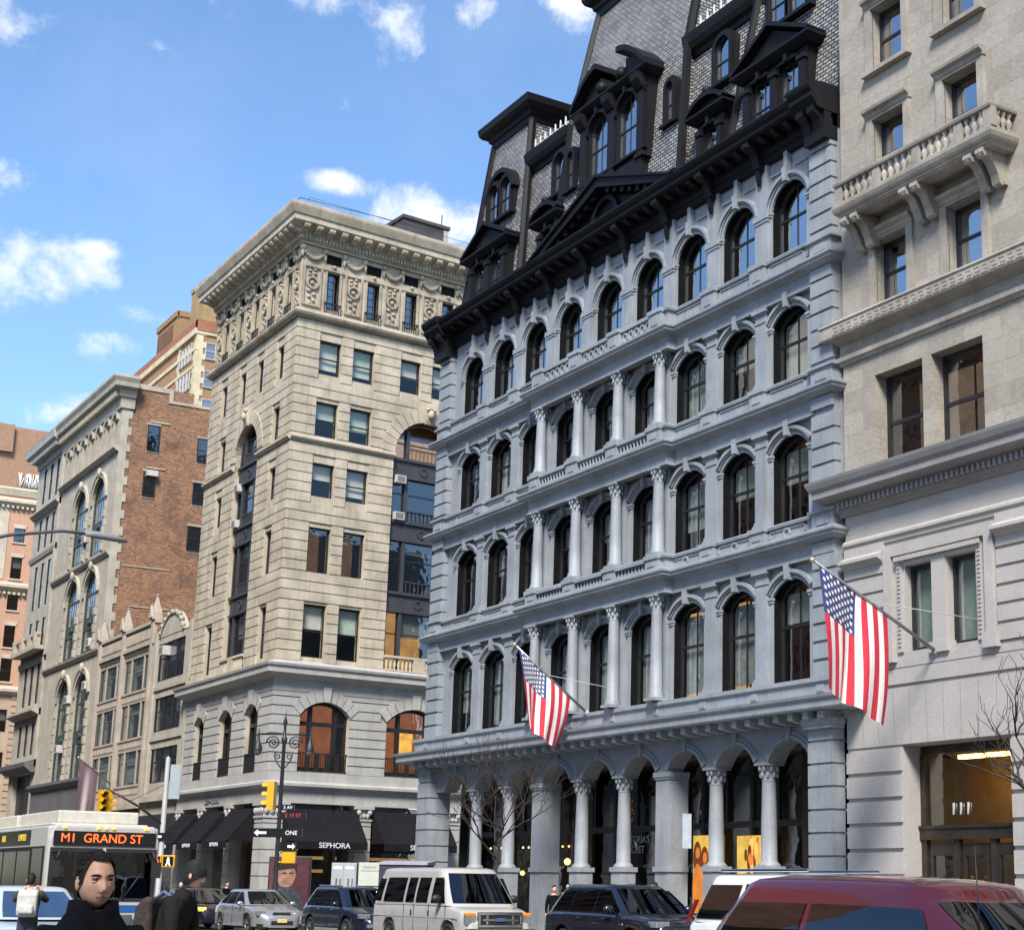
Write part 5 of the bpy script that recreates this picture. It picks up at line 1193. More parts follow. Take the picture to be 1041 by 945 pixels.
m = MB(); m.box(-.1, 15, -.5, .2, 53.85, 55.0); m.box(-.1,.2,-22,.1,54.1,55.0); obj('parapet', m, stone('red_parapet_brick', (.33,.14,.08), .2), c, FT)
for z in (51.1, 48.25, 45.4, 42.5):
    for k in range(4): window(c, FTW, tx-1.6-k*1.0, .05, z, 'tww', plain('pale_sash', (.5,.48,.44)), GLASS, dict(w=.36, h=1.8, rise=0, fw=.05, mid=.5, mull=False))
    for k in range(4): window(c, FT, 1.35+k*2.6, .05, z, 'tws', plain('pale_sash', (.5,.48,.44)), GLASS, dict(w=.5, h=1.7, rise=0, fw=.06, mid=.5, mull=False), BLIND if k == 0 else None, .45)
m = MB(); m.box(tx-18.2, tx-11.5, -12, -1.2, 53.5, 59.2); m.box(tx-21.0, tx-18.2, -10, -1.5, 53.5, 56.4); m.box(tx-11.7, tx-11.4, -12, -1.2, 59.0, 59.6); m.box(tx-18.4, tx-11.4, -1.35, -1.05, 58.9, 59.5); obj('roof_house', m, TWB, c, FTW)
m = MB(); m.box(tx-17.8, tx-12.6, -1.19, -1.1, 54.4, 58.3); obj('dark_panel', m, stone('brown_panel', (.17,.09,.05), .2), c, FTW)
m = MB(); m.box(tx-8.0, tx-4.0, -4.2, -1.5, 54.0, 60.6); m.box(tx-8.1, tx-3.9, -4.3, -1.4, 60.3, 60.7); obj('chimney', m, stone('yellow_chimney_brick', (.36,.245,.12), .2, .35), c, FTW)
# unseen blocks added southward to cut bright horizon reflections in the bus windscreen
c = thing('added_south_block', 'unseen stone block added past the limestone building to darken windscreen reflections', 'building', (40, 10, .12)); m = MB(); m.box(-3.5, 120, -25, 0, 0, 38); m.box(-3.5, 120, 0, .5, 36, 37)
obj('wall', m, stone('south_block_stone', (.26,.24,.21), .2, .3), c); m = MB()
for z in range(9):
    for k in range(30): m.box(k*4-1, k*4+.6, .005, .03, 2+z*3.8, 4.2+z*3.8)
obj('glazing', m, plain('opposite_glazing', (.03,.035,.04), .15), c)['kind'] = 'stuff'
c = thing('added_south_block', 'unseen brown block added on the near side behind the camera to darken reflections', 'building', (60, -40, .12)); m = MB(); m.box(14, 130, 31, 60, 0, 32)
obj('wall', m, stone('south_block_brown', (.20,.15,.11), .2, .3), c)
# blocks on the near side of the avenue, mirrored in the windows
OPP = stone('opposite_masonry', (.30,.25,.20), .25, .3)
for i, (x0, x1, h, lab, col) in enumerate(((-300,-150.5,40,'long buff block mirrored in the windows of the farther buildings','e'), (-150,-118,34,'brown masonry block mirrored in the windows, farthest up the near side','a'), (-117.5,-84,40,'tall tan block mirrored in the windows on the near side','b'), (-83.5,-57,31,'mid height block mirrored in grey building windows','c'), (-56.5,-30,9,'unseen near side block kept low to let sun onto the street','d'))):  # the last block is kept low so the sun reaches the street
    c = thing('opposite_building', lab, 'building', ((x0+x1)/2, -38, .12)); FO = Fr((0, -31), pi)
    m = MB(); n = int((x1-x0)/3.2); a, b = -x1, -x0
    z = 6.0; m.box(a, b, -16, -.5, 0, h); m.box(a, b, -.5, 0, 0, 1.0); m.box(a, b, -.5, 0, 4.6, 6.0)
    while z < h-4:
        m.wall(a, b, z, z+3.8, [(a+1.6+k*(b-a)/n, .75, z+.8, z+3.0, 0) for k in range(n)], 0, .45); z += 3.8
    m.box(a, b, -.5, 0, z, h); m.box(a-.2, b+.2, -1, .7, h-.8, h)
    obj('wall', m, stone('opposite_masonry_'+{'a':'brown','b':'tan','c':'red','d':'grey','e':'buff'}[col], {'a':(.28,.19,.14),'b':(.38,.33,.26),'c':(.30,.15,.10),'d':(.30,.29,.28),'e':(.38,.33,.27)}[col], .25, .3), c, FO)
    m = MB(); m.quad((a,-.4,1),(b,-.4,1),(b,-.4,z),(a,-.4,z)); obj('glazing', m, plain('opposite_glazing', (.03,.035,.04), .15), c, FO)
# ------------------------------------------------------------------ 5. ground
ASPH = stone('asphalt', (.055,.055,.058), .25, .0, .8, .5, None, fine=30); PAVE = brick('sidewalk_flags', (.33,.32,.30), (.28,.275,.26), (.16,.155,.15), ('X','Y'), 1.5, 1.5, .15, .012, 0, .85, (.2,.19,.18), .3, .2)
MARK = stone('worn_road_paint', (.62,.62,.60), .2, 0, .7, .2)
KERB = stone('granite_kerb', (.33,.33,.33), .15, 0, .8, .3)
gm = MB(); gm.quad((-1500,1500,0),(1500,1500,0),(1500,-1500,0),(-1500,-1500,0)); struct('road', gm, ASPH)
# flags texture lies in the ground plane
_t = PAVE.node_tree
for n_ in list(_t.nodes):
    if n_.type == 'COMBXYZ':
        sx_ = [q for q in _t.nodes if q.type == 'SEPXYZ'][0]
        L(_t, sx_.outputs['Y'], n_.inputs[1])
def walk(x0, x1, y0, y1):
    m = MB(); m.box(x0+.15, x1-.15, -y1, -(y0+.15), -.2, .12); struct('sidewalk', m, PAVE)
    m = MB(); m.box(x0, x1, -(y0+.146), -y0, -.2, .124); m.box(x0, x0+.146, -y1, -(y0+.148), -.2, .124); m.box(x1-.146, x1, -y1, -(y0+.148), -.2, .124); struct('kerb', m, KERB)
walk(-65.0, 40, -5.2, 40); walk(-150, -75.2, -5.2, 40); walk(-260, -153.5, -5.2, 40)
m = MB(); m.box(-200, 60, 23.0, 60, -.2, .12); struct('sidewalk', m, PAVE); m = MB(); m.box(-200, 60, 22.85, 22.996, -.2, .124); struct('kerb', m, KERB)
m = MB()
for k in range(8): m.box(-74.6+k*1.15, -74.0+k*1.15, 1.2, 4.6, .001, .005)
for k in range(14): m.box(-79.5, -76.2, 6.2+k*1.2, 6.8+k*1.2, .001, .005)
for k in range(14): m.box(-64.2, -61.0, 6.2+k*1.2, 6.8+k*1.2, .001, .005)
m.box(-82, -81.4, 5.6, 22.4, .001, .005)
for y in (9.0, 12.5, 16.0, 19.5):
    for k in range(16): m.box(-58+k*6, -55+k*6, y-.06, y+.06, .001, .005)
struct('road_markings', m, MARK)

# ------------------------------------------------------------------ 6. vehicles
TYRE = plain('tyre_rubber', (.016,.016,.017), .8, 0, .2, 12); RIM = plain('alloy_rim', (.45,.45,.46), .3, .9, .1)
DKP = plain('black_trim_plastic', (.016,.016,.017), .55, 0, .2); CHR = plain('chrome', (.7,.7,.7), .12, 1, .05); LAMP = plain('lamp_lens', (.34,.35,.35), .12, .5, .45, 30); RED = plain('tail_lens', (.14,.008,.008), .15, 0, .2); AMB = plain('amber_lens', (.75,.25,.02), .2, 0, .1)
PLATE = plain('pale_plate', (.7,.55,.18), .5)
CARG = glass('car_glass', .12, (.12,.14,.14), .01, .0006); CARG2 = glass('dark_tinted_glass', .05, (.03,.03,.035), .01, .0006); SEAT = plain('car_interior', (.03,.03,.03), .9)
def lerp(a, b, t_): return a+(b-a)*t_
def interp(tab, x):
    if x <= tab[0][0]: return tab[0][1]
    for (a, p), (b, q) in zip(tab[:-1], tab[1:]):
        if x <= b: return lerp(p, q, (x-a)/(b-a))
    return tab[-1][1]
def outline(x0, x1, w, r, bf, brr, n=6):
    """plan outline, rounded corners and bowed ends"""
    pts = []
    for (cx, cy, a0) in ((x1-r, w-r, 0), (x0+r, w-r, 90), (x0+r, -w+r, 180), (x1-r, -w+r, 270)):
        for i in range(n+1):
            a = rad(a0+90*i/n); pts.append((cx+r*cos(a), cy+r*sin(a)))
    # points along the long edges
    out = []
    for i in range(len(pts)):
        p, q = pts[i], pts[(i+1) % len(pts)]; out.append(p)
        d = math.hypot(q[0]-p[0], q[1]-p[1]); k = int(d/.35)
        for j in range(1, k+1): out.append((lerp(p[0],q[0],j/(k+1)), lerp(p[1],q[1],j/(k+1))))
    xm = (x0+x1)/2; res = []
    for x, y in out:
        t_ = (y/w)**2; x += (-bf*t_ if x > xm else brr*t_)*min(1, abs(x-xm)/(abs(x1-x0)*.5)); res.append((x, y))
    return res
def vehicle(name, label, cat, X, Y, Lg, top, hw, wheels, R, cab, colr, group=None, rz=0, zb=.24, wins=(), glassm=None, rear=True, rim=RIM):
    """car facing +x: rear bumper at X, near side at Y. top/hw are tables along the length; cab describes the glasshouse"""
    W = max(v for _, v in hw); e = thing(name, label, cat, (X, Y+W, 0), group, rz); gl = glassm or CARG
    # lower body lofted from stations
    xs = sorted(set([0, Lg]+[a for a, _ in top]+[a for a, _ in hw]+[i*Lg/46 for i in range(47)]+[w+R*1.22*cos(rad(q)) for w in wheels for q in range(0, 181, 12)]))
    xs = [x for x in xs if 0 <= x <= Lg]; st = [xs[0]]
    for x in xs[1:]:
        if x-st[-1] > .004: st.append(x)
    m = MB(); K = 0; V = []; F = []
    for x in st:
        zt = interp(top, x); w = interp(hw, x); side = zb
        for wx in wheels:
            d = (R*1.20)**2-(x-wx)**2
            if d > 0: side = max(side, R+math.sqrt(d))
        side = min(side, zt-.12); zm = max(side+.02, zb+(zt-zb)*.55)
        ring = [(w*.55, min(side, zb+.0) if side == zb else side), (w*.90, side), (w*.985, side+.03), (w, min(zm, zt-.08)), (w*.985, zt-.10), (w*.95, zt-.035), (w*.86, zt), (w*.45, zt+.018), (0, zt+.025)]
        ring = ring+[(-a, b) for a, b in ring[-2::-1]]; K = len(ring)
        V += [(x, y, z) for y, z in ring]
    for i in range(len(st)-1):
        for j in range(K): F.append((i*K+j, i*K+(j+1) % K, (i+1)*K+(j+1) % K, (i+1)*K+j))
    F += [tuple(range(K)), tuple(range(len(st)*K-1, (len(st)-1)*K-1, -1))]
    m.add(V, F, 0, True); b_o = part('body', m, colr, e)
    es = b_o.modifiers.new('edges', 'EDGE_SPLIT'); es.split_angle = rad(42)
    m = MB()
    for wx in wheels: m.box(wx-R*1.15, wx+R*1.15, -W*.8, W*.8, R*.7, R*2.15)
    m.box(.1, Lg-.1, -W*.85, W*.85, zb-.05, zb+.12); part('underbody', m, DKP, e)
    # glasshouse
    z0, z1 = cab['z']; lv = [0, .2, .4, .6, .8, .93, 1.0]; cr = cab.get('crown', .05); w0, w1 = cab['w']
    bow = cab.get('bow', .5)
    def xr(t_): return lerp(cab['r'][0], cab['r'][1], t_**cab.get('rp', 1.0))
    def xf(t_): return lerp(cab['f'][0], cab['f'][1], t_**cab.get('fp', 1.0))
    def wd_(t_): return lerp(w0, w1, t_**1.35)
    m = MB(); V = []; F = []; n = None
    rings = [(t_, 0, z0+(z1-z0)*t_) for t_ in lv]
    rings += [(1.0, .035, z1+cr*.45), (1.0, .10, z1+cr*.75), (1.0, .3, z1+cr), (1.0, .55, z1+cr*1.08)]
    for t_, ins, z in rings:
        o = outline(xr(t_)+ins*1.3, xf(t_)-ins*1.5, wd_(t_)-ins, max(.04, .16-ins*.1), cab.get('bf', .12), cab.get('br', .06))
        n = len(o) if n is None else n
        V.append((o, z))
    n = min(len(o) for o, z in V)
    def resample(o, n):
        per = [0]
        for i in range(len(o)): per.append(per[-1]+math.dist(o[i], o[(i+1) % len(o)]))
        r = []; k = 0
        for j in range(n):
            s0 = per[-1]*j/n
            while per[k+1] < s0: k += 1
            u = (s0-per[k])/max(1e-9, per[k+1]-per[k]); a, b = o[k], o[(k+1) % len(o)]; r.append((lerp(a[0],b[0],u), lerp(a[1],b[1],u)))
        return r
    N = 72; P = []
    for o, z in V: P += [(x, y, z) for x, y in resample(o, N)]
    # roof falls towards the windscreen
    fall = cab.get('fall', 0)
    P = [(x, y, z-fall*max(0, (x-lerp(cab['r'][1], cab['f'][1], .35))/(cab['f'][1]-cab['r'][1]))**2*((z-z0)/(z1-z0))) for x, y, z in P]
    for i in range(len(V)-1):
        for j in range(N): F.append((i*N+j, i*N+(j+1) % N, (i+1)*N+(j+1) % N, (i+1)*N+j))
    F.append(tuple(range((len(V)-1)*N, len(V)*N))); m.add(P, F, 0, True); part('roof', m, cab.get('paint', colr), e)
    fz = lambda x, t_: z0+(z1-z0)*t_-fall*max(0, (x-lerp(cab['r'][1], cab['f'][1], .35))/(cab['f'][1]-cab['r'][1]))**2*t_
    for (a0, a1, b0, b1, t0, t1) in wins:
        # side windows: bottom edge a0..a1, top edge b0..b1 (in metres from the rear)
        for sgn in (-1, 1):
            m = MB(); V = []; F = []
            for i in range(6):
                t_ = lerp(t0, t1, i/5)
                for q in range(5):
                    x = lerp(lerp(a0, b0, i/5), lerp(a1, b1, i/5), q/4); V.append((x, sgn*(wd_(t_)+.012), fz(x, t_)))
            for i in range(5):
                for q in range(4): F.append((i*5+q, i*5+q+1, i*5+q+6, i*5+q+5))
            m.add(V, F, 0, True); part('side_window', m, [WINSEAL if False else gl], e)
    # dark cabin behind the glass
    for (which, mat_) in (('windscreen', gl), ('rear_window', gl)):
        if which == 'rear_window' and not rear: continue
        m = MB(); V = []; F = []
        for i in range(7):
            t_ = lerp(.08, .93, i/6); w = (wd_(t_)-.12)
            for q in range(13):
                y = lerp(-w, w, q/12); s = (y/wd_(t_))**2
                x = (xf(t_)-cab.get('bf', .12)*s+.014) if which == 'windscreen' else (xr(t_)+cab.get('br', .06)*s-.014); V.append((x, y, fz(x, t_)))
        for i in range(6):
            for q in range(12): F.append((i*13+q, i*13+q+1, i*13+q+14, i*13+q+13))
        m.add(V, F, 0, True); part(which, m, gl, e)
    # wheels
    for wx in wheels:
        for sgn in (-1, 1):
            m = MB(); pr = [(R*.66,-.10),(R*.9,-.115),(R,-.085),(R,.085),(R*.9,.115),(R*.66,.10)]
            V = []; n_ = 28
            for r, d in pr:
                for i in range(n_): V.append((r*cos(2*pi*i/n_), d, r*sin(2*pi*i/n_)))
            F = [(j*n_+i, j*n_+(i+1) % n_, ((j+1) % 6)*n_+(i+1) % n_, ((j+1) % 6)*n_+i) for j in range(6) for i in range(n_)]
            m.add(V, F, 0, True); wh = part('wheel', m, TYRE, e, loc=(wx, sgn*(interp(hw, wx)-.135), R))
            m = MB(); f_ = sgn*-1
            V = [(R*.66*cos(2*pi*i/n_), f_*.06, R*.66*sin(2*pi*i/n_)) for i in range(n_)]; m.add(V, [tuple(range(n_))], 1)
            for k in range(5):
                a = 2*pi*k/5; 
                for da in (-.2, .2):
                    A_ = [(R*.14, a-.5*da), (R*.66, a+da*.8-.07), (R*.66, a+da*.8+.07), (R*.16, a+da*.5)]
                    m.uprism([(r*cos(q), r*sin(q)) for r, q in A_], f_*.062, f_*.098)
            V = []
            for r, d in ((R*.66, .105), (R*.60, .10), (R*.58, .07)):
                for i in range(n_): V.append((r*cos(2*pi*i/n_), f_*d, r*sin(2*pi*i/n_)))
            m.add(V, [(j*n_+i, j*n_+(i+1) % n_, (j+1)*n_+(i+1) % n_, (j+1)*n_+i) for j in range(2) for i in range(n_)], 0, True)
            part('rim', m, [rim, DKP], wh)
    return e, dict(xr=xr, xf=xf, wd=wd_, fz=fz, W=W)
def bits(e, specs):
    """small fittings: (name, material, list of boxes x0,x1,y0,y1,z0,z1) in the car's own axes"""
    for nm, mt, bx in specs:
        m = MB()
        for (a, b, c_, d, f, h) in bx: m.box(a, b, -d, -c_, f, h)
        o = part(nm, m, mt, e); bevel(o, .012, 1)
def seams(e, W, xs, z0, z1, hw, mat_=DKP):
    m = MB()
    for x in xs:
        for s in (-1, 1): y = s*(W+.001); m.box(x-.006, x+.006, min(-y, -y+.012*s), max(-y, -y+.012*s), z0, z1)
    part('door_seam', m, mat_, e)
def mirror(e, x, y, z, mt, s=1):
    for sgn in (-1, 1):
        m = MB(); m.ball((x, -sgn*(y+.11), z), (.075*s, .12*s, .085*s), 12); m.tube([(x, -sgn*(y-.06), z-.05), (x, -sgn*(y+.03), z-.02)], .025, 6); part('mirror', m, mt, e)
SILV = paint('silver_paint', (.42,.42,.43), .6, .32); NAVY = paint('navy_paint', (.012,.016,.032), .3, .25); WHT = paint('white_paint', (.38,.365,.34), 0, .45); BLK = paint('black_blue_paint', (.010,.012,.022), .3, .22); MAR = paint('maroon_paint', (.085,.006,.012), .25, .22); WHT2 = paint('cool_white_paint', (.62,.63,.64), 0, .35); SKYB = paint('pale_blue_paint', (.44,.50,.56), .1, .3)
# silver wagon
e, q = vehicle('sedan', 'small silver sedan waiting behind the dark estate car at the corner crossing', 'car', -58.12, -9.5, 4.55, [(0,.72),(.12,.93),(.6,1.0),(2.2,.98),(3.2,.95),(3.6,.9),(4.2,.78),(4.5,.62),(4.55,.5)], [(0,.70),(.2,.83),(.9,.90),(3.4,.90),(4.1,.84),(4.4,.68),(4.55,.5)], (.85,3.55), .32, dict(z=(.95,1.44), r=(.25,1.0), f=(3.45,2.45), w=(.82,.60), crown=.045, fp=.95, rp=.9, bow=0), SILV, wins=((.72,1.28,1.12,1.45,.12,.85),(1.34,2.12,1.5,2.12,.1,.88),(2.2,3.15,2.2,2.5,.1,.88)))
bits(e, [('headlight', LAMP, [(4.02,4.34,-.80,-.5,.62,.78)]), ('headlight', LAMP, [(4.02,4.34,.5,.80,.62,.78)]), ('grille', DKP, [(4.5,4.565,-.38,.38,.33,.46),(4.42,4.5,-.3,.3,.62,.72)]), ('badge_bar', CHR, [(4.47,4.52,-.32,.32,.72,.745)]), ('license_plate', PLATE, [(4.56,4.58,-.17,.17,.40,.52)]), ('side_marker', AMB, [(3.9,3.98,-.90,-.885,.72,.75)]), ('door_handle', SILV, [(1.45,1.6,-.925,-.89,.86,.89),(2.5,2.65,-.925,-.89,.86,.89)])]); mirror(e, 3.0, .82, 1.0, SILV); seams(e, .905, (1.3,2.16,3.3), .35, .93, None)
# dark estate
e, q = vehicle('estate_car', 'dark navy estate car with roof rails waiting between silver sedan and white van', 'car', -50.0, -9.45, 4.8, [(0,.8),(.1,1.0),(.5,1.06),(2.4,1.05),(3.3,1.03),(3.8,.98),(4.4,.86),(4.7,.68),(4.8,.5)], [(0,.76),(.2,.88),(.9,.93),(3.6,.93),(4.3,.88),(4.6,.72),(4.8,.52)], (.92,3.68), .35, dict(z=(1.0,1.56), r=(.1,.55), f=(3.55,2.6), w=(.85,.66), crown=.05), NAVY, wins=((.55,1.25,.78,1.3,.12,.85),(1.32,2.2,1.36,2.22,.1,.88),(2.3,3.25,2.3,2.62,.1,.88)))
bits(e, [('headlight', LAMP, [(4.2,4.62,-.82,-.52,.70,.84)]), ('headlight', LAMP, [(4.2,4.62,.52,.82,.70,.84)]), ('grille', DKP, [(4.72,4.82,-.4,.4,.45,.7)]), ('bumper', DKP, [(4.6,4.84,-.7,.7,.26,.42)]), ('fog_lamp', LAMP, [(4.66,4.80,-.66,-.5,.44,.54),(4.66,4.80,.5,.66,.44,.54)]), ('door_handle', CHR, [(1.55,1.72,-.955,-.92,.92,.95),(2.6,2.77,-.955,-.92,.92,.95)]), ('roof_rail', CHR, [(.8,2.6,-.62,-.58,1.60,1.65),(.8,2.6,.58,.62,1.60,1.65)]), ('wheel_arch', plain('grey_cladding', (.20,.20,.20), .6), [(1.4,3.2,-.945,-.92,.26,.40)])]); mirror(e, 3.05, .86, 1.1, NAVY); seams(e, .935, (1.28,2.26,3.4), .4, 1.0, None)
# white passenger van
e, q = vehicle('passenger_van', 'dusty white passenger van with many side windows and chrome grille in the traffic lane', 'van', -43.5, -9.85, 5.8, [(0,1.0),(.06,1.22),(2,1.24),(4.4,1.22),(4.75,1.18),(5.3,1.10),(5.55,1.02),(5.72,.75),(5.75,.5)], [(0,.92),(.12,.99),(1,1.0),(4.8,1.0),(5.4,.97),(5.65,.90),(5.75,.84)], (1.15,4.72), .37, dict(z=(1.17,2.06), r=(.02,.20), f=(4.95,4.15), w=(.985,.80), crown=.09, fp=.95, bf=.16, br=.04), WHT, zb=.34, wins=((.12,.58,.28,.66,.10,.76),(.74,2.02,.80,2.02,.08,.80),(2.16,2.68,2.16,2.68,.08,.80),(2.80,3.5,2.80,3.5,.08,.80),(3.72,4.56,3.72,4.22,.08,.80)), glassm=CARG2)
bits(e, [('headlight', LAMP, [(5.52,5.70,-.93,-.66,.72,.94)]), ('headlight', LAMP, [(5.52,5.70,.66,.93,.72,.94)]), ('indicator', AMB, [(5.52,5.69,-.935,-.66,.94,1.02),(5.52,5.69,.66,.935,.94,1.02)]), ('grille', CHR, [(5.70,5.775,-.64,.64,.96,1.04),(5.70,5.775,-.64,.64,.66,.73),(5.70,5.775,-.64,-.56,.73,.96),(5.70,5.775,.56,.64,.73,.96),(5.70,5.77,-.5,.5,.82,.87),(5.70,5.77,-.4,-.34,.73,.96),(5.70,5.77,.34,.4,.73,.96)]), ('grille_mesh', DKP, [(5.66,5.755,-.56,.56,.73,.96)]), ('badge', plain('blue_badge', (.05,.08,.2)), [(5.765,5.785,-.13,.13,.80,.89)]), ('bumper', CHR, [(5.66,5.86,-.95,.95,.46,.63)]), ('door_handle', DKP, [(2.55,2.60,-1.025,-.99,.90,1.05),(3.6,3.65,-1.025,-.99,.90,1.05)])]); mirror(e, 4.35, 1.02, 1.35, DKP, 1.25); seams(e, 1.003, (2.1,2.72,3.62,4.6), .4, 1.2, None)
m = MB(); [m.box(.05, 5.3, s-.006, s+.006, .86, .88) for s in (-1.0, 1.0)]; part('side_moulding', m, WHT, e)
# black luxury off-roader
e, q = vehicle('luxury_suv', 'glossy black sport utility vehicle with floating roof, driving behind the white van', 'car', -34.3, -9.65, 4.9, [(0,.95),(.08,1.12),(.5,1.16),(2.6,1.14),(3.4,1.12),(3.9,1.09),(4.5,1.02),(4.8,.9),(4.9,.6)], [(0,.84),(.15,.95),(1,1.0),(3.7,1.0),(4.4,.96),(4.75,.86),(4.9,.7)], (.98,3.9), .38, dict(z=(1.10,1.70), r=(.12,.62), f=(3.75,2.75), w=(.93,.72), crown=.06), BLK, zb=.3, wins=((.5,1.2,.8,1.28,.14,.86),(1.26,2.22,1.34,2.26,.12,.88),(2.3,3.4,2.32,2.76,.12,.88)), glassm=CARG2)
bits(e, [('headlight', LAMP, [(4.45,4.8,-.90,-.56,.86,.99)]), ('headlight', LAMP, [(4.45,4.8,.56,.90,.86,.99)]), ('grille', DKP, [(4.84,4.92,-.5,.5,.68,.86)]), ('side_vent', CHR, [(3.45,3.62,-1.01,-.99,.88,.94)]), ('door_handle', BLK, [(1.7,1.88,-1.03,-.985,1.0,1.03),(2.75,2.93,-1.03,-.985,1.0,1.03)])]); mirror(e, 3.15, .96, 1.22, BLK, 1.15); seams(e, 1.003, (1.24,2.28,3.45), .4, 1.1, None)
m = MB(); x = 0
for k in range(10): m.box(4.66+.002*k, 4.70+.002*k, -.36+k*.075, -.32+k*.075, .985, 1.0)
part('hood_lettering', m, CHR, e)
# white SUV behind the maroon one
e, q = vehicle('white_suv', 'white sport utility vehicle mostly hidden behind the maroon vehicle', 'car', -23.3, -13.1, 5.2, [(0,.9),(.08,1.16),(.6,1.20),(3,1.18),(4,1.12),(4.8,1.02),(5.1,.9),(5.2,.6)], [(0,.88),(.15,.97),(1,1.0),(4,1.0),(4.8,.92),(5.2,.75)], (1.1,4.1), .39, dict(z=(1.14,1.86), r=(.06,.42), f=(4.1,3.1), w=(.95,.76), crown=.07), WHT2, zb=.3, wins=((.30,1.35,.55,1.42,.08,.84),(1.5,2.4,1.52,2.42,.08,.86),(2.5,3.7,2.5,3.1,.08,.86)), glassm=CARG2)
bits(e, [('roof_rail', CHR, [(.7,3.0,-.74,-.70,1.95,2.0),(.7,3.0,.70,.74,1.95,2.0)]), ('bumper', WHT2, [(-.08,.2,-.9,.9,.45,.72)])]); mirror(e, 3.5, .96, 1.25, WHT2)
for s in (-1, 1):
    m = MB(); m.frust((.0,.07,*sorted((s*.91,s*.965))), 1.12, (.15,.21,*sorted((s*.82,s*.875))), 1.50); part('tail_light', m, RED, e)
# maroon vehicle in front
e, q = vehicle('maroon_suv', 'glossy maroon sport utility vehicle filling the lower right corner', 'car', -14.35, -19.1, 4.95, [(0,.9),(.08,1.12),(.6,1.16),(3,1.14),(3.8,1.08),(4.6,.98),(4.9,.8),(4.95,.6)], [(0,.86),(.15,.96),(1,.99),(3.9,.99),(4.6,.9),(4.95,.72)], (1.0,3.9), .38, dict(z=(1.08,1.66), r=(.0,.42), f=(4.55,3.38), w=(.94,.74), crown=.15, fall=.10, fp=.92, bf=.22), MAR, zb=.3, wins=((.30,1.62,.58,1.66,.04,.80),(1.76,3.6,1.74,3.3,.04,.80)), glassm=CARG2)
bits(e, [('tail_light', RED, [(-.01,.14,-.96,-.8,.9,1.25)]), ('tail_light', RED, [(-.01,.14,.8,.96,.9,1.25)]), ('bumper', MAR, [(-.08,.2,-.88,.88,.42,.7)])]); mirror(e, 3.6, .98, 1.2, MAR)
m = MB(); m.tube([(3.9,.7,1.1),(3.86,.7,2.05)], .006, 5); part('antenna', m, DKP, e)
# pale blue car in front of the bus and a black taxi at the corner
e, q = vehicle('pale_blue_car', 'pale blue car between the bus and the people in the lower left corner', 'car', -34.6, -22.5, 4.4, [(0,.8),(.1,1.0),(.6,1.05),(2.4,1.02),(3.2,.98),(3.9,.86),(4.3,.7),(4.4,.5)], [(0,.74),(.2,.84),(.9,.88),(3.4,.88),(4.1,.8),(4.4,.6)], (.85,3.45), .32, dict(z=(.98,1.50), r=(.1,.6), f=(3.6,2.6), w=(.81,.64), crown=.06), SKYB, wins=((.5,1.2,.74,1.24,.1,.85),(1.28,2.1,1.32,2.12,.1,.88),(2.2,3.2,2.2,2.6,.1,.88)), glassm=glass('blue_reflecting_glass', .4, (.2,.25,.3)), rz=rad(0))
bits(e, [('headlight', LAMP, [(3.95,4.28,-.78,-.5,.66,.82)]), ('headlight', LAMP, [(3.95,4.28,.5,.78,.66,.82)]), ('grille', DKP, [(4.3,4.42,-.4,.4,.4,.6)])]); mirror(e, 3.05, .82, 1.02, SKYB)
e, q = vehicle('black_taxi', 'small black car with glowing amber lamps queuing behind the silver sedan', 'car', -64.4, -9.4, 4.4, [(0,.8),(.1,.95),(.6,1.0),(2.4,1.0),(3.2,.98),(3.9,.86),(4.3,.7),(4.4,.5)], [(0,.74),(.2,.84),(.9,.88),(3.4,.88),(4.1,.8),(4.4,.6)], (.85,3.45), .32, dict(z=(.96,1.42), r=(.3,1.0), f=(3.6,2.6), w=(.81,.62), crown=.05), BLK, wins=((1.28,2.1,1.32,2.12,.1,.88),(2.2,3.2,2.2,2.6,.1,.88)))
bits(e, [('headlight', emis('amber_lamp', (1,.50,.08), 1.3), [(4.0,4.3,-.78,-.5,.66,.80)]), ('headlight', emis('amber_lamp', (1,.50,.08), 1.3), [(4.0,4.3,.5,.78,.66,.80)]), ('license_plate', PLATE, [(4.38,4.41,-.17,.17,.4,.5)])])
# city bus
bus = thing('city_bus', 'white and blue city bus with lit destination sign reading M1 GRAND ST', 'bus', (-40.05, -18.25, 0))
BW = paint('bus_white_paint', (.42,.41,.38), 0, .45, .4); BB = paint('bus_blue_paint', (.02,.10,.32), .1, .3, .8)
Lb, w = 12.0, 1.29; m = MB()
m.box(-Lb, -.12, -w, w, .35, 2.92); m.frust((-.12,0,-w,w), .35, (-.12,-.06,-w,w), 2.92) if False else m.oprism([(-w,.35),(w,.35),(w,2.6),(w-.12,2.95),(-w+.12,2.95),(-w,2.6)], -.12, 0)
bo = part('body', m, BW, bus); bevel(bo, .07, 3)
m = MB(); m.box(-Lb+.1, -.5, -w+.15, w-.15, 2.93, 3.0); m.box(-4.6, -.7, -.95, .95, 3.0, 3.3); m.box(-9.5, -5.0, -.95, .95, 3.0, 3.3); o = part('roof_unit', m, plain('cream_roof_unit', (.52,.49,.42), .6), bus); bevel(o, .06)
m = MB(); m.box(-Lb, -.02, -w-.006, w+.006, .95, 1.12); m.box(-.02,.008,-w,w,.95,1.12); part('blue_stripe', m, BB, bus)
m = MB(); m.quad((.012,-w+.14,1.28),(.012,-.03,1.28),(.012,-.03,2.33),(.012,-w+.14,2.33)); m.quad((.012,.03,1.28),(.012,w-.14,1.28),(.012,w-.14,2.33),(.012,.03,2.33)); part('windscreen', m, glass('bus_windscreen', .02, (.10,.12,.12), .01, .003), bus)
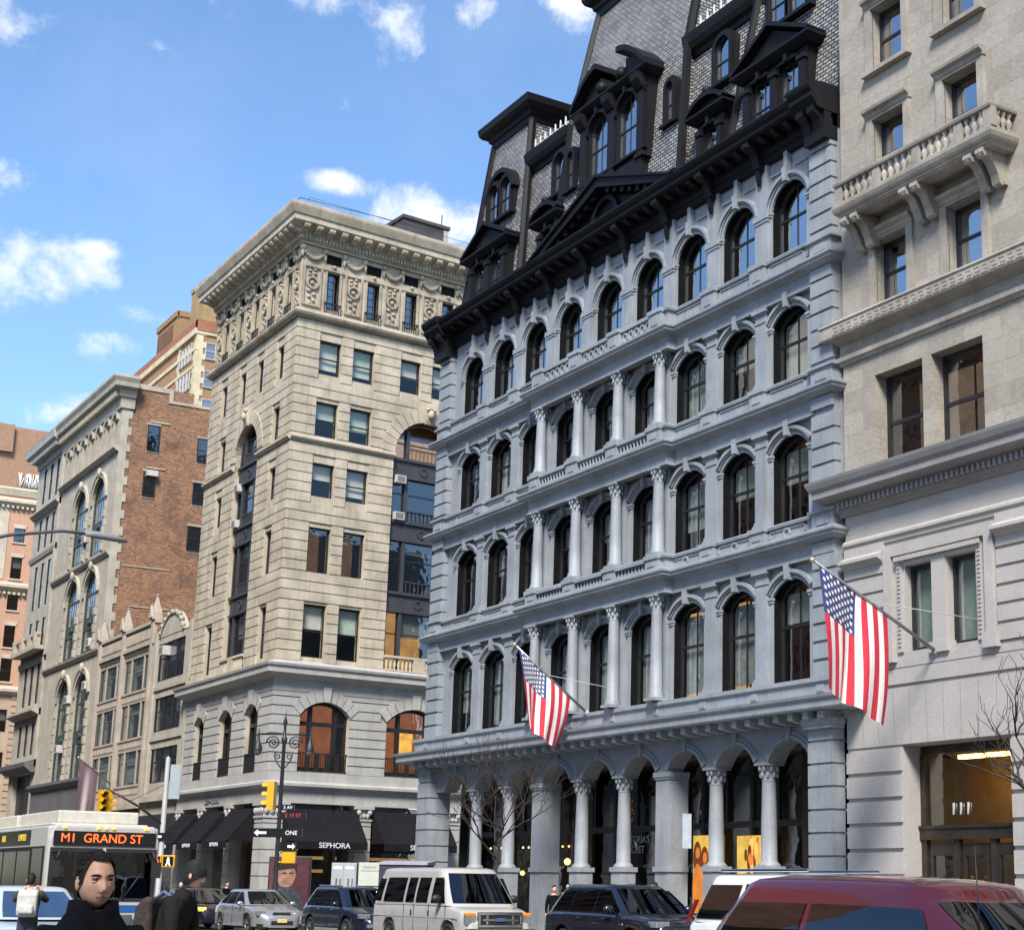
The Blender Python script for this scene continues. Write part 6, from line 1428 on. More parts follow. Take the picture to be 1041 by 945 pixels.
m = MB(); m.box(.0, .01, -w+.05, w-.05, 1.2, 2.42); part('windscreen_surround', m, DKP, bus)
m = MB(); m.box(.008, .03, -.035, .035, 1.22, 2.42); m.box(.005,.02,-.98,-.5,1.02,1.09,1) if False else None; part('windscreen_divider', m, BW, bus)
m = MB(); m.box(-.03, .03, -w+.10, w-.10, 2.47, 2.80); ds = part('destination_sign', m, plain('sign_black', (.008,.008,.008), .3), bus)
text('sign_lettering', 'M1  GRAND ST', .285, emis('amber_red_led', (1,.10,.015), 2.2), bus, local=True, u=.036, o=.08, z=2.635, ext=.003, rot=(pi/2, 0, pi/2), sx=1.0)
m = MB()
for y in (-.95,-.18,0,.18,.95): m.box(-.02, .03, y-.04, y+.04, 2.86, 2.91)
part('marker_light', m, emis('marker_amber', (1,.45,.03), 2.0), bus)
m = MB(); 
for k in range(7): m.quad((-1.7-k*1.45-1.3,w+.012,1.2),(-1.7-k*1.45,w+.012,1.2),(-1.7-k*1.45,w+.012,2.35),(-1.7-k*1.45-1.3,w+.012,2.35))
part('side_window', m, CARG2, bus)
m = MB(); m.box(-Lb+.3, -.3, w, w+.008, 1.15, 2.45); part('window_band', m, DKP, bus)
m = MB(); m.quad((-1.45,w+.014,.45),(-.45,w+.014,.45),(-.45,w+.014,2.4),(-1.45,w+.014,2.4)); part('door', m, CARG2, bus)
m = MB(); m.box(-5.5, -1.8, w+.005, w+.015, 2.5, 2.85); part('side_sign', m, plain('sign_black', (.008,.008,.008), .3), bus)
for x, s, c_ in ((-2.6, 'LIMITED', (.8,.55,.05)), (-4.6, 'BUS', (.8,.55,.05))): text('side_lettering', s, .22, emis('sign_yellow', c_, .8), bus, local=True, u=x, o=w+.02, z=2.67, ext=.002, rot=(pi/2, 0, 0))
for y in (-w+.12, w-.12):
    m = MB(); m.box(.0, .02, -y-.1, -y+.1, .6, .85); part('headlight', m, LAMP, bus)
    m = MB(); m.tube([(.0,-y,2.3),(.28,-y+(.1 if y > 0 else -.1),2.35),(.3,-y,2.1)], .025, 6); m.box(.24,.32,-y-.11,-y+.11,1.75,2.12); part('mirror', m, DKP, bus)
m = MB(); m.box(-.05, .06, -w+.02, w-.02, .33, .55); part('bumper', m, DKP, bus)
m = MB(); m.tube([(.03,-.5,1.25),(.03,-.9,1.85)], .015, 5); m.tube([(.03,.6,1.25),(.03,.2,1.85)], .015, 5); part('wiper', m, DKP, bus)
m = MB(); m.box(-3,-.3,-w+.1,w-.1,.4,1.3); m.box(-11.8,-.3,-w+.1,w-.1,2.4,2.5); part('bus_interior', m, SEAT, bus)
for wx in (-2.6, -9.0):
    for s in (-1, 1):
        m = MB(); R = .48; V = []; n_ = 24
        for r, d in ((R*.6,-.14),(R,-.13),(R,.13),(R*.6,.14)):
            for i in range(n_): V.append((wx+r*cos(2*pi*i/n_), s*(w-.12)+d, R+r*sin(2*pi*i/n_)))
        m.add(V, [(j*n_+i, j*n_+(i+1) % n_, ((j+1) % 4)*n_+(i+1) % n_, ((j+1) % 4)*n_+i) for j in range(4) for i in range(n_)], 0, True)
        wh = part('wheel', m, TYRE, bus); m = MB(); m.add([(wx+R*.6*cos(2*pi*i/n_), s*(w+.005), R+R*.6*sin(2*pi*i/n_)) for i in range(n_)], [tuple(range(n_))]); part('rim', m, RIM, wh)
m = MB(); m.oprism([(-w+.55,.62),(w-.55,.62),(w-.55,.9),(-w+.55,.9)], .03, .12); part('bike_rack', m, CHR, bus)
# ------------------------------------------------------------------ 7. people
SKIN = plain('skin', (.62,.34,.225), .5, 0, .10, 14, spec=.35); LIP = plain('lips', (.33,.155,.115), .45); EYEW = plain('eye_white', (.13,.11,.10), .3); EYED = plain('eye_dark', (.02,.015,.012), .15)
def head_mesh(mb, c, s, rz, mats, res=(26, 20), pitch=0):
    """a head with brow, sockets, nose, lips, chin and ears; c = eye level centre, s = head height; mats = (skin, lip, white, dark)"""
    k = s/.235; n, h = res; V = []; mi = []
    g_ = lambda x, m_, q: math.exp(-((x-m_)/q)**2)
    for j in range(h+1):
        a = pi*j/h
        for i in range(n):
            b = 2*pi*i/n; sa_ = sin(a) if cos(a) > 0 else abs(sin(a))**.74; x = .076*sa_*sin(b); y = -.096*sa_*cos(b); z = .118*cos(a)-.002
            fr_ = max(0, -y/.096); t_ = max(0, (-z-.02)/.1)
            x *= 1-.27*min(1, t_)**1.5; 
            if y > 0 and z < -.02: y *= 1-.45*min(1, t_)
            if y < 0: y = max(y, -.090+.0*z)
            f2 = fr_**2
            y += f2*.013*(g_(x,.033,.017)+g_(x,-.033,.017))*g_(z,0,.013)
            y -= f2*.007*g_(z,.022,.010)*g_(x,0,.06)
            ridge = max(0, min(1, (.012-z)/.056)); nb = .010+.020*ridge
            if -.058 < z < .016: y -= f2*nb*g_(x,0,.009+.007*ridge)*(1 if z > -.049 else max(0, (z+.058)/.009))
            y -= f2*.007*g_(z,-.072,.006)*g_(x,0,.022); y -= f2*.008*g_(z,-.085,.007)*g_(x,0,.020); y += f2*.007*g_(z,-.078,.0035)*g_(x,0,.026)
            y -= f2*.013*g_(z,-.109,.014)*g_(x,0,.026); y -= f2*.005*g_(z,-.022,.018)*(g_(x,.045,.018)+g_(x,-.045,.018))
            y += f2*.006*g_(z,-.055,.03)*(g_(x,.05,.014)+g_(x,-.05,.014))
            V.append((x*k, y*k, z*k)); 
    F = []; M = []
    for j in range(h):
        for i in range(n):
            f = (j*n+i, j*n+(i+1) % n, (j+1)*n+(i+1) % n, (j+1)*n+i); F.append(f)
            x, y, z = [sum(V[q][w] for q in f)/4/k for w in range(3)]
            M.append(1 if (abs(z+.079) < .0110*(1-(x/.027)**2 if abs(x) < .027 else 0) and y < -.05) else 0)
    def place(vs, mat_=0, fs=None, ms=None, sm=True):
        R_ = Matrix.Rotation(rz, 3, 'Z') @ Matrix.Rotation(pitch, 3, 'X'); out = []
        for v in vs: q = R_ @ Vector(v)+Vector(c); out.append((q.x, -q.y, q.z))
        b0 = len(mb.m); mb.add(out, fs, mat_, sm)
        if ms: mb.m[b0:] = [mats[q] for q in ms]
    place(V, 0, F, M)
    def ball(cc, r, mt, n_=10):
        t_ = MB(); t_.ball((0,0,0), 1, n_); vs = [(cc[0]+v[0]*r[0], cc[1]+v[1]*r[1], cc[2]+v[2]*r[2]) for v in t_.v]; place([tuple(q*k for q in v) for v in vs], mats[mt], t_.f)
    for sx in (-1, 1):
        ball((sx*.033, -.0735, 0), (.0135,.0128,.0085), 2); ball((sx*.033+.003, -.0832, .0), (.0066,.0044,.0066), 3, 8)
        ball((sx*.0335, -.0765, .0078), (.0170,.0125,.0042), 0); ball((sx*.0335, -.0845, .0062), (.0140,.0042,.0013), 3, 8); ball((sx*.0335, -.0762, -.0092), (.0172,.0124,.0052), 0)  # dark strip under the upper lid stands for lid shadow and lashes
        ball((sx*.080, .006, -.012), (.010,.020,.033), 0); ball((sx*.0115, -.098, -.050), (.006,.008,.005), 0, 8)
def hand_mesh(mb, w, d, sc_, m, side=1, curl=.5):
    """palm, five fingers, thumb; w wrist point, d pointing direction"""
    d = Vector(d).normalized(); up = Vector((0,0,1)) if abs(d.z) < .9 else Vector((0,1,0)); x = d.cross(up).normalized(); nrm = x.cross(d)
    P = lambda a, b, c_: tuple(Vector(w)+(d*a+x*b+nrm*c_)*sc_)
    fl = lambda p: (p[0], -p[1], p[2])
    mb.tube([fl(P(-.02,0,0)), fl(P(.03,0,0)), fl(P(.095,0,0))], [.026*sc_, .036*sc_, .034*sc_], 8, m)
    for i, l in enumerate((.062,.075,.07,.055)):
        b = (i-1.5)*.02; mb.tube([fl(P(.085,b,0)), fl(P(.085+l*.5,b*1.05,-.01*curl)), fl(P(.085+l*.85,b*1.05,-.045*curl)), fl(P(.085+l*.9,b*1.05,-.075*curl))], [.0095*sc_, .009*sc_, .008*sc_, .007*sc_], 6, m)
    mb.tube([fl(P(.02,side*.03,0)), fl(P(.055,side*.055,-.012)), fl(P(.09,side*.058,-.03))], [.012*sc_, .010*sc_, .008*sc_], 6, m)
def person(label, X, Y, H, rz, top, legs, hair, arms=None, z=.12, group=None, lean=0, headpitch=0, headrz=0, hood=None, hi=False, coat=False, shoe=None):
    e = thing('person', label, 'person', (X, Y, z), group, rz)
    if arms is None: arms = {-1: ((-.03,.01,-.17),(-.02,-.05,-.145)), 1: ((.03,.01,-.17),(.02,-.04,-.145))}
    Lz = lambda f: f*H
    J = []; E_ = []; Rr = []; Mt = []
    def add(p, r, par, mt): J.append(Vector(p)*H); Rr.append(r*H); Mt.append(mt); (par is not None) and E_.append((par, len(J)-1)); return len(J)-1
    ly = lambda zf: -lean*max(0, zf-.52)
    pel = add((0,0,.53), .088, None, 1); wa = add((0,ly(.62),.62), .083, pel, 0); ch = add((0,ly(.73)-.005,.73), .098, wa, 0); nb = add((0,ly(.82)+.005,.815), .052, ch, 0); nk = add((0,ly(.86)-.002,.865), .036 if not hood else .05, nb, 0 if hood else 2)
    hands = []
    for s in (-1, 1):
        sh = add((s*.108, ly(.79), .79), .047, ch, 0); a1, a2 = arms[s]; el = J[sh]/H+Vector(a1); e1 = add(el, .034, sh, 0); wr = el+Vector(a2); w1 = add(wr, .024, e1, 0); hands.append((s, wr*H, Vector(a2)))
        hp = add((s*.05,.0,.49), .062, pel, 1); kn = add((s*.058,-.012,.28), .042, hp, 1); an = add((s*.058,.014,.05), .030, kn, 1); tt = add((s*.066,-.085,.02), .024, an, 3)
    me = bpy.data.meshes.new('body_base'); me.from_pydata([tuple(v) for v in J], E_, []); ob = bpy.data.objects.new('body_base', me); COL.objects.link(ob)
    sk = ob.modifiers.new('skin', 'SKIN'); sk.use_smooth_shade = True; su = ob.modifiers.new('sub', 'SUBSURF'); su.levels = 2 if hi else 1; su.render_levels = su.levels
    for i, v in enumerate(me.skin_vertices[0].data): v.radius = (Rr[i], Rr[i]*(.78 if i in (0,1,2) else 1)); v.use_root = i == 0
    bpy.context.view_layer.update(); ev = ob.evaluated_get(bpy.context.evaluated_depsgraph_get()); tmp = bpy.data.meshes.new_from_object(ev)
    mb = MB(); vs = [tuple(v.co) for v in tmp.vertices]
    segs = [(J[a], J[b], Mt[b]) for a, b in E_]
    fs = [tuple(p.vertices) for p in tmp.polygons]; mb.add([(x, -y, z_) for x, y, z_ in vs], fs, 0, True)
    for i, f in enumerate(fs):
        c = sum((Vector(vs[q]) for q in f), Vector())/len(f); best = min(segs, key=lambda s: (((s[0]+(s[1]-s[0])*max(0, min(1, (c-s[0]).dot(s[1]-s[0])/max(1e-9, (s[1]-s[0]).length_squared))))-c).length))
        mb.m[i] = best[2]
    bpy.data.objects.remove(ob); bpy.data.meshes.remove(me); bpy.data.meshes.remove(tmp)
    hc = Vector((0, ly(.93)-.012, .932))*H
    head_mesh(mb, hc, .128*H if not hi else .132*H, headrz, (2, 4, 5, 6), (56, 44) if hi else (22, 18), headpitch)
    for s, w_, d in hands: hand_mesh(mb, w_, d, H/1.75, 2, -s)
    part('body', mb, [top, legs, SKIN, shoe or plain('dark_shoe', (.02,.018,.018)), LIP, EYEW, EYED], e)
    k = H*.128/.235 if not hi else H*.132/.235
    # hair or hood
    m = MB(); n, h_ = (48, 30) if hi else (18, 14); V = []; F = []
    Rh = Matrix.Rotation(headrz, 3, 'Z') @ Matrix.Rotation(headpitch, 3, 'X'); rr_ = random.Random(5)
    for j in range(h_+1):
        a = pi*.78*j/h_
        for i in range(n):
            b = 2*pi*i/n; cb = cos(b)
            lim = (.30+.34*(1-cb)/2+.20*max(0, -cb)) if not hood else (.52+.40*(1-cb)/2)
            if hi: q_ = max(0, min(1, (.72-cb)/.42)); lim = .275+.29*q_*q_*(3-2*q_)+.17*max(0, -cb)**.8
            aa = min(a, pi*lim); o_ = 1.085 if not hood else 1.17
            x = .076*o_*sin(aa)*sin(b); y = -.096*o_*sin(aa)*cos(b)+.003; z_ = .118*o_*cos(aa)+.002
            if hi: 
                q = noise.noise(Vector((x*45, y*45, z_*30)))*.006; x += q; y += q; z_ += abs(q)*.6+.003*max(0, cos(aa)); y -= .006*max(0, cb)*max(0, 1-abs(aa-pi*.3)*4)
            q = Rh @ Vector((x*k, y*k, z_*k))+hc; V.append((q.x, -q.y, q.z))
    for j in range(h_):
        for i in range(n): F.append((j*n+i, j*n+(i+1) % n, (j+1)*n+(i+1) % n, (j+1)*n+i))
    m.add(V, F, 0, True)
    if hi:
        # short combed tufts over the scalp
        for q in range(700):
            a = pi*rr_.uniform(.02, .60); b = rr_.uniform(0, 2*pi); cb = cos(b); q_ = max(0, min(1, (.72-cb)/.42)); lim = .27+.27*q_*q_*(3-2*q_)+.17*max(0, -cb)**.8
            if a > pi*lim: continue
            o_ = 1.07; x, y, z_ = .076*o_*sin(a)*sin(b), -.096*o_*sin(a)*cb+.003, .118*o_*cos(a)+.004
            ln = rr_.uniform(.022, .040)*(1.2-.6*a/(pi*.6)); n_ = Vector((x/.076, y/.096, z_/.118)).normalized(); tg = Vector((rr_.uniform(-.5,.5)+.3*sin(b), .75, -.15-.7*max(0, a/pi-.25)*2)); tg = (tg-n_*tg.dot(n_)).normalized()
            P0 = Vector((x, y, z_)); pts_ = [P0, P0+tg*ln*.5+n_*.0035, P0+tg*ln+n_*.0005]
            W_ = [Rh @ (p_*k)+hc for p_ in pts_]; m.tube([(p_.x, -p_.y, p_.z) for p_ in W_], [.0036*k, .003*k, .0007*k], 4)
    part('hood' if hood else 'hair', m, hood or hair, e)
    if coat:
        m = MB(); n = 24; V = []
        for r_, z_, f_ in ((.150,.685,.86),(.148,.74,.82),(.118,.79,.80),(.084,.825,.85),(.064,.855,1),(.060,.884,1.02),(.053,.886,1.02),(.050,.84,1)):
            for i in range(n):
                b = 2*pi*i/n; op = max(0, cos(b)-.86)*(2.0 if z_ > .8 else 0)
                V.append((r_*H*sin(b), r_*H*f_*cos(b)*.92-(-.005+ly(z_))*H, (z_-op*.10)*H))
        m.add(V, [(j*n+i, j*n+(i+1) % n, (j+1)*n+(i+1) % n, (j+1)*n+i) for j in range(7) for i in range(n)], 0, True); part('coat_collar', m, top, e)
        m = MB(); m.lathe(0, .004*H, [(.052*H,.83*H),(.05*H,.85*H),(.044*H,.862*H)], 20); part('sweater_collar', m, plain('dark_sweater', (.012,.012,.013), .95), e)
    return e, hc, k
BLKC = plain('black_wool', (.006,.006,.008), .95, 0, .3, 30, spec=.1, bump=.2); HAIRD = plain('dark_brown_hair', (.016,.011,.009), .65, 0, .4, 60, spec=.2)
JEAN = plain('dark_jeans', (.03,.035,.055), .9); OLV = plain('olive_jacket', (.035,.04,.028), .9, 0, .3, 8); BRN = plain('dark_brown_jacket', (.012,.010,.010), .85, 0, .3, 8, spec=.15); BEI = plain('beige_coat', (.36,.27,.19), .9); GRYC = plain('grey_coat', (.15,.15,.16), .9)
e, hc, k = person('young man with short dark hair and black coat turning toward the camera', -7.03, -27.14, 1.645, rad(88), BLKC, JEAN, HAIRD, hi=True, coat=True, headrz=rad(8), headpitch=rad(-3))
m = MB(); R_ = Matrix.Rotation(rad(8), 3, 'Z') @ Matrix.Rotation(rad(-3), 3, 'X')
for s in (-1, 1):
    P = []
    for q in range(7):
        x = .014+.040*q/6; P.append(R_ @ Vector((s*x*k, (-.0935+.018*(q/6)**2)*k, (.0155+.0045*sin(pi*q/6*.8))*k))+hc)
    m.tube([(p.x, -p.y, p.z) for p in P], [.0034*k,.0046*k,.0048*k,.0044*k,.0038*k,.003*k,.0016*k], 6)
part('eyebrows', m, HAIRD, e)
up = {-1: ((-.05,-.07,-.07),(.07,-.06,.10)), 1: ((.05,-.07,-.07),(-.07,-.06,.10))}
e, hc2, k2 = person('person seen from behind in olive jacket raising both arms to take a photo', -29.3, -22.3, 1.66, rad(-112), OLV, JEAN, HAIRD, arms=up)
m = MB(); m.box(-.04,.04,.25,.30,1.44,1.56); 
cm_ = tag(part('camera_phone', m, DKP, None, loc=(-29.3,-22.3,.12), rot=(0,0,rad(-112))), 'small dark camera phone held up by the person in olive jacket', 'phone')
def backpack(label, X, Y, z, rz, mt, s=1, mt2=None):
    b = thing('backpack', label, 'backpack', (X, Y, z), None, rz)
    m = MB(); m.oprism([(0,0),(-.15*s,.02),(-.19*s,.12),(-.17*s,.36*s),(-.09*s,.46*s),(0,.45*s)], -.16*s, .16*s); o = part('bag', m, mt, b); bevel(o, .05, 3)
    m = MB(); m.oprism([(-.18*s,.05),(-.235*s,.07),(-.235*s,.2*s),(-.17*s,.23*s)], -.12*s, .12*s); o = part('pocket', m, mt2 or mt, b); bevel(o, .03, 2)
    m = MB()
    for x in (-.09*s, .09*s): m.tube([(x,0,.44*s),(x,.07,.50*s),(x,.20,.42*s),(x,.20,.2*s),(x,.02,.05)], .016, 6)
    part('strap', m, mt2 or mt, b)
c_, n_ = cos(rad(-112)), sin(rad(-112))
backpack('pale grey backpack on the back of the person taking a photo', -29.3-n_*.10, -22.3+c_*.10, .12+.93, rad(-112), plain('pale_backpack', (.42,.41,.38), .8, 0, .2, 8))
hang = {-1: ((-.03,-.02,-.17),(.0,-.11,-.10)), 1: ((.03,-.02,-.17),(.0,-.11,-.10))}
person('person in dark hooded jacket leaning forward to the right of the young man', -14.4, -24.6, 1.72, rad(140), BRN, JEAN, HAIRD, arms=hang, lean=.35, hood=plain('green_grey_hood', (.018,.02,.02), .9, 0, .4, 20, spec=.15), headpitch=rad(8))
c_, n_ = cos(rad(140)), sin(rad(140))
backpack('brown and blue backpack on the person in the dark hooded jacket', -14.4-n_*.03, -24.6+c_*.03, .12+.98, rad(140), plain('puffy_brown', (.030,.021,.018), .6, 0, .5, 9, spec=.3, bump=1), .95, plain('faded_blue_canvas', (.07,.10,.17), .85, 0, .4, 12))
e = None if True else person('pedestrian in brown coat standing behind the dark hooded person', -16.6, -24.2, 1.62, rad(60), plain('tan_coat', (.16,.10,.06), .9), JEAN, HAIRD)
peds = [('pedestrian in beige coat beside the third arcade column', -47.6,-1.1,1.70,40,BEI,JEAN), ('pedestrian in grey jacket with light scarf beside the wide arcade pier', -42.1,-1.3,1.76,-60,GRYC,BLKC), ('pedestrian with bald head just above the black off-roader', -39.8,-3.4,1.60,100,BLKC,JEAN), ('pedestrian in black coat with tan scarf behind the white van nose', -44.2,-3.6,1.62,80,BLKC,JEAN),
        ('pedestrian with dark hair beyond the silver sedan roof', -68.2,-3.3,1.66,-20,BLKC,JEAN), ('pedestrian in black coat behind the rear of the silver sedan', -72.7,-4.0,1.62,120,BLKC,BLKC), ('pedestrian in black with a white cap at the crossing', -71.6,-6.4,1.66,70,BLKC,BLKC)]
for i, (lb, X, Y, H, rz, tp, lg) in enumerate(peds):
    person(lb, X, Y, H, rad(rz), tp, lg, SKIN if i == 2 else (plain('white_cap', (.7,.7,.7), .8) if i == 6 else HAIRD), z=.12 if Y > -5.2 else 0)
m = MB(); m.oprism([(-.08,0),(.08,0),(.07,.34),(-.07,.34)], -.16, .16); m.tube([(-.1,0,.34),(-.06,0,.52),(.06,0,.52),(.1,0,.34)], .012, 6)
tag(obj('shopping_bag', m, plain('red_bag', (.5,.03,.03), .6), None, F0, -71.2, 6.35, .42, rad(70)), 'small red bag carried by the person with a white cap', 'bag')

# ------------------------------------------------------------------ 8. street furniture
POLE = stone('galvanised_pole', (.36,.36,.36), .15, .2, .5, .1); BPOLE = plain('black_lamp_iron', (.018,.018,.02), .5); YEL = stone('signal_yellow', (.72,.36,.015), .1, .1, .45, .05, grime=(.3,.16,.02)); SGB = plain('sign_black', (.008,.008,.008), .3); SGW = plain('sign_white', (.75,.75,.75), .5); SGR = plain('sign_red', (.5,.03,.03), .5); SGG = plain('sign_green', (.01,.14,.06), .5)
def signal(name, label, X, Y, z, rz, two=False):
    s = thing(name, label, 'traffic light', (X, Y, z), None, rz)
    for k in range(2 if two else 1):
        f = 0 if k == 0 else pi/2
        h = bpy.data.objects.new('signal_head', None)
        m = MB(); T = Matrix.Rotation(f, 3, 'Z')
        m.box(-.17, .17, -.13, .13, -.53, .53)
        for q in (-.34, 0, .34):
            n_ = 12; A = [(.14*cos(pi*i/n_), q+.14*sin(pi*i/n_)) for i in range(n_+1)]; m.strip(A, [(a*1.12, q+(b-q)*1.12) for a, b in A], .13, .36)
        m.v = [tuple((T @ Vector(v))+Vector((.0, 0, 0) if not k else (.30, .1, 0))) for v in m.v]
        hd = part('signal_head', m, YEL, s)
        for q, c in ((.34, (.05,.01,.01)), (0, (.06,.04,.01)), (-.34, (.01,.05,.03))):
            m = MB(); V = [(.12*cos(2*pi*i/14), .134, q+.12*sin(2*pi*i/14)) for i in range(14)]; m.add(V, [tuple(range(14))]); m.v = [tuple((T @ Vector(v))+Vector((0,0,0) if not k else (.30,.1,0))) for v in m.v]
            part('lens', m, plain('lens_%d' % (q*100), c, .2), hd)
    return s
def sign(par, fr, u, o, z, w, h, bg_, txt=None, tm=None, size=.2, arrow=0, name='sign_board'):
    m = MB(); m.box(u-w/2, u+w/2, o, o+.03, z-h/2, z+h/2); b = obj(name, m, bg_, par, fr)
    if txt: text('sign_lettering', txt, size, tm, b, fr, u+(.12*arrow if arrow else 0), o+.034, z, .003)
    if arrow:
        m = MB(); a = arrow; x = u-a*w*.0
        m.uprism([(u+a*w*.46,z),(u+a*w*.30,z+h*.38),(u+a*w*.30,z+h*.14),(u-a*w*.02,z+h*.14),(u-a*w*.02,z-h*.14),(u+a*w*.30,z-h*.14),(u+a*w*.30,z-h*.38)] if not txt else [(u+a*w*.47,z),(u+a*w*.3,z+h*.34),(u+a*w*.3,z-h*.34)], o+.03, o+.036); obj('arrow', m, tm, b, fr)
    return b
# twin lamp with signs at the grey building's corner
lx, ly = -60.7, -6.25; l = thing('street_lamp', 'ornate black twin arm street lamp with scrolls at the corner of the grey building', 'street lamp', (lx, ly, 0))
m = MB(); m.lathe(0,0,[(.30,0),(.30,.25),(.2,.4),(.17,1.0),(.11,1.2),(.085,2.0),(.07,6.9),(.11,7.0),(.11,7.15),(.06,7.2),(.05,7.6),(.09,7.7),(.02,8.0),(.005,8.25)],14); part('post', m, BPOLE, l)
FL_ = Fr((lx, ly), rad(57)); m = MB(); m.tube([(-1.05,0,7.28),(1.05,0,7.28)], .035, 8)
for s in (-1, 1):
    sp = [(s*(.42+(.27-.24*q/26)*cos(q*.5)), 0, 6.95+(.27-.24*q/26)*sin(q*.5)) for q in range(27)]; m.tube(sp, .032, 6)
    sp = [(s*(.22+(.16-.13*q/18)*cos(2.4-q*.5)), 0, 6.45+(.16-.13*q/18)*sin(2.4-q*.5)) for q in range(19)]; m.tube(sp, .026, 6); m.tube([(s*.08,0,6.0),(s*.3,0,6.3),(s*.34,0,6.62)], .024, 6)
obj('cross_arm', m, BPOLE, l, FL_)
for s in (-1, 1):
    m = MB(); m.lathe(s*1.0, 0, [(.015,7.5),(.03,7.3),(.05,7.22),(.05,7.08),(.11,6.92),(.17,6.78),(.18,6.65)], 14); ln_ = obj('lantern', m, BPOLE, l, FL_)
    m = MB(); m.lathe(s*1.0, 0, [(.16,6.65),(.14,6.55),(.08,6.48),(.02,6.46)], 14); obj('lamp_globe', m, plain('lamp_glass', (.12,.12,.11), .15), ln_, FL_)
signal('traffic_signal', 'yellow three lamp traffic signal fixed to the ornate lamp post', lx-.30, ly-.25, 4.95, rad(-40))
FC = Fr((lx, ly), rad(55))
st_ = thing('street_signs', 'cluster of black and white arrow signs and street name blades on the ornate lamp post', 'street signs', (lx, ly, 3.6))
sign(st_, FC, -.45, .1, 3.55, 1.0, .34, SGB, None, SGW, arrow=-1); sign(st_, FC, .52, .1, 3.55, .85, .34, SGB, 'ONE', SGW, .22); sign(st_, FC, .42, .1, 3.05, .6, .34, SGB, None, SGW, arrow=1)
sign(st_, FC, .55, .1, 4.2, 1.0, .24, SGB, 'E 19 ST', SGR, .2, name='street_name_blade'); sign(st_, FC, .35, .14, 4.5, .5, .22, SGB, '5 AV', SGW, .17, name='street_name_blade')
m = MB()
for z in (3.05,3.55,4.2,4.5): m.lathe(0,0,[(.095,z-.05),(.095,z+.05)],10)
obj('clamp', m, BPOLE, st_, FC)
p_ = thing('crossing_signal', 'yellow pedestrian signal box seen from its back on the ornate lamp post', 'traffic light', (lx+.3, ly+.25, 2.7))
m = MB(); m.box(.2,.72,-.1,.1,2.42,2.88); o = obj('signal_box', m, YEL, p_, FC); bevel(o, .03); m = MB(); m.box(.1,.75,-.13,-.1,2.92,2.96); m.box(.05,.7,-.13,-.1,2.34,2.38); m.box(.05,.2,-.03,.03,2.45,2.5); m.box(.05,.2,-.03,.03,2.8,2.85); obj('bracket', m, YEL, p_, FC)
# mast arm signal at the stone corner building
mx, my = -78.0, -5.45; p = thing('signal_mast', 'grey signal pole with long sloping mast arm beside the bus', 'signal pole', (mx, my, .12))
m = MB(); m.lathe(mx, -my, [(.22,.12),(.22,.5),(.13,.6),(.11,7.4),(.02,7.5)], 12); obj('pole', m, POLE, p)
m = MB(); m.tube([(mx,-my,4.3),(mx,-my+1.2,5.1),(mx,-my+2.9,5.95)], [.06,.055,.04], 8); m.tube([(mx,-my,6.2),(mx,-my+1.6,5.35)], .015, 5); m.tube([(mx,-my+2.9,5.95),(mx,-my+2.9,5.6)], .03, 6); obj('mast_arm', m, BPOLE, p)
signal('traffic_signal', 'double yellow traffic signal hanging from the sloping mast arm above the bus', mx, my-2.9, 5.25, rad(100), True)
p = thing('walk_signal', 'crossing signal with red hand and white walking figure on the signal pole', 'traffic light', (mx, my, 2.7)); FM = Fr((mx, my), rad(58))
for u, c in ((-.16, SGR), (.46, YEL)):
    m = MB(); m.box(u-.3, u+.3, .14, .34, 2.35, 2.9); b = obj('signal_box', m, YEL, p, FM); bevel(b, .03)
    m = MB(); m.box(u-.24, u+.24, .341, .35, 2.41, 2.84); f_ = obj('screen', m, SGB, b, FM)
    m = MB()
    if u < 0:
        m.box(u-.13,u+.13,.352,.358,2.47,2.64)
        for k in range(4): m.box(u-.13+k*.07,u-.08+k*.07,.352,.358,2.64,2.80)
        m.box(u+.13,u+.18,.352,.358,2.55,2.68); obj('hand_symbol', m, emis('red_led', (1,.05,.03), 2.0), b, FM)
    else:
        m.ball((u,.355,2.77),(.04,.006,.04),8); m.uprism([(u-.05,2.58),(u+.05,2.58),(u+.06,2.72),(u-.06,2.72)],.352,.358); m.uprism([(u-.05,2.58),(u+.01,2.58),(u-.06,2.43),(u-.11,2.43)],.352,.358); m.uprism([(u,2.58),(u+.05,2.58),(u+.12,2.43),(u+.07,2.43)],.352,.358); obj('walk_symbol', m, emis('white_led', (1,.9,.75), 2.0), b, FM)
sg = thing('one_way_sign', 'black and white left arrow sign on the grey signal pole', 'sign', (mx, my, 3.6)); sign(sg, FM, .0, .14, 3.75, 1.1, .36, SGB, None, SGW, arrow=-1); sign(sg, FM, .45, .14, 6.3, .5, 1.6, stone('pale_metal_box', (.33,.38,.39), .1), name='pale_box')
# far-left cobra lamp
p = thing('cobra_lamp', 'long curved arm street light reaching in from the upper left', 'street lamp', (-37.4, -23.3, .12))
m = MB(); m.lathe(-37.4, 23.3, [(.2,.12),(.12,.6),(.08,8.4)], 12); obj('pole', m, POLE, p)
m = MB(); m.tube([(-37.4,23.3,8.3),(-37.4,22.6,8.75),(-37.4,21.6,9.1),(-37.4,20.5,9.33),(-37.4,19.9,9.33)], [.05,.045,.04,.035,.035], 8); obj('arm', m, plain('dark_grey_arm', (.06,.065,.07), .5), p)
m = MB(); m.tube([(-37.4,20.0,9.32),(-37.4,19.8,9.34),(-37.4,19.3,9.31),(-37.4,19.05,9.27)], [.04,.085,.08,.03], 10); obj('lamp_head', m, stone('dull_lamp_head', (.20,.21,.21), .1, .1, .6), p)
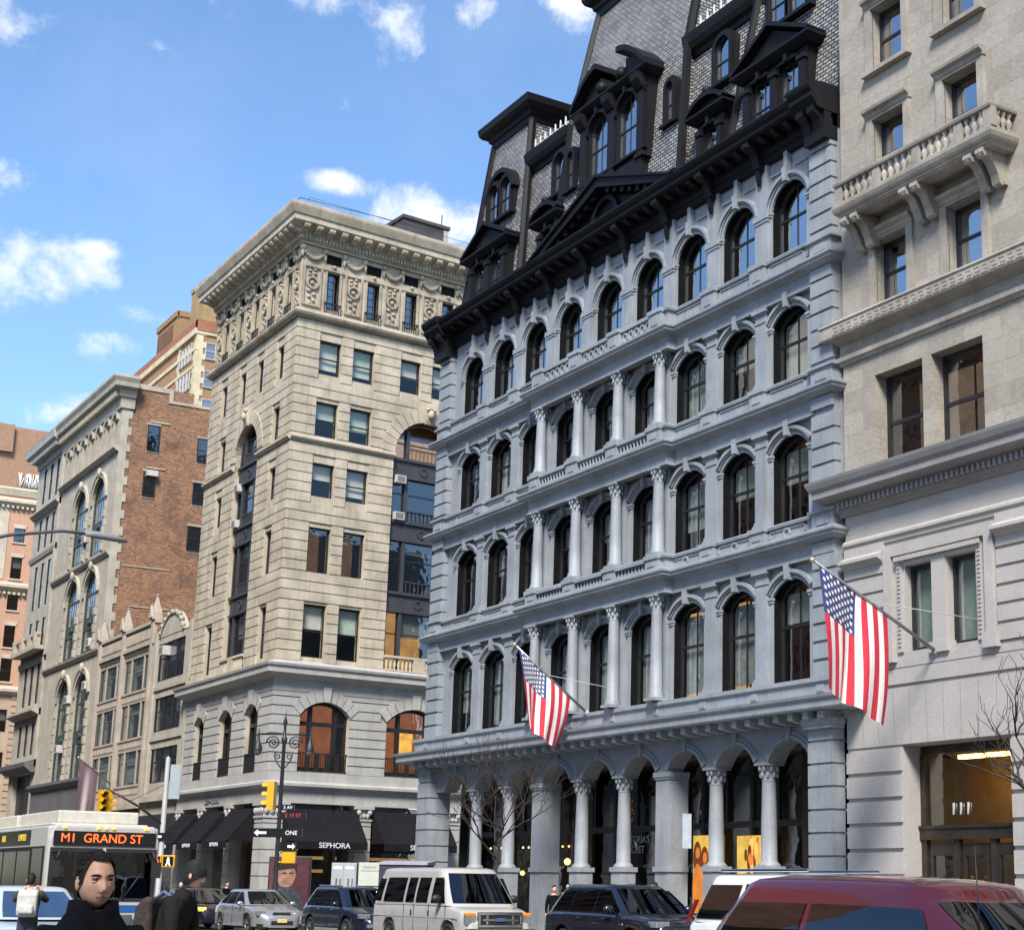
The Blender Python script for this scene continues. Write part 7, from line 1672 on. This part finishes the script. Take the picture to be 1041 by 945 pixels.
# kiosk poster, cabinets, stall, posts
k_ = thing('advertising_kiosk', 'street kiosk with a large poster of a dark haired young man behind the silver sedan', 'kiosk', (-64.9, -4.2, .12)); FK = Fr((-64.6, -4.3), rad(52))
m = MB(); m.box(-.8,.95,-.15,0,.12,2.75); o = obj('panel', m, plain('kiosk_dark', (.02,.018,.02), .5), k_, FK); bevel(o, .03)
m = MB(); m.box(-.74,.89,.003,.012,.35,2.68); 
m.add([(-.05+.40*cos(a*pi/12)*(.92 if sin(a*pi/12) < 0 else 1),.016,2.0+.50*sin(a*pi/12)) for a in range(24)], [tuple(range(24))], 1)
m.add([(-.1+.50*cos(a*pi/12),.014,2.25+.42*sin(a*pi/12)) for a in range(24)], [tuple(range(24))], 2); m.uprism([(-.5,2.18),(.38,2.30),(.30,2.50),(-.3,2.55),(-.55,2.40)], .0175, .0205, 2)
m.uprism([(-.72,.36),(.8,.36),(.62,1.25),(.2,1.55),(-.3,1.55),(-.68,1.2)], .014, .019, 3)
m.add([(-.2+.20*cos(a*pi/12),.020,2.02+.035*sin(a*pi/12)) for a in range(24)], [tuple(range(24))], 2) if False else None
for x in (-.12,.16): m.uprism([(x-.09,2.06),(x+.09,2.06),(x+.08,2.12),(x-.08,2.12)], .017, .021, 2)
m.uprism([(.05,1.78),(.12,1.78),(.09,2.02),(.06,2.02)], .017, .020, 4); m.uprism([(-.06,1.70),(.2,1.70),(.17,1.665),(-.03,1.665)], .017, .021, 5)
obj('poster', m, [plain('poster_dark_red', (.09,.025,.03), .5, 0, .5, 3), plain('poster_skin', (.30,.16,.10), .5, 0, .35, 4), plain('poster_hair', (.015,.011,.012), .5), plain('poster_jacket', (.04,.05,.06), .5, 0, .5, 8), plain('poster_shade', (.3,.15,.1), .5), plain('poster_lip', (.3,.09,.08), .5)], k_, FK)
c_ = thing('utility_cabinet', 'grey double door cabinet with black vents behind the estate car', 'cabinet', (-61.5, -3, .12)); FU = Fr((-60.5,-3.1), rad(50)); CAB = stone('pale_grey_cabinet', (.36,.38,.39), .1, .2, .6, .1)
m = MB(); m.box(-.98,.02,-.6,0,.12,2.5); o = obj('cabinet_body', m, CAB, c_, FU); bevel(o, .02)
for u in (-.72,-.24):
    m = MB(); m.box(u-.22,u+.22,.0,.03,.3,2.42); d = obj('door', m, CAB, c_, FU)
    m = MB(); m.box(u-.17,u+.17,.031,.036,2.26,2.36,1); m.box(u-.06,u-.01,.031,.036,1.4,1.9); m.box(u+.1,u+.14,.031,.036,1.2,1.9); obj('vent', m, [DKP, SGW], d, FU)
c_ = thing('vendor_cabinet', 'cream painted vendor box beside the grey cabinet and behind the white van', 'cabinet', (-59.5, -3, .12)); m = MB(); m.box(.1,1.0,-.7,0,.12,2.52); o = obj('box_body', m, stone('cream_cabinet', (.50,.52,.43), .08, .2, .6, .1), c_, FU); bevel(o, .02); m = MB(); m.box(.18,.92,.0,.012,2.2,2.24); m.box(.3,.8,.0,.012,2.32,2.4); obj('panel_line', m, CAB, c_, FU)
s_t = thing('covered_stall', 'dark covered street stall roof behind the white van and beside the grey pier', 'stall', (-57.2, -2.2, .12)); FT_ = Fr((-57.4,-2.4), rad(50)); m = MB(); m.oprism([(-.6,2.42),(.6,2.42),(.6,2.5),(-.6,2.58)], -.95, .95); o = obj('stall_roof', m, plain('pale_canvas', (.3,.3,.36), .8), s_t, FT_)
m = MB(); m.box(-.9,.9,-.55,.55,1.0,2.42); m.box(-.85,.85,-.5,.5,.12,1.0); obj('stall_body', m, plain('navy_canvas', (.035,.03,.05), .8), s_t, FT_)
m = MB(); m.lathe(0,0,[(.14,0),(.14,.05),(.05,.08),(.05,1.0),(.02,1.02)],10); m.lathe(0,0,[(.052,.75),(.052,.85)],10,1)
tag(obj('delineator_post', m, [plain('white_post', (.72,.72,.70), .5), AMB], None, F0, -66.4-1.0, 8.2, 0), 'slim white plastic post on the crossing left of the silver sedan', 'post')
f_ = thing('railing', 'low grey metal railing behind the silver sedan', 'railing', (-73, -3.6, .12)); m = MB()
for k in range(9): m.box(-74.2+k*.3,-74.16+k*.3,3.6,3.64,.12,1.15)
m.box(-74.2,-71.7,3.59,3.65,1.1,1.15); m.box(-74.2,-71.7,3.59,3.65,.3,.34); obj('rails', m, POLE, f_)
# posters and blade sign by the arcade
def poster(nm, label, X, w, z0, z1, figs):
    t_ = thing(nm, label, 'poster', (X, 1.33, z0)); m = MB(); m.box(-w/2,w/2,-.03,0,0,z1-z0); part('poster_sheet', m, emis('glowing_yellow_sheet', (.85,.55,.10), .5), t_)
    return t_
def blob(par, pts, z, o, mt, nm):
    m = MB(); m.uprism([(x, zz_) for x, zz_ in pts], o, o+.006); part(nm, m, mt, par)
OSK = emis('poster_orange_skin', (.75,.24,.04), .5); OHR = emis('poster_brown_hair', (.16,.035,.008), .6)
el = lambda cx, cz, rx, rz_, a0=0, a1=24: [(cx+rx*cos(a*pi/12), cz+rz_*sin(a*pi/12)) for a in range(a0, a1)]
t_ = poster('shop_poster', 'glowing yellow shop poster of two long haired women left of the round column', -43.3, 1.25, .95, 3.35, 2)
for i, (x, z) in enumerate(((-.36,1.86),(.06,1.70))):
    blob(t_, el(x-.02, z-.16, .23, .52), 0, .004+.012*i, OHR, 'hair_shape'); blob(t_, [(x-.26,0.02),(x+.34,.02),(x+.30,1.0),(x+.20,1.36),(x+.05,1.52),(x-.05,1.52),(x-.16,1.36),(x-.25,1.0)], 0, .012+.012*i, OSK, 'torso_shape'); blob(t_, el(x+.02, z, .115, .175), 0, .02+.012*i, OSK, 'face_shape')
t_ = poster('shop_poster', 'glowing yellow shop poster of one woman with big wavy hair right of the round column', -40.9, 1.3, 1.4, 3.3, 1)
rr_ = random.Random(2)
for k in range(26): x, z = rr_.uniform(-.2,.45), rr_.uniform(.5,1.75); blob(t_, el(x, z, rr_.uniform(.05,.12), rr_.uniform(.15,.3)), 0, .004+.0012*k, rr_.choice((OHR, OHR, OSK, emis('poster_gold', (.9,.5,.12), .6))), 'hair_lock')
blob(t_, el(.12, 1.2, .13, .18), 0, .04, OSK, 'face_shape'); blob(t_, [(-.3,.02),(.5,.02),(.4,.6),(.2,.95),(0,.95),(-.2,.5)], 0, .002, OSK, 'torso_shape')
t_ = thing('blade_sign', 'narrow pale vertical sign beside the wide arcade pier', 'sign', (-42.35, -.0, 2.9)); m = MB(); m.box(-.04,.04,-.14,.14,.0,1.05); part('sign_panel', m, plain('pale_blue_sign', (.5,.55,.62), .5), t_); m = MB(); m.box(-.2,0,-.02,.02,.2,.24); m.box(-.2,0,-.02,.02,.8,.84); part('bracket', m, DKP, t_)
# ------------------------------------------------------------------ 9. flags
def flag(nm, label, cat, base, tip, hoist, fly, s0, seed, plainm=None, bunch=.35):
    b, tp = Vector(base), Vector(tip); d = (b-tp).normalized()
    pl = thing('flagpole', label.split('|')[1], 'flagpole', base); m = MB(); loc = lambda v: (v.x-b.x, -(v.y-b.y), v.z-b.z)
    m.tube([loc(b), loc(tp)], [.05,.035], 8); m.ball(loc(tp), .075, 10, 1); part('pole', m, [plain('pole_grey', (.30,.30,.30), .35, .6), plain('gilt_ball', (.6,.5,.35), .3, .6)], pl)
    m = MB(); m.tube([loc(b), loc(b+d*.15)], .09, 8); mid = tp+d*((b-tp).length*.45); m.tube([loc(mid), loc(Vector((b.x+1.6, -.05, b.z+.6)))], .012, 5); part('stay_wire', m, plain('pale_wire', (.4,.39,.36), .6), pl)
    ns, nt_ = 39, 46; V = []; F = []; M = []; rr = random.Random(seed)
    side = Vector((1,0,0))
    def P(s, t_):
        base_ = tp+d*(s0+s*hoist)
        sq = 1-bunch*t_*(.5+.5*t_)
        ctr = tp+d*(s0+.5*hoist)
        p = ctr+(base_-ctr)*sq
        w = .16*t_**.6*sin(s*9+t_*1.2+seed)+.07*t_*sin(s*19+2*t_+seed*2)+.10*t_*sin(t_*3.3+seed)
        return p+Vector((w, .10*t_*sin(s*7+seed*1.3), -fly*t_*(1-.04*s)-.10*t_*sin(s*9+seed)*.4))
    for j in range(nt_+1):
        for i in range(ns+1): q = P(i/ns, j/nt_); V.append((q.x-tp.x, -(q.y-tp.y), q.z-tp.z))
    for j in range(nt_):
        for i in range(ns):
            F.append((j*(ns+1)+i, j*(ns+1)+i+1, (j+1)*(ns+1)+i+1, (j+1)*(ns+1)+i))
            s, t_ = (i+.5)/ns, (j+.5)/nt_; M.append(0 if plainm else (2 if (s < 7/13 and t_ < .4) else (int(s*13+1e-6) % 2)))
    m = MB(); m.add(V, F, 0, True); m.m = M
    if not plainm:
        for r in range(9):
            for c in range(6 if r % 2 == 0 else 5):
                sc_ = (r+1)/10*7/13; tc_ = (c*2+(1 if r % 2 == 0 else 2))/12*.4
                ctr = P(sc_, tc_); ds = (P(sc_+.01, tc_)-P(sc_-.01, tc_)).normalized(); dt = (P(sc_, tc_+.01)-P(sc_, tc_-.01)).normalized(); nn = ds.cross(dt).normalized()
                for sg_ in (-1, 1):
                    V = []
                    for k in range(10):
                        R = hoist*.030 if k % 2 == 0 else hoist*.0125; a = k*pi/5; q = ctr+(ds*cos(a+pi)+dt*sin(a+pi))*R+nn*sg_*.012; V.append((q.x-tp.x, -(q.y-tp.y), q.z-tp.z))
                    m.add(V, [tuple(range(10))], 1)
    fm_ = [plainm] if plainm else [plain('flag_red', (.50,.025,.05), .8, 0, .08, 5), plain('flag_white', (.74,.70,.67), .8, 0, .08, 5), plain('flag_blue', (.03,.045,.17), .8, 0, .08, 5)]
    o = obj(nm, m.mesh(nm, fm_, False), None, None, F0, tp.x, -tp.y, tp.z); tag(o, label.split('|')[0], cat); return o
flag('national_flag', 'smaller striped flag hanging in front of the grey building beside the bare tree|flagpole with gilt ball on the grey building above the arcade', 'flag', (-47.7,-.55,7.5), (-47.8,-3.3,9.55), 2.5, 2.2, .2, 1.3, None, .42)
flag('national_flag', 'larger striped flag hanging at the right beside the limestone building|flagpole with gilt ball on the limestone building below its low windows', 'flag', (-31.0,-.1,7.75), (-30.7,-4.33,9.56), 2.55, 2.95, .22, .4, None, .12)
pk = flag('banner_flag', 'plain pale pink banner hanging over the avenue above the bus|dark flagpole on the gothic loft holding the pink banner', 'banner', (-107.1,-.2,7.7), (-104.5,-3.0,9.1), 2.3, 4.0, .15, 2.1, plain('pink_banner', (.62,.46,.50), .8, 0, .12, 2), .05)
# ------------------------------------------------------------------ 10. bare trees
BARK = stone('bark', (.05,.038,.032), .3, 0, .9, .5, fine=25)
def bare_tree(label, X, Y, h, seed, spread=.55, first=.4, tr=.08, depth=6, leanx=0):
    e = thing('bare_tree', label, 'tree', (X, Y, .12)); rr = random.Random(seed); mt, mbr = MB(), MB()
    P = [Vector((0,0,0))]; 
    for i in range(1, 7): P.append(Vector((leanx*h*first*(i/6)**2+rr.uniform(-.05,.05), rr.uniform(-.05,.05), h*first*i/6)))
    mt.tube([(p.x, -p.y, p.z) for p in P], [tr*(1.25 if i == 0 else 1-.3*i/6) for i in range(7)], 9)
    def grow(p, d, l, r, k):
        n = 5; pts = [p]; q = p.copy(); dd = d.copy()
        for i in range(n):
            dd = (dd+Vector((rr.uniform(-.22,.22), rr.uniform(-.22,.22), rr.uniform(-.10,.18)))).normalized(); q = q+dd*(l/n); pts.append(q.copy())
        mbr.tube([(a.x, -a.y, a.z) for a in pts], [max(.006, r*(1-.5*i/n)) for i in range(n+1)], 6 if k > 3 else 4)
        if k <= 0: return
        for c in range(2 if k < 3 else 3):
            i = rr.choice((2,3,4,5)) if c else 5; a = rr.uniform(0, 2*pi); nd = (dd+Vector((cos(a), sin(a), rr.uniform(-.1,.5)))*rr.uniform(.45,.95)).normalized(); grow(pts[i], nd, l*rr.uniform(.62,.85), max(.006, r*.58), k-1)
    for c in range(4):
        a = c*pi/2+rr.uniform(-.5,.5); grow(P[-1 if c < 2 else -2], Vector((cos(a)*spread, sin(a)*spread, .75)).normalized(), h*.22, tr*.62, depth-1)
    part('trunk', mt, BARK, e); part('branches', mbr, BARK, e)
bare_tree('slender bare street tree in front of the grey arcade, behind the white van', -48.3, -3.4, 6.4, 11, .75, .45, .07, 6, -.05)
bare_tree('bare street tree reaching in from the right edge before the limestone entrance', -22.6, -4.3, 6.6, 4, .9, .5, .09, 5)

# ------------------------------------------------------------------ 11. repeats share a group
GROUPS = {'person': 'people on the street', 'national_flag': 'striped national flags over the avenue', 'flagpole': 'flagpoles on the facades', 'bare_tree': 'bare street trees', 'traffic_signal': 'yellow traffic signals', 'shop_poster': 'glowing posters behind the arcade', 'opposite_building': 'blocks along the near side of the avenue', 'added_south_block': 'unseen blocks added to darken reflections', 'backpack': 'backpacks'}
for o in list(bpy.data.objects):
    if o.parent is None and o.get('category'):
        gname = GROUPS.get(o.name.split('.')[0])
        if gname: o['group'] = gname
        elif o['category'] in ('car', 'van', 'bus'): o['group'] = 'vehicles on the avenue'
